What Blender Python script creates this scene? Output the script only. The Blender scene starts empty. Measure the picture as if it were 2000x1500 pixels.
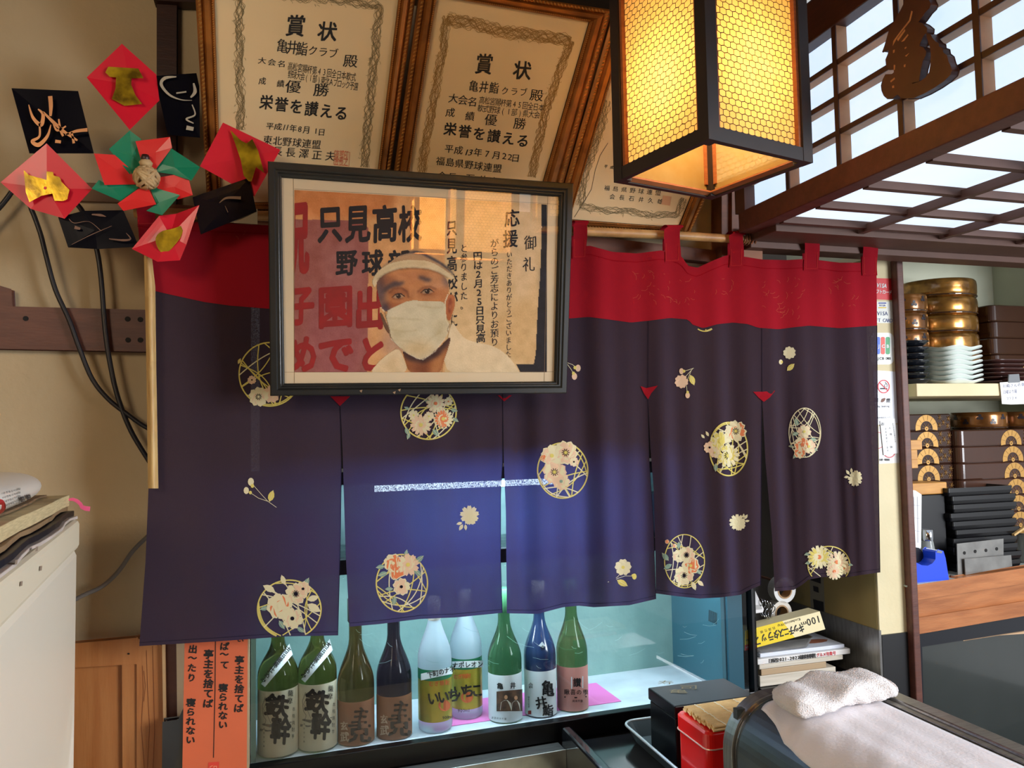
import bpy, math, random
import numpy as np
from mathutils import Vector, Matrix
random.seed(7)
# ---------------------------------------------------------------- camera, world, light, exposure
CZ = 1.45
F = 1500.0
YAW, PIT, ROL = math.radians(16.7), math.radians(3.17), math.radians(1.0)
fwd = Vector((math.sin(YAW)*math.cos(PIT), math.cos(YAW)*math.cos(PIT), math.sin(PIT)))
r0 = Vector((math.cos(YAW), -math.sin(YAW), 0)); u0 = r0.cross(fwd)
RC = math.cos(ROL)*r0 - math.sin(ROL)*u0
UC = math.sin(ROL)*r0 + math.cos(ROL)*u0
CAM = Vector((0, 0, CZ))
scene = bpy.context.scene
COL = scene.collection
cd = bpy.data.cameras.new('camera'); cam = bpy.data.objects.new('camera', cd); COL.objects.link(cam)
cd.sensor_width = 36; cd.lens = F/2000*36; cd.clip_start = 0.05
mw = Matrix((RC, UC, -fwd)).transposed().to_4x4(); mw.translation = CAM
cam.matrix_world = mw
scene.camera = cam
scene.view_settings.view_transform = 'Standard'; scene.view_settings.look = 'None'
scene.view_settings.gamma = 1; scene.view_settings.use_curve_mapping = False
scene.view_settings.exposure = 0.0

def lin(c):
    r = []
    for x in c[:3]:
        x = x/255.0
        r.append(x/12.92 if x <= 0.04045 else ((x+0.055)/1.055)**2.4)
    return (r[0], r[1], r[2], 1)

world = bpy.data.worlds.new('world'); scene.world = world; world.use_nodes = True
world.node_tree.nodes['Background'].inputs[0].default_value = (0.74, 0.76, 0.78, 1)
world.node_tree.nodes['Background'].inputs[1].default_value = 0.75

def area(name, loc, target, size, energy, color, sy=None):
    l = bpy.data.lights.new(name, 'AREA'); l.size = size; l.energy = energy; l.color = color
    if sy: l.shape = 'RECTANGLE'; l.size_y = sy
    o = bpy.data.objects.new(name, l); COL.objects.link(o); o.location = loc
    o.rotation_euler = (Vector(target)-Vector(loc)).to_track_quat('-Z', 'Y').to_euler(); return o
def point(name, loc, r, energy, color):
    l = bpy.data.lights.new(name, 'POINT'); l.shadow_soft_size = r; l.energy = energy; l.color = color
    o = bpy.data.objects.new(name, l); COL.objects.link(o); o.location = loc; return o
# unseen warm fill light added behind the guest, daylight from the street window on the right
area('room_fill_light', (-1.30, -0.5, CZ+0.85), (0.5, 1.6, CZ+0.25), 0.7, 26, (1.0, 0.80, 0.58))
area('street_window_light', (2.9, -0.9, CZ+0.3), (1.1, 1.5, CZ-0.3), 1.3, 125, (0.90, 0.94, 1.0))
E_LANTERN = 2.3
E_SKY = 1.3

# ---------------------------------------------------------------- pixels of the photograph -> points in the room
def ray(px, py):
    px = float(px); py = float(py)
    return ((px-1000)/F)*RC + ((750-py)/F)*UC + fwd
class Plane:
    def __init__(s, p, n):
        s.p = Vector(p); s.n = Vector(n).normalized()
        if s.n.dot(CAM-s.p) < 0: s.n = -s.n
    def __call__(s, px, py, lift=0.0):
        d = ray(px, py); q = s.p + s.n*lift
        return CAM + d*((q-CAM).dot(s.n)/d.dot(s.n))
def Yp(y): return Plane((0, y, CZ), (0, -1, 0))
def Xp(x): return Plane((x, 0, CZ), (-1, 0, 0))
def Zp(z): return Plane((0, 0, CZ+z), (0, 0, 1))
def YR(x, y, deg):
    a = math.radians(deg); return Plane((x, y, CZ), (math.sin(a), -math.cos(a), 0))
class Cyl:
    def __init__(s, cx, cy, r): s.c = (cx, cy); s.r = r
    def __call__(s, px, py, lift=0.0):
        d = ray(px, py); ox, oy = -s.c[0], -s.c[1]; r = s.r+lift
        a = d.x*d.x+d.y*d.y; b = 2*(ox*d.x+oy*d.y); c = ox*ox+oy*oy-r*r
        D = b*b-4*a*c
        t = (-b-math.sqrt(D))/(2*a) if D > 0 else -b/(2*a)
        return CAM + d*t

# ---------------------------------------------------------------- mesh builder
class MB:
    def __init__(s): s.v = []; s.f = []; s.m = []; s.k = 0
    def add(s, vs, fs, mi=None):
        b = len(s.v); s.v.extend([tuple(v) for v in vs])
        for f in fs: s.f.append([i+b for i in f]); s.m.append(s.k if mi is None else mi)
        return s
    def prism(s, pts, vec, mi=None):
        n = len(pts); vec = Vector(vec); a = [Vector(p) for p in pts]
        vs = a + [p+vec for p in a]
        fs = [list(range(n)), list(range(2*n-1, n-1, -1))] + [[i, i+n, (i+1) % n+n, (i+1) % n] for i in range(n)]
        return s.add(vs, fs, mi)
    def slab(s, pts, surf, th=0.002, lift=0.0, mi=None):
        """outline in photo pixels laid on a surface, its front at lift, going th deep"""
        a = [surf(x, y, lift) for x, y in pts]; b = [surf(x, y, lift) - surf.n*th for x, y in pts]
        n = len(a)
        return s.add(a+b, [list(range(n)), list(range(2*n-1, n-1, -1))] + [[i, (i+1) % n, (i+1) % n+n, i+n] for i in range(n)], mi)
    def decal(s, pts, surf, lift=0.0005, mi=None):
        return s.add([surf(x, y, lift) for x, y in pts], [list(range(len(pts)))], mi)
    def box(s, x0, x1, y0, y1, z0, z1, mi=None):
        vs = [(x, y, z) for z in (z0, z1) for y in (y0, y1) for x in (x0, x1)]
        return s.add(vs, [[0, 2, 3, 1], [4, 5, 7, 6], [0, 1, 5, 4], [2, 6, 7, 3], [0, 4, 6, 2], [1, 3, 7, 5]], mi)
    def bar(s, a, b, w, h, up=(0, 0, 1), mi=None):
        a = Vector(a); b = Vector(b); d = (b-a).normalized(); up = Vector(up)
        sd = d.cross(up).normalized(); up = sd.cross(d).normalized()
        q = [(-1, -1), (1, -1), (1, 1), (-1, 1)]
        vs = [p+sd*(i*w/2)+up*(j*h/2) for p in (a, b) for i, j in q]
        return s.add(vs, [[3, 2, 1, 0], [4, 5, 6, 7]] + [[i, (i+1) % 4, (i+1) % 4+4, i+4] for i in range(4)], mi)
    def tube(s, pts, r, n=8, mi=None):
        pts = [Vector(p) for p in pts]; m = len(pts)
        rr = r if isinstance(r, (list, tuple)) else [r]*m
        vs = []; up = Vector((0.13, 0.21, 0.97))
        for i, p in enumerate(pts):
            d = (pts[min(i+1, m-1)]-pts[max(i-1, 0)]).normalized()
            a = d.cross(up)
            if a.length < 1e-3: a = d.cross(Vector((1, 0, 0)))
            a.normalize(); up = a.cross(d)
            vs += [p+(a*math.cos(2*math.pi*k/n)+up*math.sin(2*math.pi*k/n))*rr[i] for k in range(n)]
        fs = [[i*n+k, i*n+(k+1) % n, (i+1)*n+(k+1) % n, (i+1)*n+k] for i in range(m-1) for k in range(n)]
        fs += [list(range(n-1, -1, -1)), [(m-1)*n+k for k in range(n)]]
        return s.add(vs, fs, mi)
    def lathe(s, c, prof, n=28, a0=0, a1=None, ex=1.0, ey=1.0, mi=None):
        full = a1 is None; a1 = 2*math.pi if full else a1
        k = n if full else n+1; vs = []
        for r, z in prof:
            for i in range(k):
                a = a0+(a1-a0)*i/n; vs.append((c[0]+r*math.cos(a)*ex, c[1]+r*math.sin(a)*ey, c[2]+z))
        fs = []
        for j in range(len(prof)-1):
            for i in range(n):
                i2 = (i+1) % k if full else i+1
                fs.append([j*k+i, j*k+i2, (j+1)*k+i2, (j+1)*k+i])
        return s.add(vs, fs, mi)
    def grid(s, fn, nu, nv, mi=None):
        vs = [fn(i/nu, j/nv) for j in range(nv+1) for i in range(nu+1)]
        w = nu+1
        return s.add(vs, [[j*w+i, (j+1)*w+i, (j+1)*w+i+1, j*w+i+1] for j in range(nv) for i in range(nu)], mi)
    def ribbon(s, pts, w, surf, lift=0.0006, mi=None, clip=None):
        vs = []; n = len(pts); ww = w if isinstance(w, (list, tuple)) else [w]*n
        for i, (x, y) in enumerate(pts):
            x1, y1 = pts[min(i+1, n-1)]; x0, y0 = pts[max(i-1, 0)]
            dx, dy = x1-x0, y1-y0; L = math.hypot(dx, dy) or 1
            nx, ny = -dy/L*ww[i]/2, dx/L*ww[i]/2
            vs += [surf(x+nx, y+ny, lift), surf(x-nx, y-ny, lift)]
        fs = [[2*i, 2*i+1, 2*i+3, 2*i+2] for i in range(n-1) if clip is None or (clip(*pts[i]) and clip(*pts[i+1]))]
        return s.add(vs, fs, mi)
    def build(s, name, mat, parent=None, smooth=False, bevel=0, kind=None, recalc=False):
        me = bpy.data.meshes.new(name); me.from_pydata(s.v, [], s.f)
        for m in (mat if isinstance(mat, (list, tuple)) else [mat]): me.materials.append(m)
        if any(s.m): me.polygons.foreach_set('material_index', s.m)
        if recalc:
            import bmesh
            bm = bmesh.new(); bm.from_mesh(me); bmesh.ops.recalc_face_normals(bm, faces=bm.faces); bm.to_mesh(me); bm.free()
        if smooth: me.polygons.foreach_set('use_smooth', [True]*len(me.polygons))
        me.update()
        o = bpy.data.objects.new(name, me); COL.objects.link(o)
        if bevel:
            b = o.modifiers.new('bevel', 'BEVEL'); b.width = bevel; b.segments = 2; b.limit_method = 'ANGLE'
        if parent:
            o.parent = parent
            o.matrix_parent_inverse = Matrix.Translation(-parent.location) if parent.type == 'EMPTY' else Matrix.Identity(4)
        if kind: o['kind'] = kind
        return o

def tag(o, label, cat, group=None, kind=None):
    o['label'] = label; o['category'] = cat
    if group: o['group'] = group
    if kind: o['kind'] = kind
    return o
def thing(name, label, cat, loc, group=None):
    o = bpy.data.objects.new(name, None); COL.objects.link(o); o.location = loc; o.empty_display_size = 0.02
    return tag(o, label, cat, group)
def struct(mb, name, mat, **k):
    o = mb.build(name, mat, **k); o['kind'] = 'structure'; return o
def copy_tree(o, dloc, parent=None):
    c = o.copy(); COL.objects.link(c)
    if parent: c.parent = parent
    else: c.location = Vector(o.location)+Vector(dloc)
    for ch in o.children: copy_tree(ch, dloc, c)
    return c

# ---------------------------------------------------------------- materials
def mat(name, rgb, rough=0.6, metal=0.0, var=None, bump=None, rgb2=None, coat=0, spec=0.5, stretch=None, emit=None, coord='Object'):
    """var=(scale, amount) mottles the colour towards rgb2; bump=(scale, strength); stretch=(x,y,z) grain direction"""
    m = bpy.data.materials.new(name); m.use_nodes = True
    nt = m.node_tree; b = nt.nodes['Principled BSDF']
    c = lin(rgb)
    b.inputs['Base Color'].default_value = c; b.inputs['Roughness'].default_value = rough
    b.inputs['Metallic'].default_value = metal; b.inputs['Specular IOR Level'].default_value = spec
    if coat: b.inputs['Coat Weight'].default_value = coat; b.inputs['Coat Roughness'].default_value = 0.08
    if emit: b.inputs['Emission Color'].default_value = lin(emit[0]); b.inputs['Emission Strength'].default_value = emit[1]
    if var or bump:
        tc = nt.nodes.new('ShaderNodeTexCoord'); mp = nt.nodes.new('ShaderNodeMapping')
        nt.links.new(tc.outputs[coord], mp.inputs[0])
        if stretch: mp.inputs['Scale'].default_value = stretch
    if var:
        n = nt.nodes.new('ShaderNodeTexNoise'); n.inputs['Scale'].default_value = var[0]; n.inputs['Detail'].default_value = 6
        nt.links.new(mp.outputs[0], n.inputs['Vector'])
        cr = nt.nodes.new('ShaderNodeMapRange'); cr.inputs[1].default_value = 0.35; cr.inputs[2].default_value = 0.65
        cr.inputs[3].default_value = 0; cr.inputs[4].default_value = var[1]
        nt.links.new(n.outputs['Fac'], cr.inputs[0])
        mx = nt.nodes.new('ShaderNodeMix'); mx.data_type = 'RGBA'
        nt.links.new(cr.outputs[0], mx.inputs[0]); mx.inputs[6].default_value = c
        mx.inputs[7].default_value = lin(rgb2) if rgb2 else tuple(x*0.6 for x in c[:3])+(1,)
        nt.links.new(mx.outputs[2], b.inputs['Base Color'])
    if bump:
        n2 = nt.nodes.new('ShaderNodeTexNoise'); n2.inputs['Scale'].default_value = bump[0]; n2.inputs['Detail'].default_value = 4
        nt.links.new(mp.outputs[0], n2.inputs['Vector'])
        bp = nt.nodes.new('ShaderNodeBump'); bp.inputs['Strength'].default_value = bump[1]; bp.inputs['Distance'].default_value = 0.004
        nt.links.new(n2.outputs['Fac'], bp.inputs['Height']); nt.links.new(bp.outputs[0], b.inputs['Normal'])
    return m
def cloth_mat(name, rgb, trans, tw=0.5, see=0.03, weave=True):
    m = bpy.data.materials.new(name); m.use_nodes = True; nt = m.node_tree; nt.nodes.clear()
    out = nt.nodes.new('ShaderNodeOutputMaterial')
    d = nt.nodes.new('ShaderNodeBsdfDiffuse'); d.inputs[0].default_value = lin(rgb); d.inputs[1].default_value = 0.5
    t = nt.nodes.new('ShaderNodeBsdfTranslucent'); t.inputs[0].default_value = lin(trans)
    tr = nt.nodes.new('ShaderNodeBsdfTransparent')
    m1 = nt.nodes.new('ShaderNodeMixShader'); m1.inputs[0].default_value = tw
    m2 = nt.nodes.new('ShaderNodeMixShader'); m2.inputs[0].default_value = see
    sh = nt.nodes.new('ShaderNodeBsdfSheen') if False else None
    nt.links.new(d.outputs[0], m1.inputs[1]); nt.links.new(t.outputs[0], m1.inputs[2])
    nt.links.new(m1.outputs[0], m2.inputs[1]); nt.links.new(tr.outputs[0], m2.inputs[2]); nt.links.new(m2.outputs[0], out.inputs[0])
    if weave:
        tc = nt.nodes.new('ShaderNodeTexCoord')
        n = nt.nodes.new('ShaderNodeTexNoise'); n.inputs['Scale'].default_value = 420; n.inputs['Detail'].default_value = 2
        nt.links.new(tc.outputs['Object'], n.inputs['Vector'])
        bp = nt.nodes.new('ShaderNodeBump'); bp.inputs['Strength'].default_value = 0.35; bp.inputs['Distance'].default_value = 0.001
        nt.links.new(n.outputs['Fac'], bp.inputs['Height']); nt.links.new(bp.outputs[0], d.inputs['Normal'])
        if see > 0:
            mr = nt.nodes.new('ShaderNodeMapRange'); mr.inputs[1].default_value = 0.35; mr.inputs[2].default_value = 0.7
            mr.inputs[3].default_value = 0.0; mr.inputs[4].default_value = see*2
            nt.links.new(n.outputs['Fac'], mr.inputs[0]); nt.links.new(mr.outputs[0], m2.inputs[0])
    return m
def pane_mat(name, tint=(1, 1, 1), refl=0.06, rough=0.02):
    """clear sheet glass: see-through with the reflection of a polished surface"""
    m = bpy.data.materials.new(name); m.use_nodes = True; nt = m.node_tree; nt.nodes.clear()
    out = nt.nodes.new('ShaderNodeOutputMaterial'); t = nt.nodes.new('ShaderNodeBsdfTransparent'); t.inputs[0].default_value = tint+(1,)
    g = nt.nodes.new('ShaderNodeBsdfGlossy'); g.inputs['Roughness'].default_value = rough
    fr = nt.nodes.new('ShaderNodeFresnel'); fr.inputs[0].default_value = 1.5
    ad = nt.nodes.new('ShaderNodeMath'); ad.operation = 'ADD'; ad.inputs[1].default_value = refl; ad.use_clamp = True
    mx = nt.nodes.new('ShaderNodeMixShader')
    nt.links.new(fr.outputs[0], ad.inputs[0]); nt.links.new(ad.outputs[0], mx.inputs[0])
    nt.links.new(t.outputs[0], mx.inputs[1]); nt.links.new(g.outputs[0], mx.inputs[2]); nt.links.new(mx.outputs[0], out.inputs[0])
    return m
def glass_mat(name, rgb, rough=0.05, trans=0.9):
    m = mat(name, rgb, rough); b = m.node_tree.nodes['Principled BSDF']
    b.inputs['Transmission Weight'].default_value = trans; b.inputs['IOR'].default_value = 1.35
    return m
def backlit_mat(name, rgb, strength, rgb2):
    m = mat(name, (200, 205, 210), 0.9); nt = m.node_tree; b = nt.nodes['Principled BSDF']
    tc = nt.nodes.new('ShaderNodeTexCoord'); n = nt.nodes.new('ShaderNodeTexNoise'); n.inputs['Scale'].default_value = 5; n.inputs['Detail'].default_value = 8
    nt.links.new(tc.outputs['Object'], n.inputs['Vector'])
    mx = nt.nodes.new('ShaderNodeMix'); mx.data_type = 'RGBA'; nt.links.new(n.outputs['Fac'], mx.inputs[0])
    mx.inputs[6].default_value = lin(rgb); mx.inputs[7].default_value = lin(rgb2)
    nt.links.new(mx.outputs[2], b.inputs['Emission Color']); b.inputs['Emission Strength'].default_value = strength
    b.inputs['Base Color'].default_value = (0.25, 0.26, 0.28, 1)
    return m

M_plaster = mat('plaster', (188, 168, 134), 0.9, var=(3, 0.5), rgb2=(166, 146, 112), bump=(60, 0.25))
M_cream = mat('cream_board', (222, 208, 168), 0.7, var=(6, 0.4), rgb2=(200, 184, 140), bump=(90, 0.15))
M_olive = mat('olive_board', (160, 142, 92), 0.8, var=(5, 0.4), bump=(60, 0.1))
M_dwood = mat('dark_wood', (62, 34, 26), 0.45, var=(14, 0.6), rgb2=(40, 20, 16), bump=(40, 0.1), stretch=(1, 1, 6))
M_redwood = mat('red_brown_wood', (96, 54, 42), 0.5, var=(12, 0.5), rgb2=(64, 32, 28), bump=(50, 0.1), stretch=(1, 5, 5))
M_rail = mat('rail_wood', (120, 70, 44), 0.55, var=(12, 0.5), rgb2=(84, 46, 30), stretch=(1, 5, 5))
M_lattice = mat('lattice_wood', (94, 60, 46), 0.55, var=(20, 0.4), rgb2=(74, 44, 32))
M_latticelit = mat('lattice_wood_lit', (176, 136, 100), 0.6, var=(20, 0.4), rgb2=(140, 100, 70))  # bar sides coloured as if lit by the glowing paper
M_dark = mat('darkness', (16, 13, 12), 0.8)
M_ink = mat('ink', (20, 17, 16), 0.6)
M_black = mat('black_plastic', (14, 14, 17), 0.35)
M_pitch = mat('black_gloss', (8, 8, 10), 0.3, spec=.3)
M_steel = mat('brushed_steel', (160, 158, 154), 0.3, 0.8, var=(20, 0.4), rgb2=(100, 98, 96), bump=(200, 0.03), stretch=(1, 8, 1))
M_dsteel = mat('dark_steel', (92, 102, 106), 0.34, 0.55, var=(9, 0.5), rgb2=(76, 82, 86))
M_chrome = mat('chrome', (200, 204, 210), 0.12, 1.0)
M_white = mat('white_paint', (226, 224, 220), 0.45)
M_paper = mat('white_paper', (232, 230, 228), 0.8)
M_bamboo = mat('bamboo', (196, 150, 92), 0.45, var=(30, 0.6), rgb2=(150, 100, 54), stretch=(1, 1, 1))
M_bamboo_pale = mat('pale_bamboo', (206, 172, 112), 0.5, var=(40, 0.6), rgb2=(164, 122, 70), stretch=(4, 4, 0.5))
M_gold = mat('gold_moulding', (168, 106, 46), 0.38, 0.55, var=(25, 0.6), rgb2=(96, 54, 22))
M_goldhi = mat('bright_gold_moulding', (206, 156, 84), 0.35, 0.6)
M_goldfoil = mat('gold_foil', (226, 186, 40), 0.25, .6, var=(30, 0.9), rgb2=(90, 66, 10), bump=(25, .25))
M_redpaper = mat('red_glossy_paper', (208, 20, 44), 0.38, coat=0.12)
M_orangered = mat('vermilion_paper', (216, 40, 38), 0.42, coat=0.1)
M_greenpaper = mat('green_paper', (12, 122, 88), 0.4)
M_blackpaper = mat('black_glossy_paper', (8, 8, 16), 0.22, spec=.25, coat=0.15)
M_copperink = mat('copper_ink', (196, 136, 88), 0.4, 0.4)

# ---------------------------------------------------------------- lettering
_g = {}
def glyph(ch, off=0.0):
    key = (ch, off)
    if key not in _g:
        c = bpy.data.curves.new('glyph', 'FONT'); c.body = ch; c.resolution_u = 2; c.offset = off
        o = bpy.data.objects.new('glyph', c); COL.objects.link(o)
        ev = o.evaluated_get(bpy.context.evaluated_depsgraph_get()); m = ev.to_mesh()
        vs = [(v.co.x, v.co.y) for v in m.vertices]; fs = [list(p.vertices) for p in m.polygons]
        ev.to_mesh_clear(); bpy.data.objects.remove(o); bpy.data.curves.remove(c)
        _g[key] = (vs, fs)
    return _g[key]
def put(mb, ch, cx, cy, w, h, surf, off=0.0, rot=0.0, slant=0.0, lift=0.0007, mi=None, clamp=None, norm=False, jit=0.0):
    """one character, its em square w x h photo pixels round (cx, cy); off > 0 overprints it slightly shifted to thicken the strokes"""
    if ch in ' \u3000': return
    vs, fs = glyph(ch)
    if not vs: return
    if ord(ch) < 0x2000:
        xs = [v[0] for v in vs]; x0 = (min(xs)+max(xs))/2; y0 = 0.36
    else: x0, y0 = 0.5, 0.38
    c, s_ = math.cos(rot), math.sin(rot)
    o = off*.9
    sh = [(0, 0)] if off < .004 else [(o, o*.1), (-o, -o*.1)] if off < .02 else [(o, o), (-o, -o), (o, -o), (-o, o)] if off < .034 else [(o, 0), (-o, 0), (0, o), (0, -o), (o*.7, o*.7), (-o*.7, -o*.7), (o*.7, -o*.7), (-o*.7, o*.7)]
    for k, (ox, oy) in enumerate(sh):
        out = []
        for x, y in vs:
            X = (x+ox-x0)*w; Y = -(y+oy-y0)*h
            X += -Y*slant
            if jit: Y -= .07*X
            if jit: X += jit*math.sin(y*9+cx); Y += jit*math.sin(x*8+cy)
            px = cx+X*c-Y*s_; py = cy+X*s_+Y*c
            if clamp: px = min(max(px, clamp[0]), clamp[2]); py = min(max(py, clamp[1]), clamp[3])
            out.append(surf(px, py, lift+k*.00002))
        mb.add(out, fs, mi)
def line(mb, txt, a, b, size, surf, **k):
    """characters spread evenly with centres from a to b"""
    n = len(txt); w, h = size if isinstance(size, tuple) else (size, size)
    for i, ch in enumerate(txt):
        t = i/max(1, n-1); put(mb, ch, a[0]+(b[0]-a[0])*t, a[1]+(b[1]-a[1])*t, w, h, surf, **k)
def lerp2(a, b, t): return (a[0]+(b[0]-a[0])*t, a[1]+(b[1]-a[1])*t)
def ell(cx, cy, rx, ry, n=20, a0=0): return [(cx+rx*math.cos(a0+2*math.pi*i/n), cy+ry*math.sin(a0+2*math.pi*i/n)) for i in range(n)]
# ================================================================ THE SETTING
def Z(z): return CZ+z
struct(MB().box(-1.5, 3.0, -2.6, 2.6, -0.05, 0), 'floor', mat('floor_tile', (96, 84, 72), 0.6, var=(8, 0.4)))
struct(MB().box(-1.5, 1.06, -2.6, 2.6, Z(0.98), Z(1.03)), 'ceiling', M_dwood)
struct(MB().box(-1.5, -0.066, 1.72, 1.80, 0, Z(0.98)), 'wall_back', M_plaster)
struct(MB().box(-0.066, 1.16, 1.72, 1.80, Z(0.40), Z(0.98)), 'wall_above', M_plaster)
struct(MB().box(-1.56, -1.5, -2.6, 1.80, 0, Z(0.98)), 'wall_left', M_plaster)
struct(MB().box(-1.5, 3.0, -2.7, -2.6, 0, Z(0.98)), 'wall_front', mat('guest_side_wall', (104, 82, 62), .8))
struct(MB().box(-0.066, 3.0, 2.5, 2.58, 0, Z(0.98)), 'wall_kitchen', mat('kitchen_wall', (60, 52, 44), 0.8))
y0 = Yp(1.70)
# dark post up the left wall, with the lighter edge strip beside it
struct(MB().slab([(308, -260), (344, -260), (342, 408), (308, 408)], y0, 0.02), 'trim_1', M_dwood, bevel=0.002)
struct(MB().slab([(300, -60), (392, -56), (392, 4), (344, 3), (300, 0)], Yp(1.685), 0.03), 'trim_7', M_dwood)
# horizontal tie beam with its bolt holes
y1 = Yp(1.695)
t2 = struct(MB().slab([(-900, 577), (284, 607), (284, 685), (-900, 661)], y1, 0.025), 'trim_2', M_redwood, bevel=0.002)
for x, y in ((50, 622), (249, 623), (274, 624), (250, 664), (274, 664)):
    MB().slab(ell(x, y, 5.5, 5, 14), y1, 0.004, 0.0012).build('bolt_hole', M_dark, t2)
struct(MB().slab([(-900, 548), (0, 560), (20, 566), (22, 600), (-900, 577)], Yp(1.70), 0.02), 'trim_3', M_redwood, bevel=0.002)
struct(MB().slab([(150, 356), (330, 362), (330, 398), (150, 392)], Yp(1.708), 0.012), 'trim_4', mat('greyed_wood', (120, 92, 66), 0.7))
# lintel rail behind the noren
struct(MB().slab([(300, 398), (1112, 458), (1412, 492), (1412, 512), (1112, 484), (300, 424)], Yp(1.69), 0.03), 'trim_5', M_rail, bevel=0.002)
# upright post right of the certificates, joint block
struct(MB().slab([(1411, 200), (1429, 200), (1430, 1150), (1411, 1150)], Yp(1.66), 0.05), 'trim_6', M_rail, bevel=0.002)
struct(MB().slab([(1431, 200), (1450, 200), (1452, 1150), (1431, 1150)], Yp(1.65), 0.05), 'trim_8', M_rail, bevel=0.002)
struct(MB().slab([(1450, 444), (1487, 446), (1488, 640), (1450, 640)], Yp(1.63), 0.05), 'trim_9', mat('joint_block_wood', (150, 92, 56), 0.55, var=(20, .5)), bevel=0.003)
# big beam running towards the viewer
struct(MB().box(1.05, 1.092, 0.25, 1.585, Z(.454), Z(.503)), 'trim_10', M_redwood, bevel=0.002)
struct(MB().box(1.05, 1.10, 0.25, 1.72, Z(.785), Z(.87)), 'trim_11', M_dwood, bevel=0.002)
# paper lattice window standing on the beam
M_glow = backlit_mat('backlit_paper', (176, 202, 232), E_SKY, (206, 224, 244))
M_glow2 = backlit_mat('backlit_ceiling_paper', (190, 208, 230), E_SKY*1.05, (222, 230, 242))
w1 = struct(MB().box(1.052, 1.085, 1.56, 1.60, Z(.503), Z(.785)), 'window_1', M_lattice)
ys = [1.56, 1.40, 1.24, 1.08, .92, .76, .60, .44]; zs = [.503, .57, .64, .71, .785]
for y in ys[1:]: MB().box(1.0555, 1.080, y-.006, y+.006, Z(.503), Z(.785)).box(1.053, 1.0554, y-.006, y+.006, Z(.503), Z(.785), mi=1).build('lattice_bar', [M_latticelit, M_dwood], w1)  # paper glow painted in: pale lit sides, dark unlit front cap
for z in zs[1:4]: MB().box(1.0565, 1.079, .30, 1.56, Z(z-.0055), Z(z+.0055)).box(1.0545, 1.0564, .30, 1.56, Z(z-.0055), Z(z+.0055), mi=1).build('lattice_bar', [M_latticelit, M_dwood], w1)
for i in range(7):
    for j in range(4):
        MB().box(1.0805, 1.0825, ys[i+1], ys[i], Z(zs[j]), Z(zs[j+1])).build('paper_pane', M_glow, w1)
# lattice ceiling of lit paper over the serving corner
w2 = struct(MB().box(1.092, 2.6, 1.50, 1.60, Z(.440), Z(.470)).box(1.092, 2.6, 1.60, 1.66, Z(.425), Z(.47)), 'window_2', M_lattice, bevel=0.002)
yb = [1.478, 1.354, 1.214, 1.06, .91, .76, .60]; xb = [1.094, 1.328, 1.572, 1.82, 2.06, 2.30]
for y in yb: MB().box(1.092, 2.5, y-.008, y+.008, Z(.452), Z(.468)).build('lattice_bar', M_lattice, w2)
for x in xb[1:]: MB().box(x-.008, x+.008, .5, 1.50, Z(.446), Z(.463)).build('lattice_bar', M_lattice, w2)
for i in range(len(yb)-1):
    for j in range(len(xb)-1):
        MB().box(xb[j], xb[j+1], yb[i+1], yb[i], Z(.4685), Z(.4705)).build('paper_pane', M_glow2, w2)
MB().box(xb[0], xb[-1], 1.478, 1.50, Z(.4685), Z(.4705)).build('paper_pane', M_glow2, w2)
struct(MB().box(1.085, 2.6, 0.1, 1.72, Z(.875), Z(.90)), 'trim_12', M_dwood)
# cream pillar between noren and cupboard
PY = 1.72; pf = Yp(PY)
xa, xb_ = 1.530, 1.632
struct(MB().box(xa, xb_, PY, 2.20, Z(-.573), Z(.46)), 'wall_right', M_cream)
struct(MB().box(xa-.003, xa+.03, PY+.006, 2.22, Z(-.573), Z(.44)), 'wall_side', M_olive)
struct(MB().box(xa+.002, xb_, PY-.005, 2.20, 0, Z(-.573)), 'baseboard_right', mat('black_panel', (26, 26, 28), 0.4))
struct(MB().box(xa-.006, xa+.001, PY-.004, 2.20, Z(-.95), Z(-.56)), 'baseboard_side', M_steel)
struct(MB().box(1.617, 1.639, 1.695, 1.719, 0.6, Z(.44)), 'trim_13', M_redwood, bevel=0.003)
struct(MB().box(1.20, xa, 2.10, 2.12, Z(-.75), Z(.40)), 'wall_niche', mat('grey_niche_panel', (112, 108, 100), .6))

# ================================================================ CUPBOARD with bowls at the right
cab = thing('wall_cupboard', 'open pale cupboard with a shelf at the right, stacked with lacquer boxes', 'cupboard', (1.69, 1.76, Z(-.46)))
M_pale = mat('pale_green_board', (206, 208, 186), 0.75, var=(5, .3))
MB().box(1.69, 2.54, 2.20, 2.22, Z(-.47), Z(.60)).build('back_panel', M_pale, cab)
MB().box(2.535, 2.555, PY, 2.20, Z(-.47), Z(.60)).build('side_panel', M_pale, cab)
MB().box(1.640, 1.662, 1.722, 2.20, Z(-.47), Z(.60)).build('side_panel', M_pale, cab)
MB().box(1.69, 2.535, PY, 2.20, Z(.58), Z(.60)).build('top_panel', M_pale, cab)
MB().box(1.69, 2.535, PY, 2.199, Z(.064), Z(.100)).build('shelf', M_cream, cab, bevel=.002)

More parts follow.
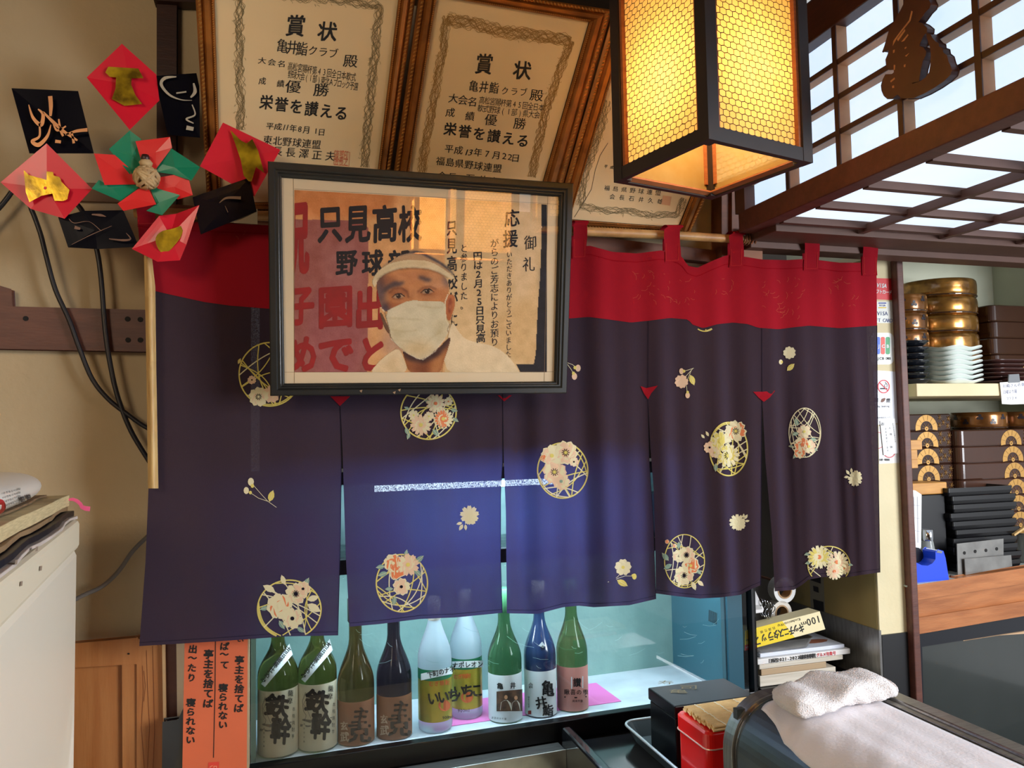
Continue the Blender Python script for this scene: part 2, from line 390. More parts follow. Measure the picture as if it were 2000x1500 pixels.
# counter below the cupboard, seen at a slight angle
CP = YR(1.72, 1.72, 6.5)
base = thing('wooden_counter', 'worn brown wooden counter with a pale top under the cupboard', 'counter', (1.9, 1.8, Z(-.60)))
M_worn = mat('worn_wood', (180, 114, 66), 0.45, var=(9, 0.7), rgb2=(136, 76, 38), bump=(60, .15), stretch=(.6, 2, 5))
MB().slab([(1776, 1146), (2120, 1092), (2120, 1120), (1778, 1173)], CP, .03, .004).build('top_rail', M_worn, base, bevel=.002)
MB().slab([(1776, 1160), (2120, 1105), (2120, 1165), (1776, 1225)], CP, .01, -.040).build('backing_board', M_dark, base)
MB().slab([(1778, 1176), (2120, 1122), (2120, 1158), (1779, 1210)], CP, .02, -.010).build('front_board', M_worn, base, bevel=.002)
MB().slab([(1779, 1212), (2120, 1158), (2120, 1180), (1781, 1238)], CP, .03, .002).build('lower_rail', M_worn, base, bevel=.004)
zt = CP(1900, 1127).z
a_, b_ = CP(1770, 1140), CP(2120, 1090)
MB().prism([(a_.x, a_.y, zt-.003), (b_.x, b_.y, zt-.003), (b_.x, 2.199, zt-.003), (1.69, 2.199, zt-.003)], (0, 0, .004)).build('laminate_top', mat('laminate', (196, 204, 196), .35, var=(40, .5), rgb2=(160, 168, 160)), base)
ZC = zt+.0012
# glass-fronted dark refrigerator under it
FP = YR(1.72, 1.732, 6.5)
fr = thing('undercounter_refrigerator', 'black framed glass door refrigerator under the wooden counter', 'refrigerator', (2.0, 1.9, 0.4))
MB().slab([(1776, 1240), (2130, 1178), (2130, 1210), (1800, 1262), (1808, 1560), (1780, 1560)], FP, .03).build('door_frame', mat('navy_black_frame', (18, 20, 28), .35), fr, bevel=.002)
MB().slab([(1800, 1262), (2130, 1210), (2130, 1560), (1808, 1560)], FP, .006, -.012).build('glass_door', mat('dark_glass', (52, 56, 54), .25, coat=.6, var=(4, .5), rgb2=(40, 44, 42)), fr)
MB().slab([(1880, 1249), (2130, 1214), (2130, 1229), (1895, 1245), (1882, 1252)], FP, .0006, -.011).build('torn_label', mat('beige_tape', (196, 160, 124), .7), fr)

# ================================================================ CERTIFICATES leaning out from the wall
tl = math.radians(30)
CT = Plane((0, 1.655, Z(.452)), (0, -math.cos(tl), -math.sin(tl)))
M_cert = mat('certificate_paper', (232, 206, 160), 0.55, var=(5, .4), rgb2=(218, 188, 138), coat=.1)
M_orn = mat('ornament_ink', (162, 126, 68), .7)
M_band2 = mat('ornament_wash', (204, 174, 118), .7)
M_orn2 = mat('grey_ornament_ink', (140, 122, 84), .7)
M_seal = mat('seal_ink', (206, 110, 76), .7)
def frame_rings(mb, c, st, mi=0):
    """moulding swept round a quad c (3D corners): st = [(inset, height), ...]"""
    c = [Vector(q) for q in c]; n = (c[1]-c[0]).cross(c[3]-c[0]).normalized()
    if n.dot(CAM-c[0]) < 0: n = -n
    loops = []
    for ins, h in st:
        L = []
        for i in range(4):
            e1 = (c[(i+1) % 4]-c[i]).normalized(); e2 = (c[i-1]-c[i]).normalized()
            s = math.sqrt(max(1e-6, 1-e1.dot(e2)**2))
            L.append(c[i]+(e1+e2)*(ins/s)+n*h)
        loops.append(L)
    vs = [p for L in loops for p in L]; fs = []
    for j in range(len(st)-1):
        for i in range(4): fs.append([j*4+i, j*4+(i+1) % 4, (j+1)*4+(i+1) % 4, (j+1)*4+i])
    mb.add(vs, fs, mi); return loops, n
def rope(mb, a, b, n, pitch=.007, r=.0028):
    a = Vector(a); b = Vector(b); d = (b-a); L = d.length; d.normalize(); s = d.cross(n); k = int(L/pitch)
    for i in range(k):
        c = a+d*(i+.5)*pitch; ax = (d*0.8+s*0.9).normalized()*r*1.5; bx = (d*0.9-s*0.8).normalized()*r*.75
        mb.add([c-ax, c-bx, c+ax, c+bx, c+n*r], [[0, 1, 4], [1, 2, 4], [2, 3, 4], [3, 0, 4]])
def certificate(lbl, outer, inner, loc):
    t = thing('framed_certificate', lbl, 'certificate', loc, 'framed award certificates leaning over the noren')
    c = [CT(x, y) for x, y in outer]; ci = [CT(x, y, .002) for x, y in inner]
    mb = MB()
    # moulding from outer quad to paper quad in steps
    n = CT.n; st = [(0, -.012), (0, .006), (.12, .010), (.26, .010), (.34, .006), (.48, .013), (.70, .014), (.82, .007), (.90, .009), (1, .003)]
    loops = [[c[i]+(ci[i]-c[i])*f+n*h for i in range(4)] for f, h in st]
    fs = []
    for j in range(len(st)-1):
        for i in range(4): fs.append([j*4+i, j*4+(i+1) % 4, (j+1)*4+(i+1) % 4, (j+1)*4+i])
    mb.add([p for L in loops for p in L], fs)
    mb.build('gilt_frame', M_gold, t)
    r1 = MB()
    for i in range(4):
        f = .19; a = c[i]+(ci[i]-c[i])*f+n*.010; b = c[(i+1) % 4]+(ci[(i+1) % 4]-c[(i+1) % 4])*f+n*.010; rope(r1, a, b, n, .0075, .0030)
    r1.build('rope_moulding', M_goldhi, t, kind='stuff')
    r2 = MB()
    for i in range(4):
        f = .9; a = c[i]+(ci[i]-c[i])*f+n*.009; b = c[(i+1) % 4]+(ci[(i+1) % 4]-c[(i+1) % 4])*f+n*.009; rope(r2, a, b, n, .004, .0014)
    r2.build('bead_moulding', M_goldhi, t, kind='stuff')
    MB().add([p-n*.001 for p in ci], [[0, 1, 2, 3]]).build('certificate_paper', M_cert, t)
    MB().add([c[i]-n*.012 for i in range(4)], [[3, 2, 1, 0]]).build('backing', M_dark, t)
    return t
c1 = c2 = c3 = None
def wreath(mb, path, w, k=7, seed=1, amp=1.0):
    rnd = random.Random(seed); L = 0; cum = [0]
    for i in range(1, len(path)): L += math.dist(path[i-1], path[i]); cum.append(L)
    def at(s):
        s = min(max(s, 0), L)
        for i in range(1, len(path)):
            if s <= cum[i]: return lerp2(path[i-1], path[i], (s-cum[i-1])/(cum[i]-cum[i-1]+1e-9)), math.atan2(path[i][1]-path[i-1][1], path[i][0]-path[i-1][0])
        return path[-1], 0
    n = int(L/3.5)
    wash = MB(); wp = []; ww = []
    for i in range(n+1):
        (x, y), an = at(L*i/n); wp.append((x, y)); ww.append(w*(.82+.16*math.sin(i*.9+seed)+.1*math.sin(i*2.3)))
    wash.ribbon(wp, ww, CT, .0008); wash.build('border_wash', M_band2, c1 if seed < 4 else c2 if seed < 7 else c3)
    k = int(k*1.6)
    for q in range(k):
        ph = rnd.random()*6.28; fr_ = .05+.05*rnd.random(); a = w*.5*(.45+.55*rnd.random()); pts = []
        for i in range(n+1):
            s = L*i/n; (x, y), an = at(s); o = a*math.sin(ph+s*fr_)*amp+w*.08*math.sin(s*.31+q)
            pts.append((x-math.sin(an)*o, y+math.cos(an)*o))
        mb.ribbon(pts, .75, CT, .0015)
    for i in range(int(L/5)):
        s = rnd.random()*L; (x, y), an = at(s); o = (rnd.random()-.5)*w*1.1
        x -= math.sin(an)*o; y += math.cos(an)*o; a = an+rnd.random()*2-1; l = 3+4*rnd.random()
        mb.ribbon([(x, y), (x+l*.5*math.cos(a), y+l*.5*math.sin(a)+1), (x+l*math.cos(a+.5), y+l*math.sin(a+.5))], .7, CT, .0016)
NA = "\u8cde\u72c0".replace('\u72c0', '\u72b6')
# first certificate
c1 = certificate('gilt framed award certificate, leftmost of three, dated 11th year 8th month 1st day',
    [(372, -190), (838, -190), (749, 415), (406, 415)], [(414, -160), (797, -160), (730, 395), (432, 395)], (0.15, 1.6, Z(.45)))
A = lambda x, y: (380+.2267*x, .2267*y)
def T1(mb, s, a, b, sz, **k):
    k.setdefault('off', .012); k.setdefault('jit', .25)
    line(mb, s, A(*a), A(*b), sz, CT, lift=.0015, **k)
m = MB(); R7 = .12
T1(m, '賞', (872, 220), (872, 220), (39, 44), rot=R7, off=.02); T1(m, '状', (1145, 270), (1145, 270), (39, 40), rot=R7, off=.02)
T1(m, '亀井鮨', (757, 395), (925, 420), (23, 29), rot=R7); T1(m, 'クラブ', (1020, 435), (1195, 460), (20, 20), rot=R7); T1(m, '殿', (1345, 525), (1345, 525), (29, 27), rot=R7)
T1(m, '大会名', (582, 522), (750, 550), (17, 14), rot=R7); T1(m, '高松宮賜杯第43回全日本軟式', (825, 570), (1370, 665), (10, 18), rot=R7, off=.0)
T1(m, '野球大会(1部)東北Aブロック予選', (825, 640), (1390, 745), (9.5, 17), rot=R7, off=.0)
T1(m, '成績', (585, 697), (742, 720), (15, 15), rot=R7); T1(m, '優勝', (850, 745), (1092, 775), (31, 27), rot=R7)
T1(m, '栄誉を讃える', (620, 880), (1265, 975), (27, 30), rot=R7, off=.02)
T1(m, '平成', (650, 1085), (720, 1090), (16, 15), rot=R7); T1(m, '11', (772, 1097), (800, 1097), (14, 15), slant=.3); T1(m, '年8月', (850, 1105), (965, 1118), (15, 16), rot=R7)
T1(m, '1日', (1045, 1128), (1095, 1138), (15, 15), rot=R7)
T1(m, '東北野球連盟', (630, 1205), (1050, 1245), (18.5, 19), rot=R7); T1(m, '会長長澤正夫', (600, 1290), (1170, 1345), (20, 20), rot=R7)
m.build('lettering', M_ink, c1)
m = MB(); T1(m, '連盟印', (1225, 1340), (1305, 1345), (9, 24), rot=R7, off=0); T1(m, '会長之', (1225, 1385), (1305, 1390), (9, 20), rot=R7, off=0)
q = [A(1207, 1300), A(1338, 1312), A(1330, 1430), A(1200, 1418)]
for i in range(4): m.ribbon([q[i], q[(i+1) % 4]], .8, CT, .0016)
m.build('red_seal', M_seal, c1)
m = MB(); wreath(m, [A(390, -100), A(385, 500), A(395, 900), A(400, 1120)], 20, 9, 1); wreath(m, [A(1150, -20), A(1400, 30), A(1590, 40), A(1560, 400), A(1530, 700), A(1490, 1100), A(1460, 1440)], 20, 9, 2)
wreath(m, [A(390, -100), A(1150, -20)], 30, 8, 3)
m.build('printed_border', M_orn2, c1)
# second certificate
c2 = certificate('gilt framed award certificate, middle one, dated 13th year 7th month 22nd day',
    [(822, -36), (1193, 19), (1072, 452), (756, 425)], [(853, -8), (1150, 43), (1038, 432), (788, 405)], (0.5, 1.6, Z(.45)))
A = lambda x, y: (780+.24*x, .24*y)
m = MB(); R7 = .14
T1(m, '賞', (690, 520), (690, 520), (35, 42), rot=R7, off=.02); T1(m, '状', (1000, 572), (1000, 572), (36, 38), rot=R7, off=.02)
T1(m, '亀井鮨', (605, 700), (770, 715), (19, 24), rot=R7, off=.015); T1(m, 'クラブ', (860, 740), (1010, 750), (15, 17), rot=R7); T1(m, '殿', (1118, 775), (1118, 775), (27, 25), rot=R7)
T1(m, '大会名', (440, 800), (595, 828), (20, 20), rot=R7); T1(m, '高松宮賜杯第45回全日本', (672, 815), (1155, 875), (11.5, 16), rot=R7, off=.0)
T1(m, '軟式野球(1部)県大会', (660, 880), (1120, 935), (12, 16), rot=R7, off=0)
T1(m, '成績', (415, 915), (575, 945), (19, 19), rot=R7); T1(m, '優勝', (745, 975), (980, 1005), (25, 24), rot=R7)
T1(m, '栄誉を讃える', (415, 1050), (1005, 1145), (26, 27), rot=R7, off=.02)
T1(m, '平成', (405, 1210), (482, 1222), (18, 18), rot=R7); T1(m, '13', (548, 1240), (580, 1240), (20, 16), slant=.35, off=.015); T1(m, '年7月', (640, 1240), (790, 1262), (17, 17), rot=R7)
T1(m, '22日', (855, 1270), (945, 1285), (18, 17), rot=R7); T1(m, '福島県野球連盟', (335, 1310), (798, 1370), (18, 18), rot=R7)
T1(m, '会長', (345, 1430), (430, 1440), (18, 18), rot=R7); T1(m, '石井久雄', (575, 1450), (880, 1490), (18, 18), rot=R7)
m.build('lettering', M_ink, c2)
m = MB(); wreath(m, [A(385, 130), A(350, 430), A(300, 700), A(250, 980), A(210, 1180), A(180, 1420)], 19, 10, 4)
wreath(m, [A(385, 150), A(620, 200), A(900, 270), A(1150, 290), A(1395, 340)], 26, 14, 5, 1.1); wreath(m, [A(1390, 330), A(1330, 520), A(1250, 720), A(1190, 920), A(1140, 1120), A(1080, 1440)], 18, 10, 6)
m.build('printed_border', M_orn, c2)
# third certificate
c3 = certificate('gilt framed award certificate, rightmost of three, mostly hidden behind the lantern',
    [(1197, 22), (1512, 75), (1347, 453), (1078, 440)], [(1222, 58), (1462, 95), (1325, 444), (1112, 428)], (0.9, 1.6, Z(.45)))
A = lambda x, y: (1080+.3067*x, .3067*y)
m = MB(); R7 = .16
T1(m, '福島県野球連盟', (345, 1197), (670, 1228), (11.5, 11), rot=R7, off=.006); T1(m, '会長石井久雄', (378, 1252), (683, 1283), (11, 11), rot=R7, off=.006)
T1(m, '平成', (337, 1060), (375, 1065), (7, 7), rot=R7)
m.ribbon([A(350, 910), A(300, 990), A(270, 1080), (1155, 370), (1140, 395), (1122, 424)], .8, CT, .0016)
m.build('lettering', M_ink, c3)
m = MB(); wreath(m, [A(345, 640), A(300, 850), A(240, 1000), A(200, 1150), A(170, 1310)], 17, 8, 7); wreath(m, [A(170, 1310), A(330, 1340), A(480, 1345), A(640, 1370), A(790, 1370), A(830, 1260)], 15, 8, 8)
m.build('printed_border', M_orn2, c3)
m = MB().decal([A(700, 1245), A(755, 1252), A(745, 1310), A(690, 1300)], CT, .0016); m.build('red_seal', mat('faint_seal', (214, 160, 118), .7), c3)

# ================================================================ FRAMED PORTRAIT hung over the noren
tp = math.radians(4.5)
PP = Plane((0, 1.515, Z(.02)), (0, -math.cos(tp), -math.sin(tp)))
pic = thing('framed_portrait', 'black framed portrait painting of a masked man in a headband, hung over the noren', 'picture', (0.3, 1.51, Z(.03)))
co = [(523, 317), (1117, 360), (1104, 768), (528, 773)]; cin = [(550, 346), (1092, 384), (1083, 745), (556, 749)]
c = [PP(*q) for q in co]; ci = [PP(*q) for q in cin]; n = PP.n
st = [(0, -.012), (0, .008), (.08, .011), (.45, .011), (.55, .008), (.62, .009), (.72, .009), (.8, .005), (.88, .005), (1, .001)]
mb = MB(); loops = [[c[i]+(ci[i]-c[i])*f+n*h for i in range(4)] for f, h in st]
mb.add([p for L in loops for p in L], [[j*4+i, j*4+(i+1) % 4, (j+1)*4+(i+1) % 4, (j+1)*4+i] for j in range(len(st)-1) for i in range(4)])
mb.build('frame', mat('black_painted_frame', (24, 24, 22), .4, var=(12, .3), rgb2=(44, 42, 38)), pic)
MB().add([p-n*.004 for p in ci], [[0, 1, 2, 3]]).build('mount', mat('mount_board', (238, 214, 176), .8, var=(4, .2)), pic)
MB().add([p-n*.012 for p in c], [[3, 2, 1, 0]]).build('backing', M_dark, pic)
MB().add([p+n*.0015 for p in ci], [[0, 1, 2, 3]]).build('glass', pane_mat('picture_glass', refl=.15, rough=.004), pic)
m = MB()
for a, b in (((573, 346), (575, 748)), ((1070, 383), (1063, 746)), ((556, 727), (1084, 726)), ((575, 369), (1092, 399))): m.ribbon([a, b], .6, PP, -.0034)
for x, y in ((705, 764), (770, 767), (780, 762)): m.decal([(x-3, y-1), (x+3, y-3), (x+1, y+3)], PP, .0113)
m.build('pencil_lines', mat('pencil', (150, 120, 90), .8), pic)

# --- painting: coloured vertices laid out like brushwork on a fine grid
PX0, PX1, PY0, PY1, STP = 575, 1068, 371, 727, 1.25
nx_, ny_ = int((PX1-PX0)/STP)+1, int((PY1-PY0)/STP)+1
GX, GY = np.meshgrid(PX0+np.arange(nx_)*(PX1-PX0)/(nx_-1), PY0+np.arange(ny_)*(PY1-PY0)/(ny_-1))
GY = GY+(1-np.linspace(0, 1, ny_))[:, None]*np.linspace(0, 1, nx_)[None, :]*28
IMG = np.zeros((ny_, nx_, 3)); rng = np.random.default_rng(3)
def blur(a, k):
    k = int(k)
    for _ in range(2):
        for ax in (0, 1):
            if k < 1: continue
            p = np.pad(a, [(k, k) if i == ax else (0, 0) for i in range(2)], mode='edge'); cs = np.cumsum(p, axis=ax)
            cs = np.concatenate([np.zeros_like(np.take(cs, [0], axis=ax)), cs], axis=ax); L = a.shape[ax]
            a = (np.take(cs, range(2*k+1, 2*k+1+L), axis=ax)-np.take(cs, range(0, L), axis=ax))/(2*k+1)
    return a
def pmask(pts):
    r = np.zeros(GX.shape, bool); n = len(pts)
    for i in range(n):
        (x1, y1), (x2, y2) = pts[i], pts[(i+1) % n]
        if y1 == y2: continue
        c_ = (y1 > GY) != (y2 > GY); r ^= c_ & (GX < (x2-x1)*(GY-y1)/(y2-y1)+x1)
    return r.astype(float)
def smooth_poly(pts, it=2):
    for _ in range(it):
        o = []
        for i in range(len(pts)):
            a, b = pts[i], pts[(i+1) % len(pts)]; o += [lerp2(a, b, .25), lerp2(a, b, .75)]
        pts = o
    return pts
def fill(pts, rgb, soft=0, alpha=1.0, inside=None, sm=True):
    k = pmask(smooth_poly(pts) if sm else pts); k = blur(k, soft) if soft else k
    k = k*alpha*(1 if inside is None else inside)
    IMG[:] = IMG*(1-k[..., None])+np.array(rgb)*k[..., None]
def stroke(pts, w, rgb, soft=0, alpha=1.0, inside=None):
    L = []; R = []; n = len(pts)
    for i, (x, y) in enumerate(pts):
        x1, y1 = pts[min(i+1, n-1)]; x0_, y0_ = pts[max(i-1, 0)]; d = math.hypot(x1-x0_, y1-y0_) or 1
        ww = (w[i] if isinstance(w, list) else w)/2; nx, ny = -(y1-y0_)/d*ww, (x1-x0_)/d*ww
        L.append((x+nx, y+ny)); R.append((x-nx, y-ny))
    fill(L+R[::-1], rgb, soft, alpha, inside, False)
Q = lambda *v: [(700+.18*v[i], 470+.18*v[i+1]) for i in range(0, len(v), 2)]
IMG[:] = (228, 168, 108)
fill([(560, 360), (780, 360), (760, 430), (560, 430)], (214, 134, 74), 6)
fill([(868, 380), (1080, 380), (1080, 740), (868, 740)], (230, 192, 138), 1, sm=False)
fill([(930, 640), (1060, 560), (1060, 720), (980, 700)], (222, 178, 118), 8, .6)
fill([(1000, 395), (1060, 395), (1050, 560), (1000, 600)], (236, 204, 160), 8, .7)
fill([(560, 428), (700, 431), (720, 445), (717, 740), (560, 740)], (158, 88, 82), 0, .92, sm=False)
fill([(640, 480), (715, 470), (712, 560), (640, 570)], (176, 112, 104), 12, .7)
fill([(600, 550), (710, 560), (716, 740), (600, 740)], (168, 92, 96), 8, .5)
fill([(755, 620), (790, 640), (800, 690), (740, 700)], (190, 150, 128), 8, .7)
B4 = lambda *v: [(860+.2466*v[i], 370+.2466*v[i+1]) for i in range(0, len(v), 2)]
fill(B4(800, 118, 860, 118, 860, 1460, 640, 1460, 600, 1383, 740, 1385, 756, 1300, 765, 1080, 775, 880, 790, 700, 797, 500, 803, 300), (26, 24, 32), 0, sm=False)
fill(B4(810, 600, 860, 600, 860, 800, 800, 800), (40, 44, 62), 6, .7)
# robe
fill([(716, 733), (745, 700), (776, 678), (786, 692), (800, 733)], (240, 212, 168), 0)
fill([(860, 740), (878, 640), (884, 628), (896, 648), (908, 662), (930, 669), (960, 674), (988, 690), (1008, 715), (1022, 740)], (238, 212, 170), 0)
fill([(735, 733), (760, 700), (778, 690), (786, 733)], (226, 190, 140), 5, .6)
# neck
nk = pmask(smooth_poly(Q(470, 1180, 560, 1250, 690, 1270, 860, 1180, 995, 1030, 1000, 1090, 930, 1300, 880, 1460, 560, 1460, 500, 1270)))
IMG[:] = IMG*(1-nk[..., None])+np.array((168, 98, 52))*nk[..., None]
stroke(Q(470, 1180, 560, 1265, 700, 1300, 860, 1220, 990, 1050), 14, (62, 34, 30), 3, .95, nk)
fill(Q(560, 1330, 760, 1340, 760, 1440, 580, 1440), (120, 60, 32), 4, .6, nk); fill(Q(780, 1320, 900, 1240, 930, 1180, 960, 1150, 900, 1420, 800, 1430), (206, 138, 78), 3, .7, nk)
# head top
fill(Q(240, 290, 330, 215, 450, 150, 600, 130, 730, 150, 880, 230, 1010, 330, 960, 370, 600, 330, 300, 330), (196, 154, 112), 0)
stroke(Q(450, 160, 520, 130, 620, 122, 700, 140, 800, 195, 900, 250, 990, 320, 1030, 370), [2, 3.5, 4.5, 5, 5, 4, 3, 2], (60, 58, 72), 1, .9)
# face
fp = smooth_poly(Q(192, 440, 250, 370, 400, 300, 600, 280, 780, 300, 900, 360, 975, 440, 985, 540, 970, 620, 950, 700, 760, 700, 560, 690, 290, 790, 240, 700, 205, 560))
fm = pmask(fp); fill(fp, (208, 136, 80), 0, sm=False)
def blob(cx, cy, rx, ry, rgb, soft, al): fill(ell(700+.18*cx, 470+.18*cy, rx*.18, ry*.18, 16), rgb, soft, al, fm, False)
blob(240, 520, 60, 190, (84, 66, 74), 5, .9); blob(300, 730, 60, 60, (58, 52, 74), 4, .9); blob(330, 430, 110, 50, (140, 78, 52), 5, .7)
blob(560, 400, 160, 60, (210, 142, 94), 6, .8); blob(820, 400, 120, 70, (206, 146, 100), 6, .8); blob(960, 440, 50, 70, (128, 108, 108), 4, .8)
blob(600, 580, 70, 70, (214, 150, 98), 5, .8); blob(420, 700, 110, 45, (170, 92, 52), 4, .8); blob(820, 490, 120, 30, (214, 158, 118), 4, .8)
blob(440, 570, 110, 60, (160, 92, 54), 4, .8); blob(750, 570, 110, 50, (166, 98, 58), 4, .7); blob(900, 580, 60, 60, (188, 116, 68), 4, .7)
blob(450, 660, 90, 16, (206, 138, 88), 2, .8); blob(760, 620, 110, 14, (196, 130, 84), 2, .7)
stroke(Q(260, 560, 330, 500, 400, 470, 450, 470, 500, 450), [4, 9, 11, 8, 3], (66, 56, 66), 2, .85, fm)
stroke(Q(650, 395, 700, 405, 740, 425, 790, 425), [5, 8, 8, 4], (70, 60, 70), 2, .85, fm)
stroke(Q(330, 570, 390, 520, 470, 515, 530, 555, 545, 620), 3, (110, 58, 36), 1, .8, fm)
stroke(Q(640, 560, 700, 510, 780, 500, 850, 530), 3, (120, 64, 40), 1, .7, fm)
for ex, ey in ((435, 603), (748, 553)):
    fill(Q(ex-65, ey+15, ex-20, ey-22, ex+30, ey-22, ex+62, ey+8, ex+20, ey+24, ex-30, ey+26), (190, 150, 112), 0, 1, fm)
    fill(ell(700+.18*ex, 470+.18*ey, 4.6, 4.4), (42, 26, 20), 0, 1, None, False)
    stroke(Q(ex-75, ey+16, ex-30, ey-22, ex+25, ey-27, ex+72, ey+5), [1, 3, 3, 1.2], (40, 24, 20), 0, .95)
    stroke(Q(ex-60, ey+24, ex-10, ey+32, ex+45, ey+20), 1.6, (110, 60, 40), 1, .8)
    fill(ell(700+.18*ex-1.5, 470+.18*ey-1.6, .9, .9), (230, 210, 190), 0, 1, None, False)
stroke(Q(600, 540, 585, 600, 560, 640), 3, (150, 86, 48), 2, .6, fm)
for k in range(5): stroke(Q(400+k*20, 360-k*8+k*12, 560, 345+k*14, 760, 345+k*14), 1.2, (176, 104, 66), 1, .4, fm)
# ear and hair beside it
fill(Q(950, 620, 985, 575, 1040, 590, 1052, 650, 1045, 720, 1015, 800, 1000, 870, 960, 860, 945, 760), (196, 112, 64), 0)
fill(Q(975, 650, 1000, 610, 1020, 660, 1005, 760, 985, 800, 970, 740), (140, 62, 38), 1, .8); fill(Q(985, 700, 1005, 690, 1005, 750, 990, 760), (216, 130, 84), 1, .8)
fill(Q(225, 790, 250, 770, 290, 860, 340, 970, 350, 1020, 300, 980, 260, 880), (110, 76, 52), 0)
# headband
fill(Q(145, 430, 200, 330, 330, 250, 470, 215, 620, 205, 770, 222, 900, 290, 1000, 365, 1050, 420, 965, 400, 880, 350, 760, 308, 600, 293, 430, 305, 290, 360, 205, 430, 190, 500, 160, 500), (232, 208, 164), 0)
stroke(Q(205, 425, 290, 362, 430, 309, 600, 297, 760, 312, 880, 352, 965, 405), 2, (112, 82, 60), 1, .8); stroke(Q(180, 400, 330, 290, 470, 250, 620, 240, 770, 258), 3, (208, 178, 128), 2, .6)
# mask
mp = smooth_poly(Q(285, 775, 420, 705, 560, 645, 700, 655, 850, 662, 945, 665, 950, 860, 990, 900, 980, 990, 940, 1060, 830, 1200, 700, 1290, 640, 1278, 480, 1190, 350, 1060, 335, 960), 1)
mm = pmask(mp); fill(mp, (224, 208, 172), 0, sm=False)
def mb_(cx, cy, rx, ry, rgb, soft, al): fill(ell(700+.18*cx, 470+.18*cy, rx*.18, ry*.18, 16), rgb, soft, al, mm, False)
mb_(640, 1180, 180, 80, (220, 184, 130), 8, .8); mb_(820, 760, 120, 60, (216, 204, 166), 8, .6); mb_(420, 1000, 80, 120, (206, 186, 142), 8, .7); mb_(900, 980, 60, 120, (204, 184, 140), 6, .7)
for a in (Q(340, 960, 500, 990, 640, 970), Q(380, 1080, 540, 1090, 690, 1130), Q(690, 1180, 760, 1080, 900, 980), Q(300, 840, 520, 850, 700, 860), Q(640, 700, 800, 730, 930, 720)): stroke(a, 2.2, (196, 172, 128), 1, .6, mm)
stroke(Q(285, 778, 335, 960, 350, 1060), 2, (120, 96, 70), 0, .6); stroke(Q(350, 1062, 480, 1192, 640, 1280, 700, 1292, 830, 1203, 940, 1062), 1.6, (250, 236, 206), 0, .7)
stroke(Q(225, 700, 285, 775), 2.4, (236, 216, 176)); stroke(Q(975, 580, 940, 665, 950, 860, 985, 930), 2.2, (236, 216, 176)); stroke(Q(975, 1000, 965, 960, 1000, 900), 2, (150, 120, 90), 0, .8)
IMG += rng.normal(0, 3.5, IMG.shape[:2])[..., None]+blur(rng.normal(0, 60, IMG.shape[:2]), 4)[..., None]*.8
head = np.clip(fm+mm+nk+pmask(smooth_poly(Q(145, 430, 200, 330, 330, 240, 450, 148, 600, 120, 730, 140, 880, 220, 1010, 320, 1050, 420, 965, 410, 600, 600, 205, 430, 190, 500, 160, 500))), 0, 1) > .5
IMG = np.clip(IMG, 0, 255)/255.0; LIN = np.where(IMG <= .04045, IMG/12.92, ((IMG+.055)/1.055)**2.4)
M_paint = bpy.data.materials.new('watercolour'); M_paint.use_nodes = True
_at = M_paint.node_tree.nodes.new('ShaderNodeVertexColor'); _at.layer_name = 'paint'
M_paint.node_tree.links.new(_at.outputs[0], M_paint.node_tree.nodes['Principled BSDF'].inputs['Base Color']); M_paint.node_tree.nodes['Principled BSDF'].inputs['Roughness'].default_value = .8
def paint_sheet(name, lift, mask=None):
    vs = [PP(GX[j, i], GY[j, i], lift) for j in range(ny_) for i in range(nx_)]
    fs = []
    for j in range(ny_-1):
        for i in range(nx_-1):
            if mask is None or mask[j, i]: fs.append((j*nx_+i, (j+1)*nx_+i, (j+1)*nx_+i+1, j*nx_+i+1))
    me = bpy.data.meshes.new(name); me.from_pydata([tuple(v) for v in vs], [], fs)
    ca = me.color_attributes.new('paint', 'FLOAT_COLOR', 'POINT')
    flat = np.concatenate([LIN.reshape(-1, 3), np.ones((nx_*ny_, 1))], 1).astype(np.float32).ravel(); ca.data.foreach_set('color', flat)
    me.materials.append(M_paint)
    if mask is not None:
        import bmesh
        bm = bmesh.new(); bm.from_mesh(me); bmesh.ops.delete(bm, geom=[v for v in bm.verts if not v.link_faces], context='VERTS'); bm.to_mesh(me); bm.free()
    o = bpy.data.objects.new(name, me); COL.objects.link(o); o.parent = pic; o.matrix_parent_inverse = Matrix.Translation(-pic.location); return o
paint_sheet('painting', -.0036)
hm = head[:-1, :-1]
rb = (pmask([(716, 733), (745, 700), (776, 678), (800, 733)])+pmask([(860, 740), (878, 640), (884, 628), (896, 648), (908, 662), (930, 669), (960, 674), (988, 690), (1008, 715), (1022, 740)]))[:-1, :-1] > .5
ea = pmask(smooth_poly(Q(225, 700, 290, 780, 350, 1020, 300, 980, 225, 790))+smooth_poly(Q(950, 620, 985, 575, 1040, 590, 1052, 650, 1045, 720, 1015, 800, 1000, 870, 960, 860, 945, 760)))[:-1, :-1] > .5
paint_sheet('painted_figure', -.0028, hm | rb | ea)
CLP = (575.5, 372, 1067, 726.5)
def W(mb, s, a, b, sz, **k):
    k.setdefault('off', .02); k.setdefault('jit', .5); line(mb, s, a, b, sz, PP, lift=-.0032, clamp=CLP, **k)
m = MB()
W(m, '只見高', (645, 437), (752, 437), (51, 76), off=.036); W(m, '校', (801, 437), (801, 437), (46, 74), off=.036); W(m, '野球部', (677, 513), (779, 513), (43, 52), off=.035)
W(m, '御礼', (1036, 474), (1033, 516), (25, 30), off=.01); W(m, '応援', (1000, 426), (997, 466), (30, 36), off=.02)
W(m, 'いただきありがとうございました', (995, 497), (993, 692), (12, 14), off=.01, jit=.4); W(m, 'がらのご芳志によりお預り', (966, 475), (966, 668), (17, 18), off=.012, jit=.4)
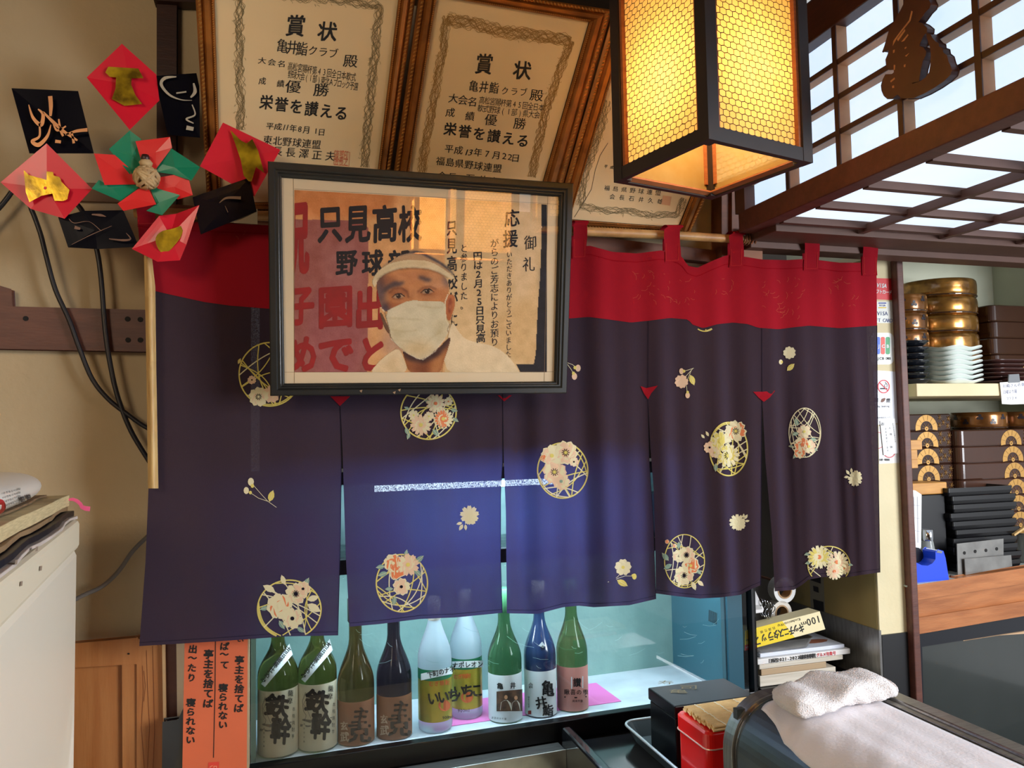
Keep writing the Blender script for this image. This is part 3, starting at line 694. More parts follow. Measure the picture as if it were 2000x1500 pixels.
W(m, '円は2月25日只見高', (933, 500), (939, 660), (19, 18.5), off=.02); W(m, 'と参りました。', (906, 485), (906, 596), (15, 18), off=.015, jit=.6)
W(m, '只見高校が', (882, 445), (884, 585), (21, 32), off=.02); W(m, 'に', (887, 625), (887, 625), (14, 30), off=.02)
m.build('lettering', mat('sumi_ink', (20, 18, 24), .7), pic)
m = MB()
W(m, '祝', (574, 462), (574, 462), (60, 150), off=.05); W(m, '子', (588, 596), (588, 596), (52, 78), off=.05); W(m, '園', (655, 598), (655, 598), (72, 86), off=.04); W(m, '出', (722, 602), (722, 602), (60, 86), off=.05)
W(m, 'め', (591, 692), (591, 692), (60, 78), off=.05); W(m, 'で', (656, 692), (656, 692), (74, 78), off=.045); W(m, 'と', (728, 692), (728, 692), (62, 76), off=.05)
m.build('lettering', mat('red_brush_paint', (170, 26, 24), .7, var=(30, .5), rgb2=(128, 30, 26)), pic)
# ================================================================ NOREN (split curtain)
def interp(pl, t, ax):
    """point on a polyline at fraction t of its span along axis ax"""
    a, b = pl[0][ax], pl[-1][ax]; v = a+(b-a)*t
    for i in range(1, len(pl)):
        if (pl[i][ax]-v)*(b-a) >= -1e-9:
            p, q = pl[i-1], pl[i]; d = q[ax]-p[ax]; f = (v-p[ax])/d if abs(d) > 1e-9 else 0
            return lerp2(p, q, min(1, max(0, f)))
    return pl[-1]
def wave(X, z):
    h = Z(0)-z                      # below eye level
    g = 1/(1+math.exp(-(X-.42)/.09)) # deeper folds towards the right
    w = g*(.010*math.sin(X*46+.6+.3*math.sin(z*5))+.007*math.sin(X*83+1.1)) + (1-g)*(.004*math.sin(X*21+.5)+.002*math.sin(X*47+z*4))
    w *= .45+.55*min(1, max(0, (Z(.28)-z)/.35))
    w += .010*math.exp(-((X-(-.03)-(Z(.3)-z)*.35)/.03)**2)*math.exp(-((z-Z(.2))/.14)**2)
    return w
class Cloth:
    def __call__(s, px, py, lift=0.0):
        d = ray(px, py); y = 1.60
        for _ in range(4):
            p = d*(y/d.y); y = 1.60-wave(p.x, CZ+p.z)
        p = CAM+d*((y-lift)/d.y); return p
CL = Cloth()
nor = thing('split_curtain', 'dark purple noren curtain with red band and printed flower balls', 'curtain', (0.6, 1.6, Z(-.4)))
M_noren = cloth_mat('noren_cloth', (68, 54, 62), (40, 52, 100), .24, .018)
M_band = cloth_mat('noren_red_band', (160, 32, 44), (150, 10, 20), .12, 0)
M_print = cloth_mat('cream_print', (236, 226, 188), (200, 210, 200), .25, 0, False)
M_py = cloth_mat('yellow_print', (230, 214, 120), (180, 190, 150), .25, 0, False)
M_pg = cloth_mat('green_print', (150, 176, 158), (120, 170, 160), .25, 0, False)
M_po = cloth_mat('orange_print', (236, 142, 96), (190, 130, 110), .25, 0, False)
M_pp = cloth_mat('peach_print', (238, 206, 174), (200, 190, 190), .25, 0, False)
M_pd = cloth_mat('dark_print', (36, 32, 44), (20, 20, 40), .1, 0, False)
PR = [M_print, M_py, M_pg, M_po, M_pp, M_pd]
BT = [(268, 425), (340, 432), (520, 440), (800, 455), (1000, 468), (1115, 482), (1153, 480), (1197, 492), (1244, 495), (1291, 489), (1329, 498), (1344, 519), (1362, 523), (1390, 510), (1420, 498), (1452, 501), (1490, 507), (1536, 508), (1568, 506), (1600, 508), (1640, 513), (1686, 513), (1712, 516)]
BB = [(297, 567), (340, 577), (400, 590), (450, 597), (525, 603), (650, 606), (800, 612), (1000, 622), (1112, 622), (1150, 619), (1197, 625), (1232, 630), (1270, 626), (1309, 621), (1344, 624), (1353, 634), (1373, 641), (1402, 633), (1432, 630), (1461, 633), (1480, 640), (1520, 643), (1552, 639), (1580, 636), (1640, 641), (1680, 638), (1713, 636)]
def coons(top, bot, left, right, axl=1):
    def fn(s, t):
        a, b = interp(top, s, 0), interp(bot, s, 0); l, r = interp(left, t, 1), interp(right, t, 1)
        c00, c10, c01, c11 = top[0], top[-1], bot[0], bot[-1]
        x = (1-t)*a[0]+t*b[0]+(1-s)*l[0]+s*r[0]-((1-s)*(1-t)*c00[0]+s*(1-t)*c10[0]+(1-s)*t*c01[0]+s*t*c11[0])
        y = (1-t)*a[1]+t*b[1]+(1-s)*l[1]+s*r[1]-((1-s)*(1-t)*c00[1]+s*(1-t)*c10[1]+(1-s)*t*c01[1]+s*t*c11[1])
        return x, y
    return fn
fn = coons(BT, BB, [(268, 425), (272, 470), (290, 540), (297, 567)], [(1712, 516), (1713, 636)])
MB().grid(lambda s, t: CL(*fn(s, t), .0012), 240, 16).build('red_band', M_band, nor, smooth=True)
MB().ribbon([interp(BT, i/160, 0) for i in range(160)], 1.2, lambda x, y, l: CL(x, y+17, .002)).build('stitching', cloth_mat('red_thread', (150, 16, 28), (90, 5, 10), .1, 0, False), nor)
# faint scuffs on the red band
rnd = random.Random(5); m = MB()
for cx, cy, k in ((1260, 550, 10), (1290, 560, 12), (1335, 565, 10), (1540, 590, 14), (1560, 560, 8), (1500, 575, 8), (1640, 560, 8), (1655, 590, 6), (1420, 550, 6), (460, 470, 2)):
    for _ in range(k):
        x = cx+rnd.uniform(-22, 22); y = cy+rnd.uniform(-28, 28); a = rnd.uniform(0, 3.1); l = rnd.uniform(3, 14)
        m.ribbon([(x, y), (x+l*.5*math.cos(a), y+l*.5*math.sin(a)), (x+l*math.cos(a+.4), y+l*math.sin(a+.4))], .55, CL, .0018)
m.build('lint', cloth_mat('lint_thread', (196, 92, 70), (90, 30, 30), .1, 0, False), nor, kind='stuff')
def bb(x0, x1):
    k = [p for p in BB if x0 < p[0] < x1]; f = lambda x: interp(BB, (x-297)/(1713-297), 0)[1]
    return [(x0, f(x0)-1)]+[(p[0], p[1]-1) for p in k]+[(x1, f(x1)-1)]
E1 = [(664, 785), (667, 900), (665, 1050), (660, 1241)]; E2a = [(664.5, 785), (669, 880), (675, 1080), (683, 1224)]
E2 = [(982, 780), (982, 900), (978, 960), (978, 1100), (981, 1197)]; E3a = [(982.5, 780), (984, 900), (988, 1000), (990, 1198)]
E3 = [(1265, 780), (1268, 900), (1276, 1020), (1281, 1170)]; E4a = [(1265.5, 780), (1270, 870), (1277, 960), (1280, 1080), (1281, 1159)]
E4 = [(1488, 785), (1487, 950), (1486, 1143)]; E5a = [(1489, 785), (1495, 900), (1508, 1050), (1513, 1155)]
panels = [
    (bb(297, 664), [(272, 1262), (420, 1253), (560, 1243), (660, 1241)], [(297, 567), (290, 955), (284, 1100), (272, 1262)], E1),
    (bb(664, 982), [(683, 1224), (740, 1219), (820, 1209), (890, 1206), (981, 1197)], E2a, E2),
    (bb(982, 1266), [(990, 1198), (1050, 1199), (1100, 1186), (1130, 1183), (1160, 1186), (1230, 1182), (1281, 1170)], E3a, E3),
    (bb(1266, 1488), [(1281, 1159), (1326, 1165), (1367, 1169), (1406, 1167), (1446, 1162), (1464, 1152), (1486, 1143)], E4a, E4),
    (bb(1488, 1713), [(1513, 1155), (1551, 1152), (1567, 1142), (1579, 1132), (1607, 1127), (1657, 1127), (1682, 1123), (1719, 1118)], E5a, [(1713, 636), (1714, 800), (1717, 1000), (1719, 1118)])]
for tp_, bo, le, ri in panels:
    le = [tp_[0]]+[p for p in le if p[1] > tp_[0][1]+5]; ri = [tp_[-1]]+[p for p in ri if p[1] > tp_[-1][1]+5]
    le[-1] = bo[0]; ri[-1] = bo[-1]
    f2 = coons(tp_, bo, le, ri)
    MB().grid(lambda s, t: CL(*f2(s, t), 0), 60, 110).build('cloth_panel', M_noren, nor, smooth=True)
    mm_ = MB(); hp = [interp(bo, i/40, 0) for i in range(41)]
    mm_.ribbon([(x, y-7) for x, y in hp], .8, CL, .0008); mm_.ribbon([interp(ri, i/40, 1) for i in range(41)], .9, CL, .0009)
    mm_.build('hem', M_pd, nor)
for x0, x1, y0_, y1_ in ((268, 303, 404, 440), (1119, 1146, 440, 505), (1298, 1329, 448, 512), (1425, 1452, 460, 522), (1571, 1600, 467, 528), (1685, 1714, 476, 538)):
    t = MB(); pf_ = [(x0+1, y0_), (x1, y0_+1), (x1+0, y0_+30), (x1-2, y1_-1), (x0, y1_), (x0, y0_+30)]
    def loopfn(s, v, x0=x0, x1=x1, y0_=y0_, y1_=y1_):
        # front flap, over the pole, back flap
        if v < .25:
            p = Yp(1.63)(x0+(x1-x0)*s-4, y1_-22-(y1_-22-y0_)*v*4); return p
        if v < .5:
            a = (v-.25)*4*math.pi; p = Yp(1.61)(x0+(x1-x0)*s-2, y0_+2); return p+Vector((0, -.001+.021*math.cos(a), .012*math.sin(a)))
        k = (v-.5)*2; y = y0_+(y1_-y0_)*k; p = CL(x0+(x1-x0)*s+math.sin(k*5+x0)*1.2, y, .004 if k > .45 else .004+.012*(1-k/.45)); return p
    t.grid(loopfn, 6, 40); t.build('hanging_loop', M_band, nor, smooth=True)
    MB().ribbon([(x0+3, y0_+24), (x0+3, y1_-3), (x1-4, y1_-4), (x1-3, y0_+24)], .8, CL, .0205 if False else .0048).build('stitching', cloth_mat('loop_thread', (206, 60, 56), (90, 5, 10), .1, 0, False), nor)
for tri in ([(645, 774), (684, 774), (664, 793)], [(972, 772), (1000, 772), (985, 784)], [(1251, 754), (1262, 758), (1285, 753), (1272, 768), (1266, 780), (1258, 769)], [(1471, 765), (1490, 765), (1514, 763), (1504, 776), (1492, 785), (1482, 777)]):
    MB().decal(tri, CL, .0016).build('red_gusset', M_band, nor)
# ---- printed motifs
def petals(mb, cx, cy, r, n, mi, core=None, a0=0, ey=1.0, clip=None, notch=.12, dots=False):
    if clip and not clip(cx, cy+r*.3): return
    for k in range(n):
        a = a0+2*math.pi*k/n; pts = []
        for u, v in ((0, 0), (.35, .30), (.7, .42), (.95, .25), (1-notch, 0), (.95, -.25), (.7, -.42), (.35, -.30)):
            s = math.tan(math.pi/n)*1.5
            x = u*math.cos(a)-v*s*math.sin(a); y = u*math.sin(a)+v*s*math.cos(a); pts.append((cx+r*x, cy+r*y*ey))
        if clip: pts = [(x, min(y, clip.y)) if hasattr(clip, 'y') else (x, y) for x, y in pts]
        mb.decal(pts, CL, .0016+.00005*k, mi)
    if core is not None: mb.decal(ell(cx, cy, r*.2, r*.2*ey, 10), CL, .0024, core)
    if dots:
        for k in range(10):
            a = 2*math.pi*k/10; mb.ribbon([(cx+r*.14*math.cos(a), cy+r*.14*math.sin(a)*ey), (cx+r*.36*math.cos(a), cy+r*.36*math.sin(a)*ey)], 1.3, CL, .0026, 5)
def leaf(mb, x, y, l, a, mi, w=.32):
    pts = []
    for u, v in ((0, 0), (.25, .8), (.5, 1), (.75, .7), (1, 0), (.75, -.7), (.5, -1), (.25, -.8)):
        pts.append((x+l*(u*math.cos(a)-v*w*math.sin(a)*.8), y+l*(u*math.sin(a)+v*w*math.cos(a)*.8)))
    mb.decal(pts, CL, .0014, mi); mb.ribbon([(x, y), (x+l*math.cos(a), y+l*math.sin(a))], .7, CL, .0019, 0)
def ball(cx, cy, rx, ry, seed, flowers, leaves=(), ymax=None, ymin=None, col=1, n=13, w=2.5):
    rnd = random.Random(seed); mb = MB()
    ok = lambda x, y: (ymax is None or y < ymax(x)) and (ymin is None or y > ymin)
    E_ = [(cx+rx*math.cos(i*math.pi/30), cy+ry*math.sin(i*math.pi/30)) for i in range(61)]
    mb.ribbon(E_, w*1.1, CL, .0010, col, ok)
    for k in range(n):
        a = rnd.uniform(0, 6.28); b = a+rnd.uniform(1.4, 3.0); bend = rnd.uniform(-.3, .3); pts = []
        for i in range(17):
            t = i/16; x = (1-t)*math.cos(a)+t*math.cos(b); y = (1-t)*math.sin(a)+t*math.sin(b); q = math.sin(t*math.pi)*bend
            x += q*math.cos((a+b)/2); y += q*math.sin((a+b)/2); r_ = math.hypot(x, y)
            if r_ > 1: x /= r_; y /= r_
            pts.append((cx+rx*x, cy+ry*y))
        mb.ribbon(pts, w*.85, CL, .0010+.00003*k, col if rnd.random() < .6 else 0, ok)
    for lx, ly, l, a, mi in leaves:
        if ok(lx, ly): leaf(mb, lx, ly, l, a, mi)
    for fx, fy, r_, np_, mi, core, dots in flowers:
        if ok(fx, fy):
            petals(mb, fx, fy, r_*1.12, np_, 0 if mi != 0 else 4, None, a0=fx); petals(mb, fx, fy, r_*.98, np_, mi, core, a0=fx, dots=dots)
    if ymax:
        pass
    mb.build('flower_ball_print', PR, nor)
ball(527, 731, 60, 62, 1, [(505, 775, 18, 5, 4, 0, True), (492, 742, 8, 5, 0, 5, False), (530, 770, 16, 5, 0, 1, False)], [(470, 700, 12, 2, 1)])
ball(837, 805, 54, 53, 2, [(822, 830, 20, 12, 0, 1, False), (866, 818, 19, 16, 3, 1, False), (851, 788, 18, 12, 0, 3, False), (808, 811, 10, 8, 4, 1, False), (876, 784, 8, 7, 4, 3, False), (838, 813, 9, 6, 0, 1, False)], [(792, 835, 16, 1.2, 2), (800, 845, 14, 1.9, 2), (845, 838, 18, .9, 2), (880, 800, 14, .2, 2), (884, 816, 14, .6, 2), (800, 800, 12, 3.6, 2), (842, 786, 13, 3.4, 2)])
ball(565, 1190, 62, 57, 3, [(578, 1160, 20, 5, 4, 5, True), (546, 1184, 23, 4, 3, 0, False), (571, 1208, 20, 6, 4, 5, False), (592, 1150, 14, 5, 4, 5, False)], [(537, 1155, 26, 3.6, 0), (556, 1142, 20, 4.4, 0), (594, 1146, 20, 5.2, 2), (600, 1180, 30, .5, 0), (600, 1172, 24, 6.0, 0), (545, 1212, 20, 1.0, 2), (525, 1186, 18, 2.9, 2), (580, 1225, 18, .6, 2)], ymax=lambda x: 1248-(x-500)*.03-4)
ball(785, 1139, 50, 56, 4, [(797, 1103, 21, 9, 0, 1, False), (768, 1100, 17, 4, 3, 0, False), (776, 1116, 13, 3, 3, 0, False), (784, 1146, 16, 5, 4, 5, False)], [(752, 1106, 18, 3.0, 2), (757, 1118, 20, 2.8, 2), (792, 1088, 15, 4.9, 2), (812, 1098, 20, 5.6, 2), (808, 1112, 20, .7, 2), (768, 1150, 16, 3.1, 2), (772, 1165, 18, 1.8, 2)])
ball(1099, 919, 49, 54, 5, [(1105, 884, 22, 5, 4, 1, True), (1078, 890, 20, 5, 4, 1, False), (1083, 922, 22, 5, 0, 1, True), (1062, 895, 7, 5, 3, 3, False), (1121, 902, 9, 5, 0, 5, False), (1096, 940, 16, 5, 0, 2, False)], [])
ball(1423, 877, 37, 52, 6, [(1437, 842, 20, 6, 3, 1, True), (1408, 862, 20, 9, 1, 1, False), (1422, 890, 22, 12, 1, 1, True), (1386, 874, 11, 5, 0, 5, False), (1396, 884, 10, 5, 0, 1, False)], [(1384, 852, 11, 4.2, 0), (1376, 856, 10, 4.0, 0), (1452, 848, 10, 5.3, 2), (1398, 905, 16, 1.6, 2)])
ball(1572, 845, 31, 48, 7, [(1571, 843, 13, 6, 0, 1, False), (1566, 868, 14, 5, 3, 3, False), (1562, 884, 11, 5, 3, 3, False), (1580, 872, 13, 6, 0, 1, False)], [(1558, 832, 16, 4.4, 2), (1560, 845, 14, 2.8, 2), (1582, 858, 14, .1, 2), (1550, 872, 10, 3.2, 2), (1556, 886, 12, 2.2, 2), (1588, 876, 10, .4, 2)], col=0, n=15, w=1.6)
ball(1337, 1096, 39, 52, 8, [(1341, 1084, 16, 5, 4, 5, True), (1349, 1105, 16, 4, 3, 1, False), (1336, 1124, 18, 5, 4, 5, True), (1326, 1086, 12, 5, 4, 5, False), (1303, 1058, 4, 5, 3, 3, False), (1318, 1066, 4, 5, 3, 3, False)], [(1306, 1095, 20, 4.0, 2), (1312, 1102, 18, 2.6, 2), (1325, 1072, 14, 4.8, 2), (1330, 1134, 14, 2.0, 0), (1352, 1136, 18, 1.2, 0), (1362, 1134, 16, .7, 0), (1360, 1112, 14, .8, 2)], n=12, w=1.8)
ball(1619, 1104, 41, 37, 9, [(1600, 1088, 22, 14, 1, 3, False), (1635, 1098, 21, 14, 4, 3, False), (1648, 1110, 12, 12, 4, 3, False), (1630, 1116, 16, 14, 4, 3, False)], [(1582, 1080, 12, 2.8, 2), (1584, 1098, 12, 2.9, 2), (1656, 1102, 10, .2, 2)], ymax=lambda x: 1126, n=9, w=1.8)
ball(1377, 613, 28, 34, 10, [], ymin=641, n=14, w=2)
def sprig(name, parts, stems=()):
    mb = MB()
    for pl in stems: mb.ribbon(pl, .9, CL, .0012, 0)
    for k in parts:
        if k[0] == 'f': petals(mb, k[1], k[2], k[3], k[4], k[5], k[6] if len(k) > 6 else None, a0=k[7] if len(k) > 7 else -1.6)
        elif k[0] == 'b': mb.decal(ell(k[1], k[2], k[3]*.75, k[3], 10, 0), CL, .0015, k[4]); mb.decal(ell(k[1]+k[5], k[2]+k[6], k[3]*.45, k[3]*.5, 8), CL, .0018, 1)
        else: leaf(mb, k[1], k[2], k[3], k[4], k[5])
    mb.build('blossom_print', PR, nor)
sprig('a', [('b', 490, 941, 8, 0, 3, 8), ('b', 481, 958, 7, 0, 8, 4), ('l', 526, 980, 24, -1.25, 1)], [[(496, 949), (510, 965), (523, 979), (540, 991)], [(490, 963), (505, 973), (523, 979)]])
sprig('b', [('f', 917, 1006, 20, 9, 0), ('f', 920, 1012, 14, 7, 0), ('l', 903, 1021, 12, 2.9, 0), ('l', 904, 1024, 14, 2.1, 0), ('l', 909, 1024, 12, 1.5, 0)])
sprig('c', [('b', 1129, 719, 7, 4, -6, -1), ('b', 1122, 735, 7, 4, -2, -6)], [[(1107, 708), (1118, 712), (1124, 717)], [(1107, 710), (1116, 722), (1120, 730)]])
sprig('d', [('f', 1217, 1108, 17, 5, 0, 1, -1.6), ('b', 1239, 1126, 6, 1, -3, -2), ('l', 1205, 1133, 24, .5, 1)], [[(1214, 1112), (1212, 1120), (1206, 1127), (1187, 1137)], [(1234, 1125), (1220, 1125), (1206, 1130), (1187, 1137)]])
sprig('e', [('f', 1331, 745, 14, 5, 4, None, -2.4), ('b', 1331, 725, 6, 4, 5, 0), ('b', 1343, 772, 6, 4, 0, -6), ('l', 1348, 732, 22, 1.2, 1)], [[(1336, 725), (1346, 722), (1355, 719)], [(1335, 740), (1344, 730), (1353, 720)], [(1342, 766), (1341, 755), (1339, 750), (1350, 724)]])
sprig('f', [('f', 1542, 689, 13, 5, 0, None, -1.9), ('b', 1525, 707, 5, 0, 2, 0), ('l', 1537, 724, 20, -.75, 1)])
sprig('g', [('f', 1440, 1020, 17, 10, 0), ('f', 1444, 1024, 13, 6, 0), ('l', 1452, 1012, 9, -1.5, 0), ('l', 1454, 1014, 11, -1.0, 0), ('l', 1455, 1018, 9, -.1, 0)])
sprig('h', [('f', 1670, 936, 15, 9, 0), ('f', 1672, 930, 12, 6, 0), ('l', 1658, 931, 10, 3.0, 0), ('l', 1659, 927, 11, -2.2, 0), ('l', 1663, 924, 10, -1.6, 0)])
# bamboo pole through the loops
pole = tag(MB().build('curtain_pole_x', M_bamboo), 'x', 'x') if False else None
pts = [Yp(1.61)(x, y) for x, y in ((262, 415), (700, 427), (1115, 451), (1300, 459), (1440, 467), (1478, 468), (1540, 470), (1616, 475), (1622, 475.5), (1628, 476), (1700, 480), (1743, 484), (1768, 486))]
o = MB().tube(pts, [.0105, .0105, .0105, .0105, .010, .0115, .0095, .0092, .0125, .0092, .009, .0105, .006], 14).build('bamboo_pole', M_bamboo, smooth=True)
tag(o, 'thin brown bamboo pole carrying the red loops of the noren', 'pole')
wr = MB()
for k in range(4): wr.tube([Yp(1.61)(1452+k*6, 467+k*.3)+Vector((0, .016*math.cos(a), .015*math.sin(a))) for a in [i*.6 for i in range(12)]], .0022, 6)
wr.tube([Yp(1.60)(1447, 452), Yp(1.595)(1450, 462), Yp(1.60)(1449, 474)], .003, 6)
wr.build('cord_lashing', mat('cord', (126, 76, 46), .8), o)
# split bamboo strip hanging at the left edge
bs = [(283, 500), (303, 503), (305, 720), (308, 955), (290, 954), (285, 722)]
MBp = Yp(1.575); mb = MB()
def cane(s, t):
    xl = interp([(281, 498), (284, 620), (286, 725), (289, 954)], t, 1); xr = interp([(296, 498), (303, 560), (305, 725), (309, 954)], t, 1)
    return MBp(xl[0]+(xr[0]-xl[0])*s, xl[1]+(xr[1]-xl[1])*s, .009*math.sin(math.pi*s)+(.003 if abs(t-.48) < .015 or abs(t-.16) < .008 else 0))
mb.grid(cane, 8, 60); mb.grid(lambda s, t: cane(s, t)+Vector((0, .006*math.sin(math.pi*s)+.002, 0)), 8, 60)
tag(mb.build('bamboo_strip', M_bamboo_pale, smooth=True), 'pale split bamboo strip hanging upright at the left edge of the noren', 'bamboo')

# ================================================================ LANTERN
h = .44; near, right_, left_, far = [Zp(h)(x, y) for x, y in ((1393, 273), (1596, 319), (1191, 355), (1382, 390))]
cen = (near+right_+left_+far)/4; ex = ((right_-near)+(far-left_))/2; sd = ex.length; ang = math.atan2(ex.y, ex.x)
HL = .36
M_lpaper = bpy.data.materials.new('lantern_paper'); M_lpaper.use_nodes = True; nt = M_lpaper.node_tree; nt.nodes.clear()
_o = nt.nodes.new('ShaderNodeOutputMaterial'); _t = nt.nodes.new('ShaderNodeBsdfTranslucent'); _d = nt.nodes.new('ShaderNodeBsdfDiffuse'); _m = nt.nodes.new('ShaderNodeMixShader'); _m.inputs[0].default_value = .62
_n = nt.nodes.new('ShaderNodeTexNoise'); _n.inputs['Scale'].default_value = 38; _n.inputs['Detail'].default_value = 6; _c = nt.nodes.new('ShaderNodeTexCoord'); nt.links.new(_c.outputs['Object'], _n.inputs['Vector'])
_x = nt.nodes.new('ShaderNodeMix'); _x.data_type = 'RGBA'; _x.inputs[6].default_value = lin((250, 218, 150)); _x.inputs[7].default_value = lin((240, 194, 112)); nt.links.new(_n.outputs['Fac'], _x.inputs[0])
nt.links.new(_x.outputs[2], _t.inputs[0]); nt.links.new(_x.outputs[2], _d.inputs[0]); nt.links.new(_d.outputs[0], _m.inputs[1]); nt.links.new(_t.outputs[0], _m.inputs[2]); nt.links.new(_m.outputs[0], _o.inputs[0])
M_lframe = mat('lantern_frame', (44, 34, 32), .5, var=(20, .4), rgb2=(34, 26, 24)); M_lip = mat('lantern_inner_wood', (176, 104, 60), .5, var=(40, .5), rgb2=(140, 76, 40), stretch=(1, 1, 6))
def lantern(center, ang, lbl, group, energy):
    """center = middle of the bottom edge square"""
    t = thing('paper_lantern', lbl, 'lantern', center, group)
    R = Matrix.Rotation(ang, 3, 'Z'); C_ = Vector(center); H = sd/2
    def P(x, y, z): return C_+R @ Vector((x, y, z))
    w = .023
    for sx, sy in ((-1, -1), (1, -1), (1, 1), (-1, 1)):
        MB().prism([P(sx*H, sy*H, 0), P(sx*(H-w), sy*H, 0), P(sx*(H-w), sy*(H-w), 0), P(sx*H, sy*(H-w), 0)], (0, 0, HL)).build('corner_post', M_lframe, t)
    for k in range(4):
        R2 = Matrix.Rotation(k*math.pi/2, 3, 'Z')
        def B(x, y, z): return C_+R @ (R2 @ Vector((x, y, z)))
        for z0, z1 in ((0, w), (HL-w, HL)):
            MB().prism([B(-H+w, -H+.0008, z0), B(H-w, -H+.0008, z0), B(H-w, -H+.0115, z0), B(-H+w, -H+.0115, z0)], (0, 0, z1-z0)).build('rail', M_lframe, t)
        l = MB(); a = H-w; d0, d1 = -H+.004, -H+.016
        l.prism([B(-a, d0, w), B(-a+.006, d0, w), B(-a+.006, d1, w), B(-a, d1, w)], (0, 0, HL-2*w)); l.prism([B(a-.006, d0, w), B(a, d0, w), B(a, d1, w), B(a-.006, d1, w)], (0, 0, HL-2*w))
        l.prism([B(-a, d0, HL-w-.005), B(a, d0, HL-w-.005), B(a, d1, HL-w-.005), B(-a, d1, HL-w-.005)], (0, 0, .005))
        l.build('inner_lip', M_lip, t)
        MB().add([B(-a, -H+.012, .004), B(a, -H+.012, .004), B(a, -H+.012, HL-w), B(-a, -H+.012, HL-w)], [[0, 1, 2, 3]]).build('paper_panel', M_lpaper, t)
        # inner sill seen from below
        MB().prism([B(-a, -H+.0135, 0.002), B(a, -H+.0135, .002), B(a, -H+w, .006), B(-a, -H+w, .006)], (0, 0, .003)).build('inner_sill', M_lip, t)
        # printed wire netting of hexagons on the paper
        hm_ = MB(); px_, pz = .0070, .0210; rows = int((HL-2*w)/pz)+2; cols = int(2*a/px_)+2; th = .0013
        def seg(u0, v0, u1, v1):
            u0, u1 = [min(max(q, -a), a) for q in (u0, u1)]; v0, v1 = [min(max(q, w), HL-w) for q in (v0, v1)]
            du, dv = u1-u0, v1-v0; L = math.hypot(du, dv)
            if L < 1e-4: return
            nu, nv = -dv/L*th/2, du/L*th/2; y = -H+.0112
            hm_.add([B(u0+nu, y, v0+nv), B(u0-nu, y, v0-nv), B(u1-nu, y, v1-nv), B(u1+nu, y, v1+nv)], [[0, 1, 2, 3]])
        for r_ in range(rows):
            for c_ in range(cols):
                u = -a+c_*px_; v = w+r_*pz+(pz/2 if c_ % 2 else 0); jt = .0008*math.sin(c_*3.1+r_*1.7)
                seg(u, v-pz*.2, u, v+pz*.2); seg(u, v+pz*.2, u+px_, v+pz*.3); seg(u, v-pz*.2, u+px_, v-pz*.3)
        hm_.build('hexagon_netting', M_dark, t, kind='stuff')
    MB().prism([P(-H+w, -H+w, HL-.004), P(H-w, -H+w, HL-.004), P(H-w, H-w, HL-.004), P(-H+w, H-w, HL-.004)], (0, 0, .004)).build('top_board', M_lframe, t)
    MB().tube([P(0, 0, HL-.002), P(0, 0, (CZ+.98-C_.z))], .004).build('hanging_cord', M_black, t)
    MB().lathe(P(0, 0, HL-.10), [(.0, 0), (.012, .004), (.018, .02), (.014, .04), (.010, .06)], 12).build('bulb', mat('bulb_glass', (255, 220, 160), .4, emit=((255, 214, 140), 8)), t, smooth=True)
    l = point('lantern_bulb', P(0.0, 0, HL*.42), .022, energy, (1.0, .72, .38)); l.parent = t; l.matrix_parent_inverse = Matrix.Translation(-t.location)
    return t
Lang = ang
lantern(cen, ang, 'square black framed paper lantern with hexagon netting hanging before the certificates', 'square paper lanterns over the counter', E_LANTERN)
# two more lanterns hang behind the guest; the picture glass mirrors them
def mirrored(px, py, dist, hz):
    d = ray(px, py); p = PP(px, py, .0015); n = PP.n; u = d.normalized(); rr = u-2*u.dot(n)*n
    return p+rr*((dist-(p-CAM).length)/1.0)
for px, py, dist, lb in ((940, 428, 3.1, 'square paper lantern hanging above the guest seats'), (842, 446, 4.9, 'square paper lantern hanging furthest back in the room')):
    q = mirrored(px, py, dist, h)
    lantern((q.x, q.y, q.z-.16), 0.02, lb, 'square paper lanterns over the counter', E_LANTERN*9.0)

# ================================================================ CARVED CHARACTER on the lattice
KX = Xp(1.035); K = lambda *v: [(1700+.14*v[i], .14*v[i+1]) for i in range(0, len(v), 2)]
kt = thing('carved_turtle_character', 'large carved wooden character mounted on the paper lattice window', 'carving', KX(1790, 150))
M_carv = mat('carved_wood', (70, 40, 34), .5, var=(18, .5), rgb2=(54, 30, 26))
outline = K(460, -180, 640, -170, 780, -60, 835, 60, 820, 110, 760, 170, 690, 270, 655, 310, 720, 340, 785, 395, 780, 450, 740, 490, 690, 600, 680, 650, 730, 670, 770, 720, 765, 775, 730, 840, 700, 960, 680, 1080, 675, 1130, 580, 1150, 575, 1180, 680, 1150, 770, 1090, 825, 1010, 845, 880, 850, 740, 835, 640, 805, 560, 785, 470, 830, 480, 860, 540, 905, 590, 945, 610, 950, 660, 1000, 680, 1010, 740, 1060, 780, 1085, 870, 1110, 920, 1130, 980, 1110, 1040, 1030, 1120, 900, 1210, 740, 1300, 600, 1360, 430, 1365, 410, 1330, 380, 1310, 330, 1345, 310, 1375, 240, 1375, 190, 1330, 160, 1260, 152, 1190, 175, 1110, 210, 1045, 300, 1040, 335, 1010, 330, 965, 270, 970, 225, 920, 215, 830, 245, 760, 265, 690, 235, 700, 180, 725, 170, 720, 200, 640, 235, 520, 265, 410, 310, 330, 350, 270, 420, 150, 465, 60)
mb = MB(); mb.slab(outline, KX, .016); mb.build('carved_character', M_carv, kt, bevel=.0012)
mb = MB()
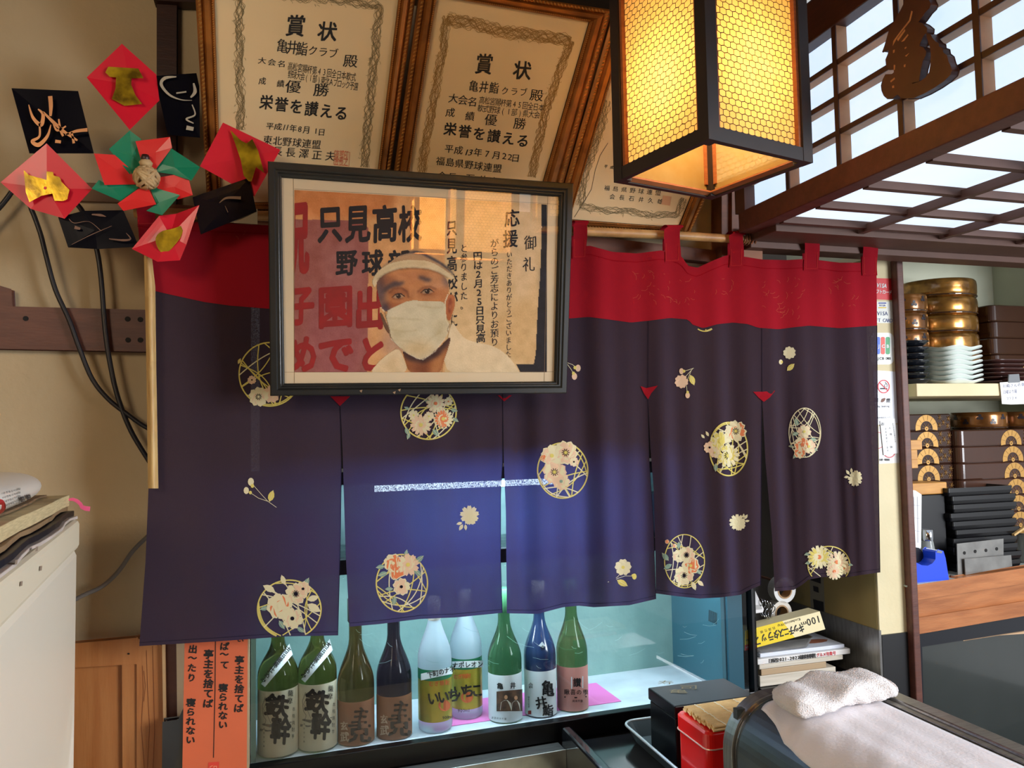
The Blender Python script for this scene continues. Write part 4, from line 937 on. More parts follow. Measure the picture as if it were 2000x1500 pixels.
for a in (K(570, 150, 590, 160, 560, 290, 470, 400, 380, 520, 330, 600, 310, 640, 320, 570, 430, 420, 540, 280), K(370, 545, 480, 405, 485, 430, 385, 575), K(430, 585, 520, 475, 530, 490, 470, 570), K(315, 700, 340, 690, 335, 730, 315, 740), K(325, 905, 345, 905, 340, 970, 325, 980), K(275, 1130, 335, 1080, 340, 1105, 285, 1150), K(300, 1200, 330, 1190, 330, 1225, 305, 1230), K(465, 905, 490, 895, 485, 935, 465, 935), K(480, 780, 540, 740, 500, 790), K(475, 665, 500, 650, 500, 670, 480, 685)):
    mb.slab(a, KX, .0004, .0006)
mb.build('carved_grooves', mat('pale_cut_wood', (168, 122, 84), .6), kt)
MB().box(1.0515, 1.0545, KX(1770, 100).y-.006, KX(1770, 100).y+.006, KX(1770, 100).z-.03, KX(1770, 100).z+.03).build('mounting_block', M_carv, kt)
# ================================================================ PAPER ORNAMENT at the left
OR = Yp(1.54)
orn = thing('paper_ornament', 'new year paper ornament of red, black and green glossy squares round a straw ball', 'ornament', OR(285, 345))
S = lambda *v: [(v[i]*.28, v[i+1]*.28) for i in range(0, len(v), 2)]
S2 = lambda *v: [(v[i]*.28, 360+v[i+1]*.28) for i in range(0, len(v), 2)]
def sheet(name, pts, m_, lifts, parent=orn, fold=None):
    """thin sheet of paper, each corner standing off by its own amount, dished between them"""
    mb = MB(); n = len(pts); cx = sum(p[0] for p in pts)/n; cy = sum(p[1] for p in pts)/n; lf = [lifts[i % len(lifts)] for i in range(n)]
    c = OR(cx, cy, sum(lf)/n+(fold if fold is not None else -.0012)); rings = [[c]]; k = 5; dense = []
    for i in range(n):
        for j in range(4):
            t = j/4; p = lerp2(pts[i], pts[(i+1) % n], t); dense.append((p, lf[i]+(lf[(i+1) % n]-lf[i])*t))
    vs = [c]
    for r in range(1, k+1):
        f = r/k
        for (x, y), l in dense:
            ll = (l*f+(sum(lf)/n)*(1-f))+(fold if fold is not None else -.0012)*(1-f*f); vs.append(OR(cx+(x-cx)*f, cy+(y-cy)*f, ll))
    N = len(dense); fs = [[0, 1+(i+1) % N, 1+i] for i in range(N)]
    for r in range(k-1):
        for i in range(N): a = 1+r*N; fs.append([a+i, a+(i+1) % N, a+N+(i+1) % N, a+N+i])
    mb.add(vs, fs); o = mb.build(name, m_, parent)
    s_ = o.modifiers.new('thick', 'SOLIDIFY'); s_.thickness = .0006; return o
def foil(name, pts, m_, l, parent): 
    mb = MB(); mb.slab(pts, OR, .0006, l); return mb.build(name, m_, parent)
o = sheet('black_square', S(80, 615, 545, 635, 655, 1070, 205, 1070), M_blackpaper, [.012, .004, .0, .010])
o['label'] = 'black glossy square with a brushed copper character'
mb = MB()
def brush(mb, pts, ws, l=.017):
    P_ = []
    for i in range(len(pts)-1):
        p0, p1, p2, p3 = pts[max(i-1, 0)], pts[i], pts[i+1], pts[min(i+2, len(pts)-1)]
        for j in range(8):
            t = j/8; P_.append((tuple(.5*((2*p1[k])+(-p0[k]+p2[k])*t+(2*p0[k]-5*p1[k]+4*p2[k]-p3[k])*t*t+(-p0[k]+3*p1[k]-3*p2[k]+p3[k])*t**3) for k in (0, 1)), ws[i]+(ws[i+1]-ws[i])*t))
    P_.append((pts[-1], ws[-1])); mb.ribbon([p for p, _ in P_], [w*.72 for _, w in P_], OR, l)
brush(mb, S(200, 730, 230, 820, 285, 870, 300, 800, 265, 760), [2, 8, 12, 9, 3]); brush(mb, S(275, 860, 275, 950, 225, 985, 270, 1010, 330, 950, 355, 870), [5, 6, 9, 12, 8, 2])
brush(mb, S(350, 670, 355, 740, 352, 810), [12, 11, 6]); brush(mb, S(300, 780, 370, 850, 450, 920, 540, 980), [4, 9, 8, 5]); brush(mb, S(410, 830, 420, 900, 440, 950), [4, 7, 6])
brush(mb, S(370, 860, 400, 910, 460, 880), [3, 6, 4]); brush(mb, S(455, 940, 530, 915, 610, 905), [3, 8, 10]); brush(mb, S(500, 920, 515, 1000), [5, 7]); brush(mb, S(385, 985, 425, 990), [9, 8]); mb.build('brushed_character', M_copperink, o)
o = sheet('black_square', S(1075, 530, 1370, 510, 1390, 600, 1395, 960, 1170, 940, 1120, 720), M_blackpaper, [.0, .0, .0, .0, .004, .0])
mb = MB(); brush(mb, S(1230, 535, 1150, 545, 1125, 590, 1180, 660, 1260, 695, 1340, 700), [3, 9, 8, 6, 3, 1], .006); brush(mb, S(1230, 650, 1300, 640), [4, 4], .006); brush(mb, S(1350, 580, 1360, 640, 1330, 680), [4, 10, 4], .006); brush(mb, S(1340, 730, 1360, 800, 1300, 830, 1350, 860), [3, 4, 5, 3], .006); brush(mb, S(1300, 890, 1350, 900), [12, 10], .006); mb.build('brushed_character', mat('pale_copper_ink', (186, 176, 156), .35, .3), o)
o = sheet('black_square', S2(405, 230, 580, 185, 860, 180, 970, 435, 680, 452, 475, 440), M_blackpaper, [.006, .01, .01, .0, 0, .004])
mb = MB(); brush(mb, S2(480, 240, 520, 270, 620, 260, 700, 320), [1, 2, 1, 2], .012); brush(mb, S2(640, 210, 700, 215, 740, 225), [3, 7, 1], .012); brush(mb, S2(500, 420, 640, 350, 780, 290), [1, 2, 1], .012); brush(mb, S2(760, 380, 860, 390, 910, 380, 880, 340), [2, 6, 4, 1], .012); brush(mb, S2(520, 300, 560, 310), [9, 6], .012); mb.build('brushed_character', mat('dull_copper_ink', (96, 66, 52), .4, .3), o)
o = sheet('red_square', S(850, 305, 1090, 520, 1112, 700, 905, 905, 605, 540), M_redpaper, [.012, .0, .0, .016, .012])
foil('gold_kimono', S(735, 505, 755, 465, 965, 478, 1000, 545, 918, 545, 915, 590, 945, 665, 992, 725, 870, 738, 780, 690, 805, 620, 810, 540, 765, 535), M_goldfoil, .0165, o)
o = sheet('red_square', [(1, 356), (91, 280), (180, 369), (126, 427), (60, 408)], M_redpaper, [.0, .016, .006, .016, .006])
foil('gold_boat', S(165, 1185, 200, 1220, 325, 1255, 325, 1195, 370, 1200, 375, 1225, 415, 1235, 430, 1270, 470, 1310, 485, 1325, 475, 1360, 470, 1390, 440, 1402, 380, 1400, 365, 1350, 290, 1365, 205, 1410, 180, 1340), M_goldfoil, .0165, o)
foil('red_dot', ell(88, 367, 3, 3, 8), M_redpaper, .0172, o)
o = sheet('red_square', S(1555, 855, 1955, 1045, 1775, 1370, 1395, 1160), M_redpaper, [.016, .003, .0, .008])
foil('gold_bird', S(1605, 905, 1680, 980, 1720, 1000, 1760, 970, 1800, 1050, 1842, 1205, 1785, 1165, 1755, 1265, 1735, 1265, 1700, 1225, 1680, 1120, 1640, 1000), M_goldfoil, .0175, o)
o = sheet('black_square', [(376, 385), (487, 347), (501, 413), (392, 458)], M_blackpaper, [.014, .006, .002, .010])
mb = MB(); brush(mb, S2(1530, 130, 1580, 95, 1680, 95), [1, 6, 8], .018); brush(mb, S2(1570, 150, 1590, 195), [1, 2], .018); mb.build('brushed_character', mat('dull_copper_ink', (110, 84, 60), .4, .3), o)
foil('grey_card', [(455, 415), (503, 408), (503, 438), (425, 433)], mat('grey_card', (128, 116, 94), .7), .001, orn)
o = sheet('red_square', S2(1390, 145, 1300, 420, 1255, 530, 1100, 540, 920, 450, 1110, 220, 1230, 205), M_redpaper, [.026, .016, .020, .020, .004, .010, .006], fold=-.003)
foil('gold_disc', smooth_poly(S2(1075, 380, 1120, 325, 1210, 310, 1280, 280, 1270, 360, 1215, 430, 1160, 485, 1110, 470)), M_goldfoil, .016, o)
for nm, col, pts, lf in (
    ('petal', M_greenpaper, S(905, 910, 985, 970, 985, 1160, 985, 1215, 905, 1215, 760, 1040), [.022, .02, .01, .01, .016, .022]),
    ('petal', M_greenpaper, S(1195, 1035, 1395, 1165, 1335, 1260, 1200, 1215, 1090, 1200, 1110, 1140), [.028, .016, .022, .016, .01, .012]),
    ('petal', M_orangered, S(1090, 1240, 1305, 1205, 1345, 1360, 1240, 1390, 1100, 1320), [.012, .018, .014, .018, .012]),
    ('petal', M_greenpaper, S(1045, 1300, 1255, 1360, 1130, 1500, 1020, 1470, 1090, 1430), [.014, .024, .02, .016, .014]),
    ('petal', M_greenpaper, S(640, 1315, 690, 1255, 740, 1285, 975, 1290, 880, 1420), [.018, .02, .02, .012, .02]),
    ('petal', M_orangered, S(945, 985, 1185, 955, 1200, 1030, 1090, 1175, 1000, 1170), [.026, .03, .028, .014, .014]),
    ('petal', M_orangered, S(655, 1070, 800, 1080, 900, 1170, 948, 1285, 730, 1290), [.026, .022, .016, .014, .026]),
    ('petal', M_orangered, S(1030, 1300, 1090, 1425, 860, 1470, 820, 1420, 960, 1320), [.016, .02, .026, .024, .018])):
    o = sheet(nm, pts, col, lf)
    o['label'] = 'green folded paper petal' if col is M_greenpaper else 'vermilion folded paper petal'
C0 = OR(286, 347, .026); mb = MB()
M_straw = mat('straw', (206, 176, 128), .7, var=(60, .6), rgb2=(150, 116, 76))
for k in range(16):
    ax = Vector((math.sin(k*1.7), .6*math.cos(k*2.3), math.cos(k*1.1))).normalized(); s1 = ax.cross(Vector((0, 1, .1))).normalized(); s2 = ax.cross(s1)
    mb.tube([C0+(s1*math.cos(i*.45)+s2*math.sin(i*.45))*(.0185+.001*(k % 3)) for i in range(15)], .0035, 5)
mb.build('straw_ball', M_straw, orn, smooth=True)
mb = MB().lathe(OR(285, 318, .024), [(0, -.008), (.010, -.006), (.012, 0), (.007, .006), (.004, .009)], 12); mb.build('straw_knot', M_straw, orn, smooth=True)
MB().lathe(OR(284, 309, .026), [(0, -.008), (.006, -.006), (.008, 0), (.006, .006), (0, .008)], 12).build('dark_bead', mat('dark_bead', (52, 24, 20), .4), orn, smooth=True)

# ================================================================ CABLES on the left wall
CB = Yp(1.69)
def cable(lbl, pts, r, m_):
    P = []
    for i in range(len(pts)-1):
        p0, p1, p2, p3 = pts[max(i-1, 0)], pts[i], pts[i+1], pts[min(i+2, len(pts)-1)]
        for j in range(6):
            t = j/6; P.append(tuple(.5*((2*p1[k])+(-p0[k]+p2[k])*t+(2*p0[k]-5*p1[k]+4*p2[k]-p3[k])*t*t+(-p0[k]+3*p1[k]-3*p2[k]+p3[k])*t**3) for k in (0, 1)))
    P.append(pts[-1]); o = MB().tube([CB(x, y, .006) for x, y in P], r, 10).build('cable', m_, smooth=True); tag(o, lbl, 'cable')
M_cab = mat('black_cable', (26, 24, 30), .45)
cable('black cable running down the left wall, the outer of two', [(60, 330), (52, 372), (60, 405), (68, 425), (80, 460), (90, 500), (108, 565), (135, 625), (155, 680), (180, 740), (212, 780), (250, 810), (292, 838), (360, 862), (460, 880)], .0045, M_cab)
cable('black cable running down the left wall, the inner of two', [(148, 396), (165, 420), (187, 480), (197, 540), (205, 640), (215, 710), (230, 775), (255, 840), (292, 902), (330, 960), (400, 1010)], .0048, M_cab)
cable('short black cable at the left picture edge below the red paper square', [(-60, 470), (-20, 425), (2, 402), (22, 376), (40, 345)], .0048, M_cab)
cable('grey cable curving from the white freezer to the noren', [(120, 1185), (162, 1163), (200, 1145), (232, 1115), (258, 1078), (290, 1046), (330, 1010), (380, 990)], .0042, mat('grey_cable', (110, 104, 100), .5))

# ================================================================ WOODEN DOOR, POSTS and ORANGE STRIPS at the lower left
DP = Yp(1.70); M_pine = mat('pine', (184, 122, 68), .5, var=(7, .7), rgb2=(160, 92, 42), stretch=(6, 1, .6), bump=(50, .08))
d1 = struct(MB().slab([(100, 1262), (273, 1246), (300, 1262), (268, 1296), (100, 1306)], DP, .02), 'door_1', M_pine, bevel=.001)
MB().slab([(273, 1247), (316, 1262), (322, 1620), (268, 1620), (268, 1296), (300, 1262)], DP, .02).build('stile', M_pine, d1, bevel=.001)
MB().slab([(100, 1306), (238, 1298), (240, 1620), (100, 1620)], DP, .01, -.012).build('panel', M_pine, d1)
MB().slab([(238, 1298), (268, 1296), (268, 1620), (240, 1620)], DP, .01, -.004).build('panel', M_pine, d1)
for pl in ([(278, 1300), (280, 1350), (276, 1420), (282, 1500), (284, 1560)], [(286, 1270), (288, 1340), (292, 1420), (288, 1500)], [(298, 1262), (300, 1340), (302, 1430), (298, 1520)], [(281, 1310), (284, 1340), (281, 1370)]): MB().ribbon(pl, .9, DP, .0006).build('grain_line', mat('grain_line', (120, 60, 28), .7), d1)
MB().slab(ell(251, 1277, 2.5, 1.8, 8), DP, .0005, .0008).build('knot', M_dark, d1)
struct(MB().slab([(316, 1230), (322, 1230), (328, 1620), (322, 1620)], Yp(1.69), .03), 'trim_14', mat('pale_edge', (214, 176, 128), .6))
struct(MB().slab([(322, 1230), (344, 1230), (348, 1620), (328, 1620)], Yp(1.70), .03), 'trim_15', M_redwood)
o = MB().slab([(344, 1230), (362, 1230), (362, 1400), (346, 1400)], Yp(1.695), .004).build('white_card', mat('ivory_card', (232, 224, 196), .7)); tag(o, 'narrow ivory card edge left of the orange paper strips', 'card')
o = MB().slab([(320, 1412), (350, 1408), (356, 1395), (358, 1620), (318, 1620)], Yp(1.66), .02).build('plastic_bag', mat('black_film', (24, 24, 28), .15, coat=.8), bevel=.004); tag(o, 'black shiny plastic bag hanging between the pine door and the orange strips', 'bag')
SP = Yp(1.655)
st = thing('orange_paper_strip', 'orange paper strips with black brush-style verses, below the noren left end', 'poster', SP(420, 1500))
MB().slab([(361, 1225), (484, 1225), (481, 1620), (354, 1620)], SP, .0015).build('paper', mat('orange_paper', (216, 104, 64), .7, var=(4, .2)), st)
mb = MB(); mb.ribbon([(421, 1230), (420, 1350), (417, 1480)], 1.6, SP)
VF = lambda cx, cy: (340+.18*cx, 1230+.18*cy)
def V(s, a, b, w=18, h=17): line(mb, s, VF(*a), VF(*b), (w, h), SP, off=.04, slant=.08, rot=.04)
V('出', (205, 210), (205, 210)); V('〜たり', (200, 305), (190, 520), 18, 17); V('寝られない', (183, 790), (178, 1195), 19, 17)
V('亭主を捨てば'[0:5], (375, 265), (372, 690), 20, 19); V('ば', (367, 800), (367, 800), 20, 18)
V('ぱ', (547, 180), (547, 180)); V('〜て', (545, 265), (548, 380)); V('寝られない', (533, 630), (530, 1030), 19, 17)
V('亭主を捨て', (710, 330), (706, 745), 19, 18); V('ば', (700, 850), (700, 850), 19, 18); V('い', (720, 115), (720, 115), 14, 8)
mb.build('lettering', M_ink, st)
mb = MB().decal([VF(372, 1440), VF(490, 1432), VF(482, 1600), VF(362, 1600)], SP); mb.build('red_seal', mat('vermilion_seal', (222, 66, 48), .7), st)
mb = MB(); put(mb, '印', *VF(425, 1520), 17, 20, SP, lift=.0012); mb.build('seal_lettering', mat('pale_orange', (240, 150, 110), .7), st)

# ================================================================ WHITE FREEZER at the lower left
a_ = Vector((-.35, 1.55, 0)); b_ = Vector((-.27, .80, 0)); zf = -.152
dv = (b_-a_).normalized(); nv = Vector((-dv.y, dv.x, 0)); nv = -nv if nv.x > 0 else nv
fz = thing('white_freezer', 'white painted freezer cabinet at the lower left with tape remnants on its side', 'freezer', (-.5, 1.2, 0))
q = [a_, b_, b_+nv*.6, a_+nv*.6]
MB().prism([(v.x, v.y, 0) for v in q], (0, 0, CZ+zf-.05)).build('body', mat('freezer_enamel', (238, 228, 208), .35), fz, bevel=.012)
q2 = [a_-dv*.004-nv*.003, b_-nv*.003, b_+nv*.6, a_+nv*.6-dv*.004]
MB().prism([(v.x, v.y, CZ+zf-.052) for v in q2], (0, 0, .052)).build('lid', mat('yellowed_lid', (226, 214, 188), .5), fz, bevel=.008)
FZ = Plane((a_.x, a_.y, 0), (1, dv.x/-dv.y if False else 0, 0)); FZ = Plane(a_-nv*.003, -nv)
for x, y in ((80, 1110), (42, 1140), (32, 1098), (72, 1072)): MB().decal([(x-2, y-4), (x+2.5, y-5), (x+1.5, y+4), (x-3, y+5)], FZ, .001).build('tape_remnant', mat('tape', (150, 130, 110), .6), fz)
# newspapers, bag and tray lying on the lid, pushed towards the wall
def lying(name, lbl, cat, px, zl, th, m_, **k):
    s = Zp(zl); o = MB().prism([s(x, y) for x, y in px], (0, 0, -th)).build(name, m_, **k); return tag(o, lbl, cat)
za = zf
def strip_along(name, lbl, cat, t0, t1, off0, off1, z0, z1, m_, wob=0, bevel=.001):
    """pad lying along the freezer edge: t along a_->b_, off from the edge inwards"""
    P = []; n = 12; mb = MB()
    vs = []
    for i in range(n+1):
        t = t0+(t1-t0)*i/n; p = a_+dv*t; w = wob*math.sin(i*1.1)
        e = off0[0]+(off0[1]-off0[0])*i/n; f = off1
        A1 = p+nv*(e+w); B1 = p+nv*f
        vs += [(A1.x, A1.y, CZ+z0+abs(w)), (A1.x, A1.y, CZ+z1+abs(w)*.6), (B1.x, B1.y, CZ+z1), (B1.x, B1.y, CZ+z0)]
    fs = [[4*i+k, 4*i+(k+1) % 4, 4*i+4+(k+1) % 4, 4*i+4+k] for i in range(n) for k in range(4)]+[[3, 2, 1, 0], [4*n, 4*n+1, 4*n+2, 4*n+3]]
    mb.add(vs, fs); return tag(mb.build(name, m_, bevel=bevel), lbl, cat)
strip_along('paper_sheet', 'crumpled pale wrapping sheet lying on the white freezer edge', 'paper', .0, .72, (.0, .0), .30, za+.0003, za+.006, mat('wrapping', (214, 200, 190), .6, var=(20, .5)), .004)
strip_along('black_tray', 'flat black tray lying under the papers on the white freezer', 'tray', .015, .70, (.004, .004), .28, za+.0075, za+.017, mat('tray_black', (24, 24, 32), .4), .003)
M_news = mat('newsprint', (212, 192, 146), .8, var=(40, .6), rgb2=(170, 150, 110), stretch=(1, 1, 12))
strip_along('newspaper_stack', 'stack of old cream papers and notebooks on the black tray', 'papers', .03, .70, (.012, .012), .26, za+.0185, za+.026, mat('brown_paper', (150, 120, 84), .8, var=(30, .6)), .003)
nw = strip_along('notebook', 'thick yellowed notebook with ribbon bookmarks on the freezer', 'book', .045, .68, (.008, .02), .25, za+.028, za+.047, M_news, .001)
rb_ = MB(); s_ = Plane(a_-nv*-.02, -nv)
def rbn(pts, w, m_, nm):
    mb = MB(); sf = Yp(1.50); mb.ribbon(pts, w, sf, 0); o = mb.build(nm, m_, nw); k_ = o.modifiers.new('t', 'SOLIDIFY'); k_.thickness = .0008
rbn([(132, 976), (142, 975), (150, 978), (157, 984), (160, 990), (167, 993), (176, 994)], [4, 6, 7, 7, 8, 9, 9], mat('pink_ribbon', (240, 96, 140), .5), 'pink_bookmark')
rbn([(106, 1002), (116, 997), (128, 994)], [3, 8, 3], mat('lime_paper', (176, 196, 60), .5), 'green_bookmark')
strip_along('brown_envelope', 'worn brown envelope on top of the notebook on the freezer', 'envelope', .09, .68, (.035, .035), .25, za+.048, za+.052, mat('old_envelope', (140, 112, 80), .8, var=(20, .7), rgb2=(90, 70, 50)), .002)
bg = thing('snack_bag', 'white printed snack bag lying on the papers at the left edge', 'bag', (-.40, 1.2, CZ+za+.056))
ctr = a_+dv*.40+nv*.062; mb = MB(); prof = []
def bagfn(s, t):
    a = s*2*math.pi; u = t*2-1; w = math.sqrt(max(0, 1-abs(u)**4)); return Vector((ctr.x, ctr.y, CZ+za+.077))+(-dv)*(u*.21)+nv*(.050*math.cos(a)*w)+Vector((0, 0, .024*math.sin(a)*w))
mb.grid(bagfn, 28, 24); mb.build('bag', mat('printed_film', (228, 220, 208), .35, coat=.3), bg, smooth=True)
class BagS:
    def __call__(s, px, py, lift=0.0):
        d = ray(px, py); c0 = Vector((ctr.x, ctr.y, CZ+za+.077)); best = None
        w_ = lambda q: math.sqrt(max(.02, 1-min(1, abs(q.dot(dv)/.21))**4))
        f = lambda t: (lambda q: (q.dot(nv)/(.050*w_(q)+lift))**2+(q.z/(.024*w_(q)+lift))**2)((CAM+d*t)-c0)
        t = .5
        for _ in range(900):
            if f(t) < 1: return CAM+d*t
            if best is None or f(t) < best[0]: best = (f(t), t)
            t += .0012
        return CAM+d*best[1]
bp_ = BagS()
mb = MB(); mb.decal(smooth_poly([(-14, 976), (4, 974), (11, 983), (12, 993), (4, 1003), (-14, 1010)], 1), bp_, .002); mb.build('red_print', mat('red_print', (176, 40, 36), .4), bg)
mb = MB()
for r_ in range(5): line(mb, 'のりせんべい袋', (8+r_*2, 963+r_*8), (38, 955+r_*7), (4.5, 5), bp_, lift=.002, off=.01)
for x, y in ((44, 975), (56, 971)): put(mb, '餅', x, y, 10, 12, bp_, off=.03, lift=.002, rot=-.3)
mb.build('print', mat('bag_ink', (50, 44, 42), .5), bg)

# ================================================================ GLASS FRONT DISPLAY COOLER under the noren
GA = math.atan2(1.79-1.743, 1.177+.064); GO = Vector((-.075, 1.7426, 0)); GU = Vector((math.cos(GA), math.sin(GA), 0)); GV = Vector((-math.sin(GA), math.cos(GA), 0)); GW = 1.262
def G(u, v, z): p = GO+GU*u+GV*v; return Vector((p.x, p.y, CZ+z))
def gbox(u0, u1, v0, v1, z0, z1, mb=None):
    mb = mb or MB(); vs = [G(u, v, z) for z in (z0, z1) for v in (v0, v1) for u in (u0, u1)]
    return mb.add(vs, [[0, 2, 3, 1], [4, 5, 7, 6], [0, 1, 5, 4], [2, 6, 7, 3], [0, 4, 6, 2], [1, 3, 7, 5]])
co_ = thing('display_cooler', 'glass fronted display cooler with sake bottles under the noren', 'cooler', G(.6, .1, -1.4))
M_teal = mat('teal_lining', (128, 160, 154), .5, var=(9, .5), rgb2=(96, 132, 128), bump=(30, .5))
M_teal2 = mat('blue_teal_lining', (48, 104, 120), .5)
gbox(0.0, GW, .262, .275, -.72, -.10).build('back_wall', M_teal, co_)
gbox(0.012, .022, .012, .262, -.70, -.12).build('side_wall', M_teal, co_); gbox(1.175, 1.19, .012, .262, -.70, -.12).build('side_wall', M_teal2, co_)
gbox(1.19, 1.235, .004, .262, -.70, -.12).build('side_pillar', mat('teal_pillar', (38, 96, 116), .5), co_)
mb = MB()
for k in range(8): mb.bar(G(1.1745, .030+k*.005, -.50), G(1.1745, .033+k*.005, -.53), .0012, .0012)
mb.build('vent_slots', M_dark, co_)
gbox(0.0, GW, .010, .262, -.72, -.70).build('floor_panel', mat('frosty_floor', (214, 220, 228), .5, var=(15, .4)), co_)
o = gbox(.42, .90, .05, .20, -.6995, -.6985).build('pink_sheet', mat('pink_sheet', (236, 120, 190), .6), co_)
gbox(0.0, GW, .010, .262, -.12, -.10).build('top_panel', M_white, co_)
gbox(0.0, GW, .030, .262, -.300, -.292).build('shelf', pane_mat('shelf_glass', (.8, .92, .92), .04), co_)
gbox(0.012, GW-.02, -.012, .012, -.318, -.286).build('middle_bar', M_black, co_)
gbox(-.006, GW, -.014, .012, -.745, -.700).build('lower_bar', M_pitch, co_, bevel=.002)
gbox(-.006, GW, -.014, .012, -.122, -.095).build('upper_bar', M_black, co_)
gbox(-.008, -.002, -.012, .012, -.745, -.10).build('chrome_strip', M_chrome, co_); gbox(-.002, .008, -.010, .012, -.745, -.10).build('navy_gasket', mat('navy', (24, 40, 70), .4), co_)
gbox(GW-.008, GW-.001, -.012, .012, -.745, -.10).build('right_upright', M_black, co_); gbox(GW-.001, GW+.004, -.012, .262, -.745, -.10).build('right_wall', pane_mat('side_glass', (.85, .93, .93), .02), co_)
gbox(-.008, GW, .012, .275, -1.42, -.72).build('machine_base', M_dark, co_)
M_pane = pane_mat('cooler_glass', (.93, .97, .97), .01)
MB().add([G(.008, 0, -.700), G(GW-.008, 0, -.700), G(GW-.008, 0, -.318), G(.008, 0, -.318)], [[0, 1, 2, 3]]).build('glass_pane', M_pane, co_)
MB().add([G(.008, 0, -.286), G(GW-.008, 0, -.286), G(GW-.008, 0, -.122), G(.008, 0, -.122)], [[0, 1, 2, 3]]).build('glass_pane', M_pane, co_)
# scratches on the glass
GP = Plane(G(0, 0, 0), -GV); rnd = random.Random(2); mb = MB()
for _ in range(34):
    x = rnd.uniform(680, 1400); y = rnd.uniform(1205, 1300); a = rnd.uniform(-.3, .9) if x < 1150 else rnd.uniform(-.8, .3); l = rnd.uniform(6, 34)
    mb.ribbon([(x, y), (x+l*.5*math.cos(a), y+l*.5*math.sin(a)+2), (x+l*math.cos(a), y+l*math.sin(a))], .35, GP, .0008)
mb.build('scratches', mat('scratch', (150, 190, 190), .5), co_, kind='stuff')
M_tube = mat('fluorescent', (255, 255, 255), .5, emit=((214, 236, 255), 40))
o = MB().tube([G(.29, .10, -.142), G(.76, .10, -.142)], .0075, 12).build('fluorescent_tube', M_tube, co_, smooth=True)
MB().tube([G(.10, .0225, -.306), G(1.16, .0225, -.306)], .0045, 12).build('fluorescent_tube', mat('fluorescent_low', (255, 255, 255), .5, emit=((214, 238, 255), 14)), co_, smooth=True)
gbox(.03, 1.22, .0135, .029, -.3008, -.2995).build('lamp_rail', M_white, co_)
l = area('cooler_lamp', G(.53, .055, -.150), G(.53, -.25, -.32), .42, 5.5, (.55, .72, 1.0), .03)
l2 = area('cooler_lamp_low', G(.6, .010, -.325), G(.6, .085, -.70), 1.05, 4.2, (.74, .92, 1.0), .03)
# upper tier: packages shadowing the light
for u0, u1, z1, rgb, lb in ((.06, .16, -.20, (120, 60, 60), 'red brown carton on the cooler upper shelf behind the noren, leftmost'), (.30, .36, -.21, (90, 30, 34), 'dark red carton on the cooler upper shelf behind the noren slit'), (.95, 1.10, -.19, (60, 70, 90), 'blue grey carton on the cooler upper shelf behind the noren, rightmost')):
    o = gbox(u0, u1, .12, .20, -.2918, z1).build('carton', mat('carton', rgb, .7), bevel=.002); tag(o, lb, 'carton')

# ---- bottles
M_lblue = mat('print_blue_black', (24, 26, 34), .5)
def bottle(lbl, px, v, r, Hh, glass, cap, lab, sh=.17, neck=.0145, nk_z=.235, grp='sake and shochu bottles in the display cooler', fn=None):
    # centre from the pixel column of the bottle at its distance v behind the glass
    d = ray(px, 1380); t = (G(0, v, 0)-CAM).dot(GV)/d.dot(GV); p = CAM+d*t; cx, cy = p.x, p.y; z0 = CZ-.6995
    t_ = thing('glass_bottle', lbl, 'bottle', (cx, cy, z0), grp)
    prof = [(0, 0), (r*.85, 0), (r*.97, .004), (r, .010), (r, sh)]
    for i in range(1, 9):
        f = i/8; prof.append((neck+(r-neck)*(.5+.5*math.cos(f*math.pi))**.9, sh+(nk_z-sh)*f))
    prof += [(neck, Hh-.045), (neck*1.12, Hh-.04), (neck*1.12, Hh-.03), (neck*.98, Hh-.028)]
    g = MB().lathe((cx, cy, z0), prof, 36).build('bottle_glass', glass, t_, smooth=True)
    MB().lathe((cx, cy, z0), [(neck*1.0, Hh-.055), (neck*1.22, Hh-.050), (neck*1.22, Hh-.001), (neck*1.1, Hh), (0, Hh)], 20).build('cap', cap, t_, smooth=True)
    ca = math.atan2(-cy, -cx)
    if lab:
        m_, z1, z2, sp = lab
        MB().lathe((cx, cy, z0), [(r+.0006, z1), (r+.0006, z2)], 30, ca-sp, ca+sp).build('label', m_, t_, smooth=True)
    S_ = Cyl(cx, cy, r+.0010)
    if fn: fn(t_, S_, (cx, cy, z0), ca)
    return t_
G_green = glass_mat('olive_glass', (122, 122, 60)); G_amber = glass_mat('amber_glass', (116, 88, 50), .08); G_smoke = glass_mat('brown_violet_glass', (64, 48, 60), .1)
G_clear = glass_mat('frosted_clear_glass', (226, 236, 246), .28, .75); G_emer = glass_mat('green_glass', (92, 136, 92)); G_navy = mat('navy_glass', (34, 50, 84), .15, coat=.6); G_dgreen = glass_mat('deep_green_glass', (108, 136, 88))
M_lab1 = mat('washi_label', (216, 204, 176), .8, var=(12, .5), rgb2=(186, 174, 146)); M_labb = mat('copper_label', (150, 100, 72), .6, var=(14, .4)); M_labg = mat('gold_label', (206, 176, 70), .35, .6, var=(16, .7), rgb2=(140, 150, 50))
M_labw = mat('white_label', (226, 232, 234), .6); M_labp = mat('pink_label', (206, 140, 128), .6)
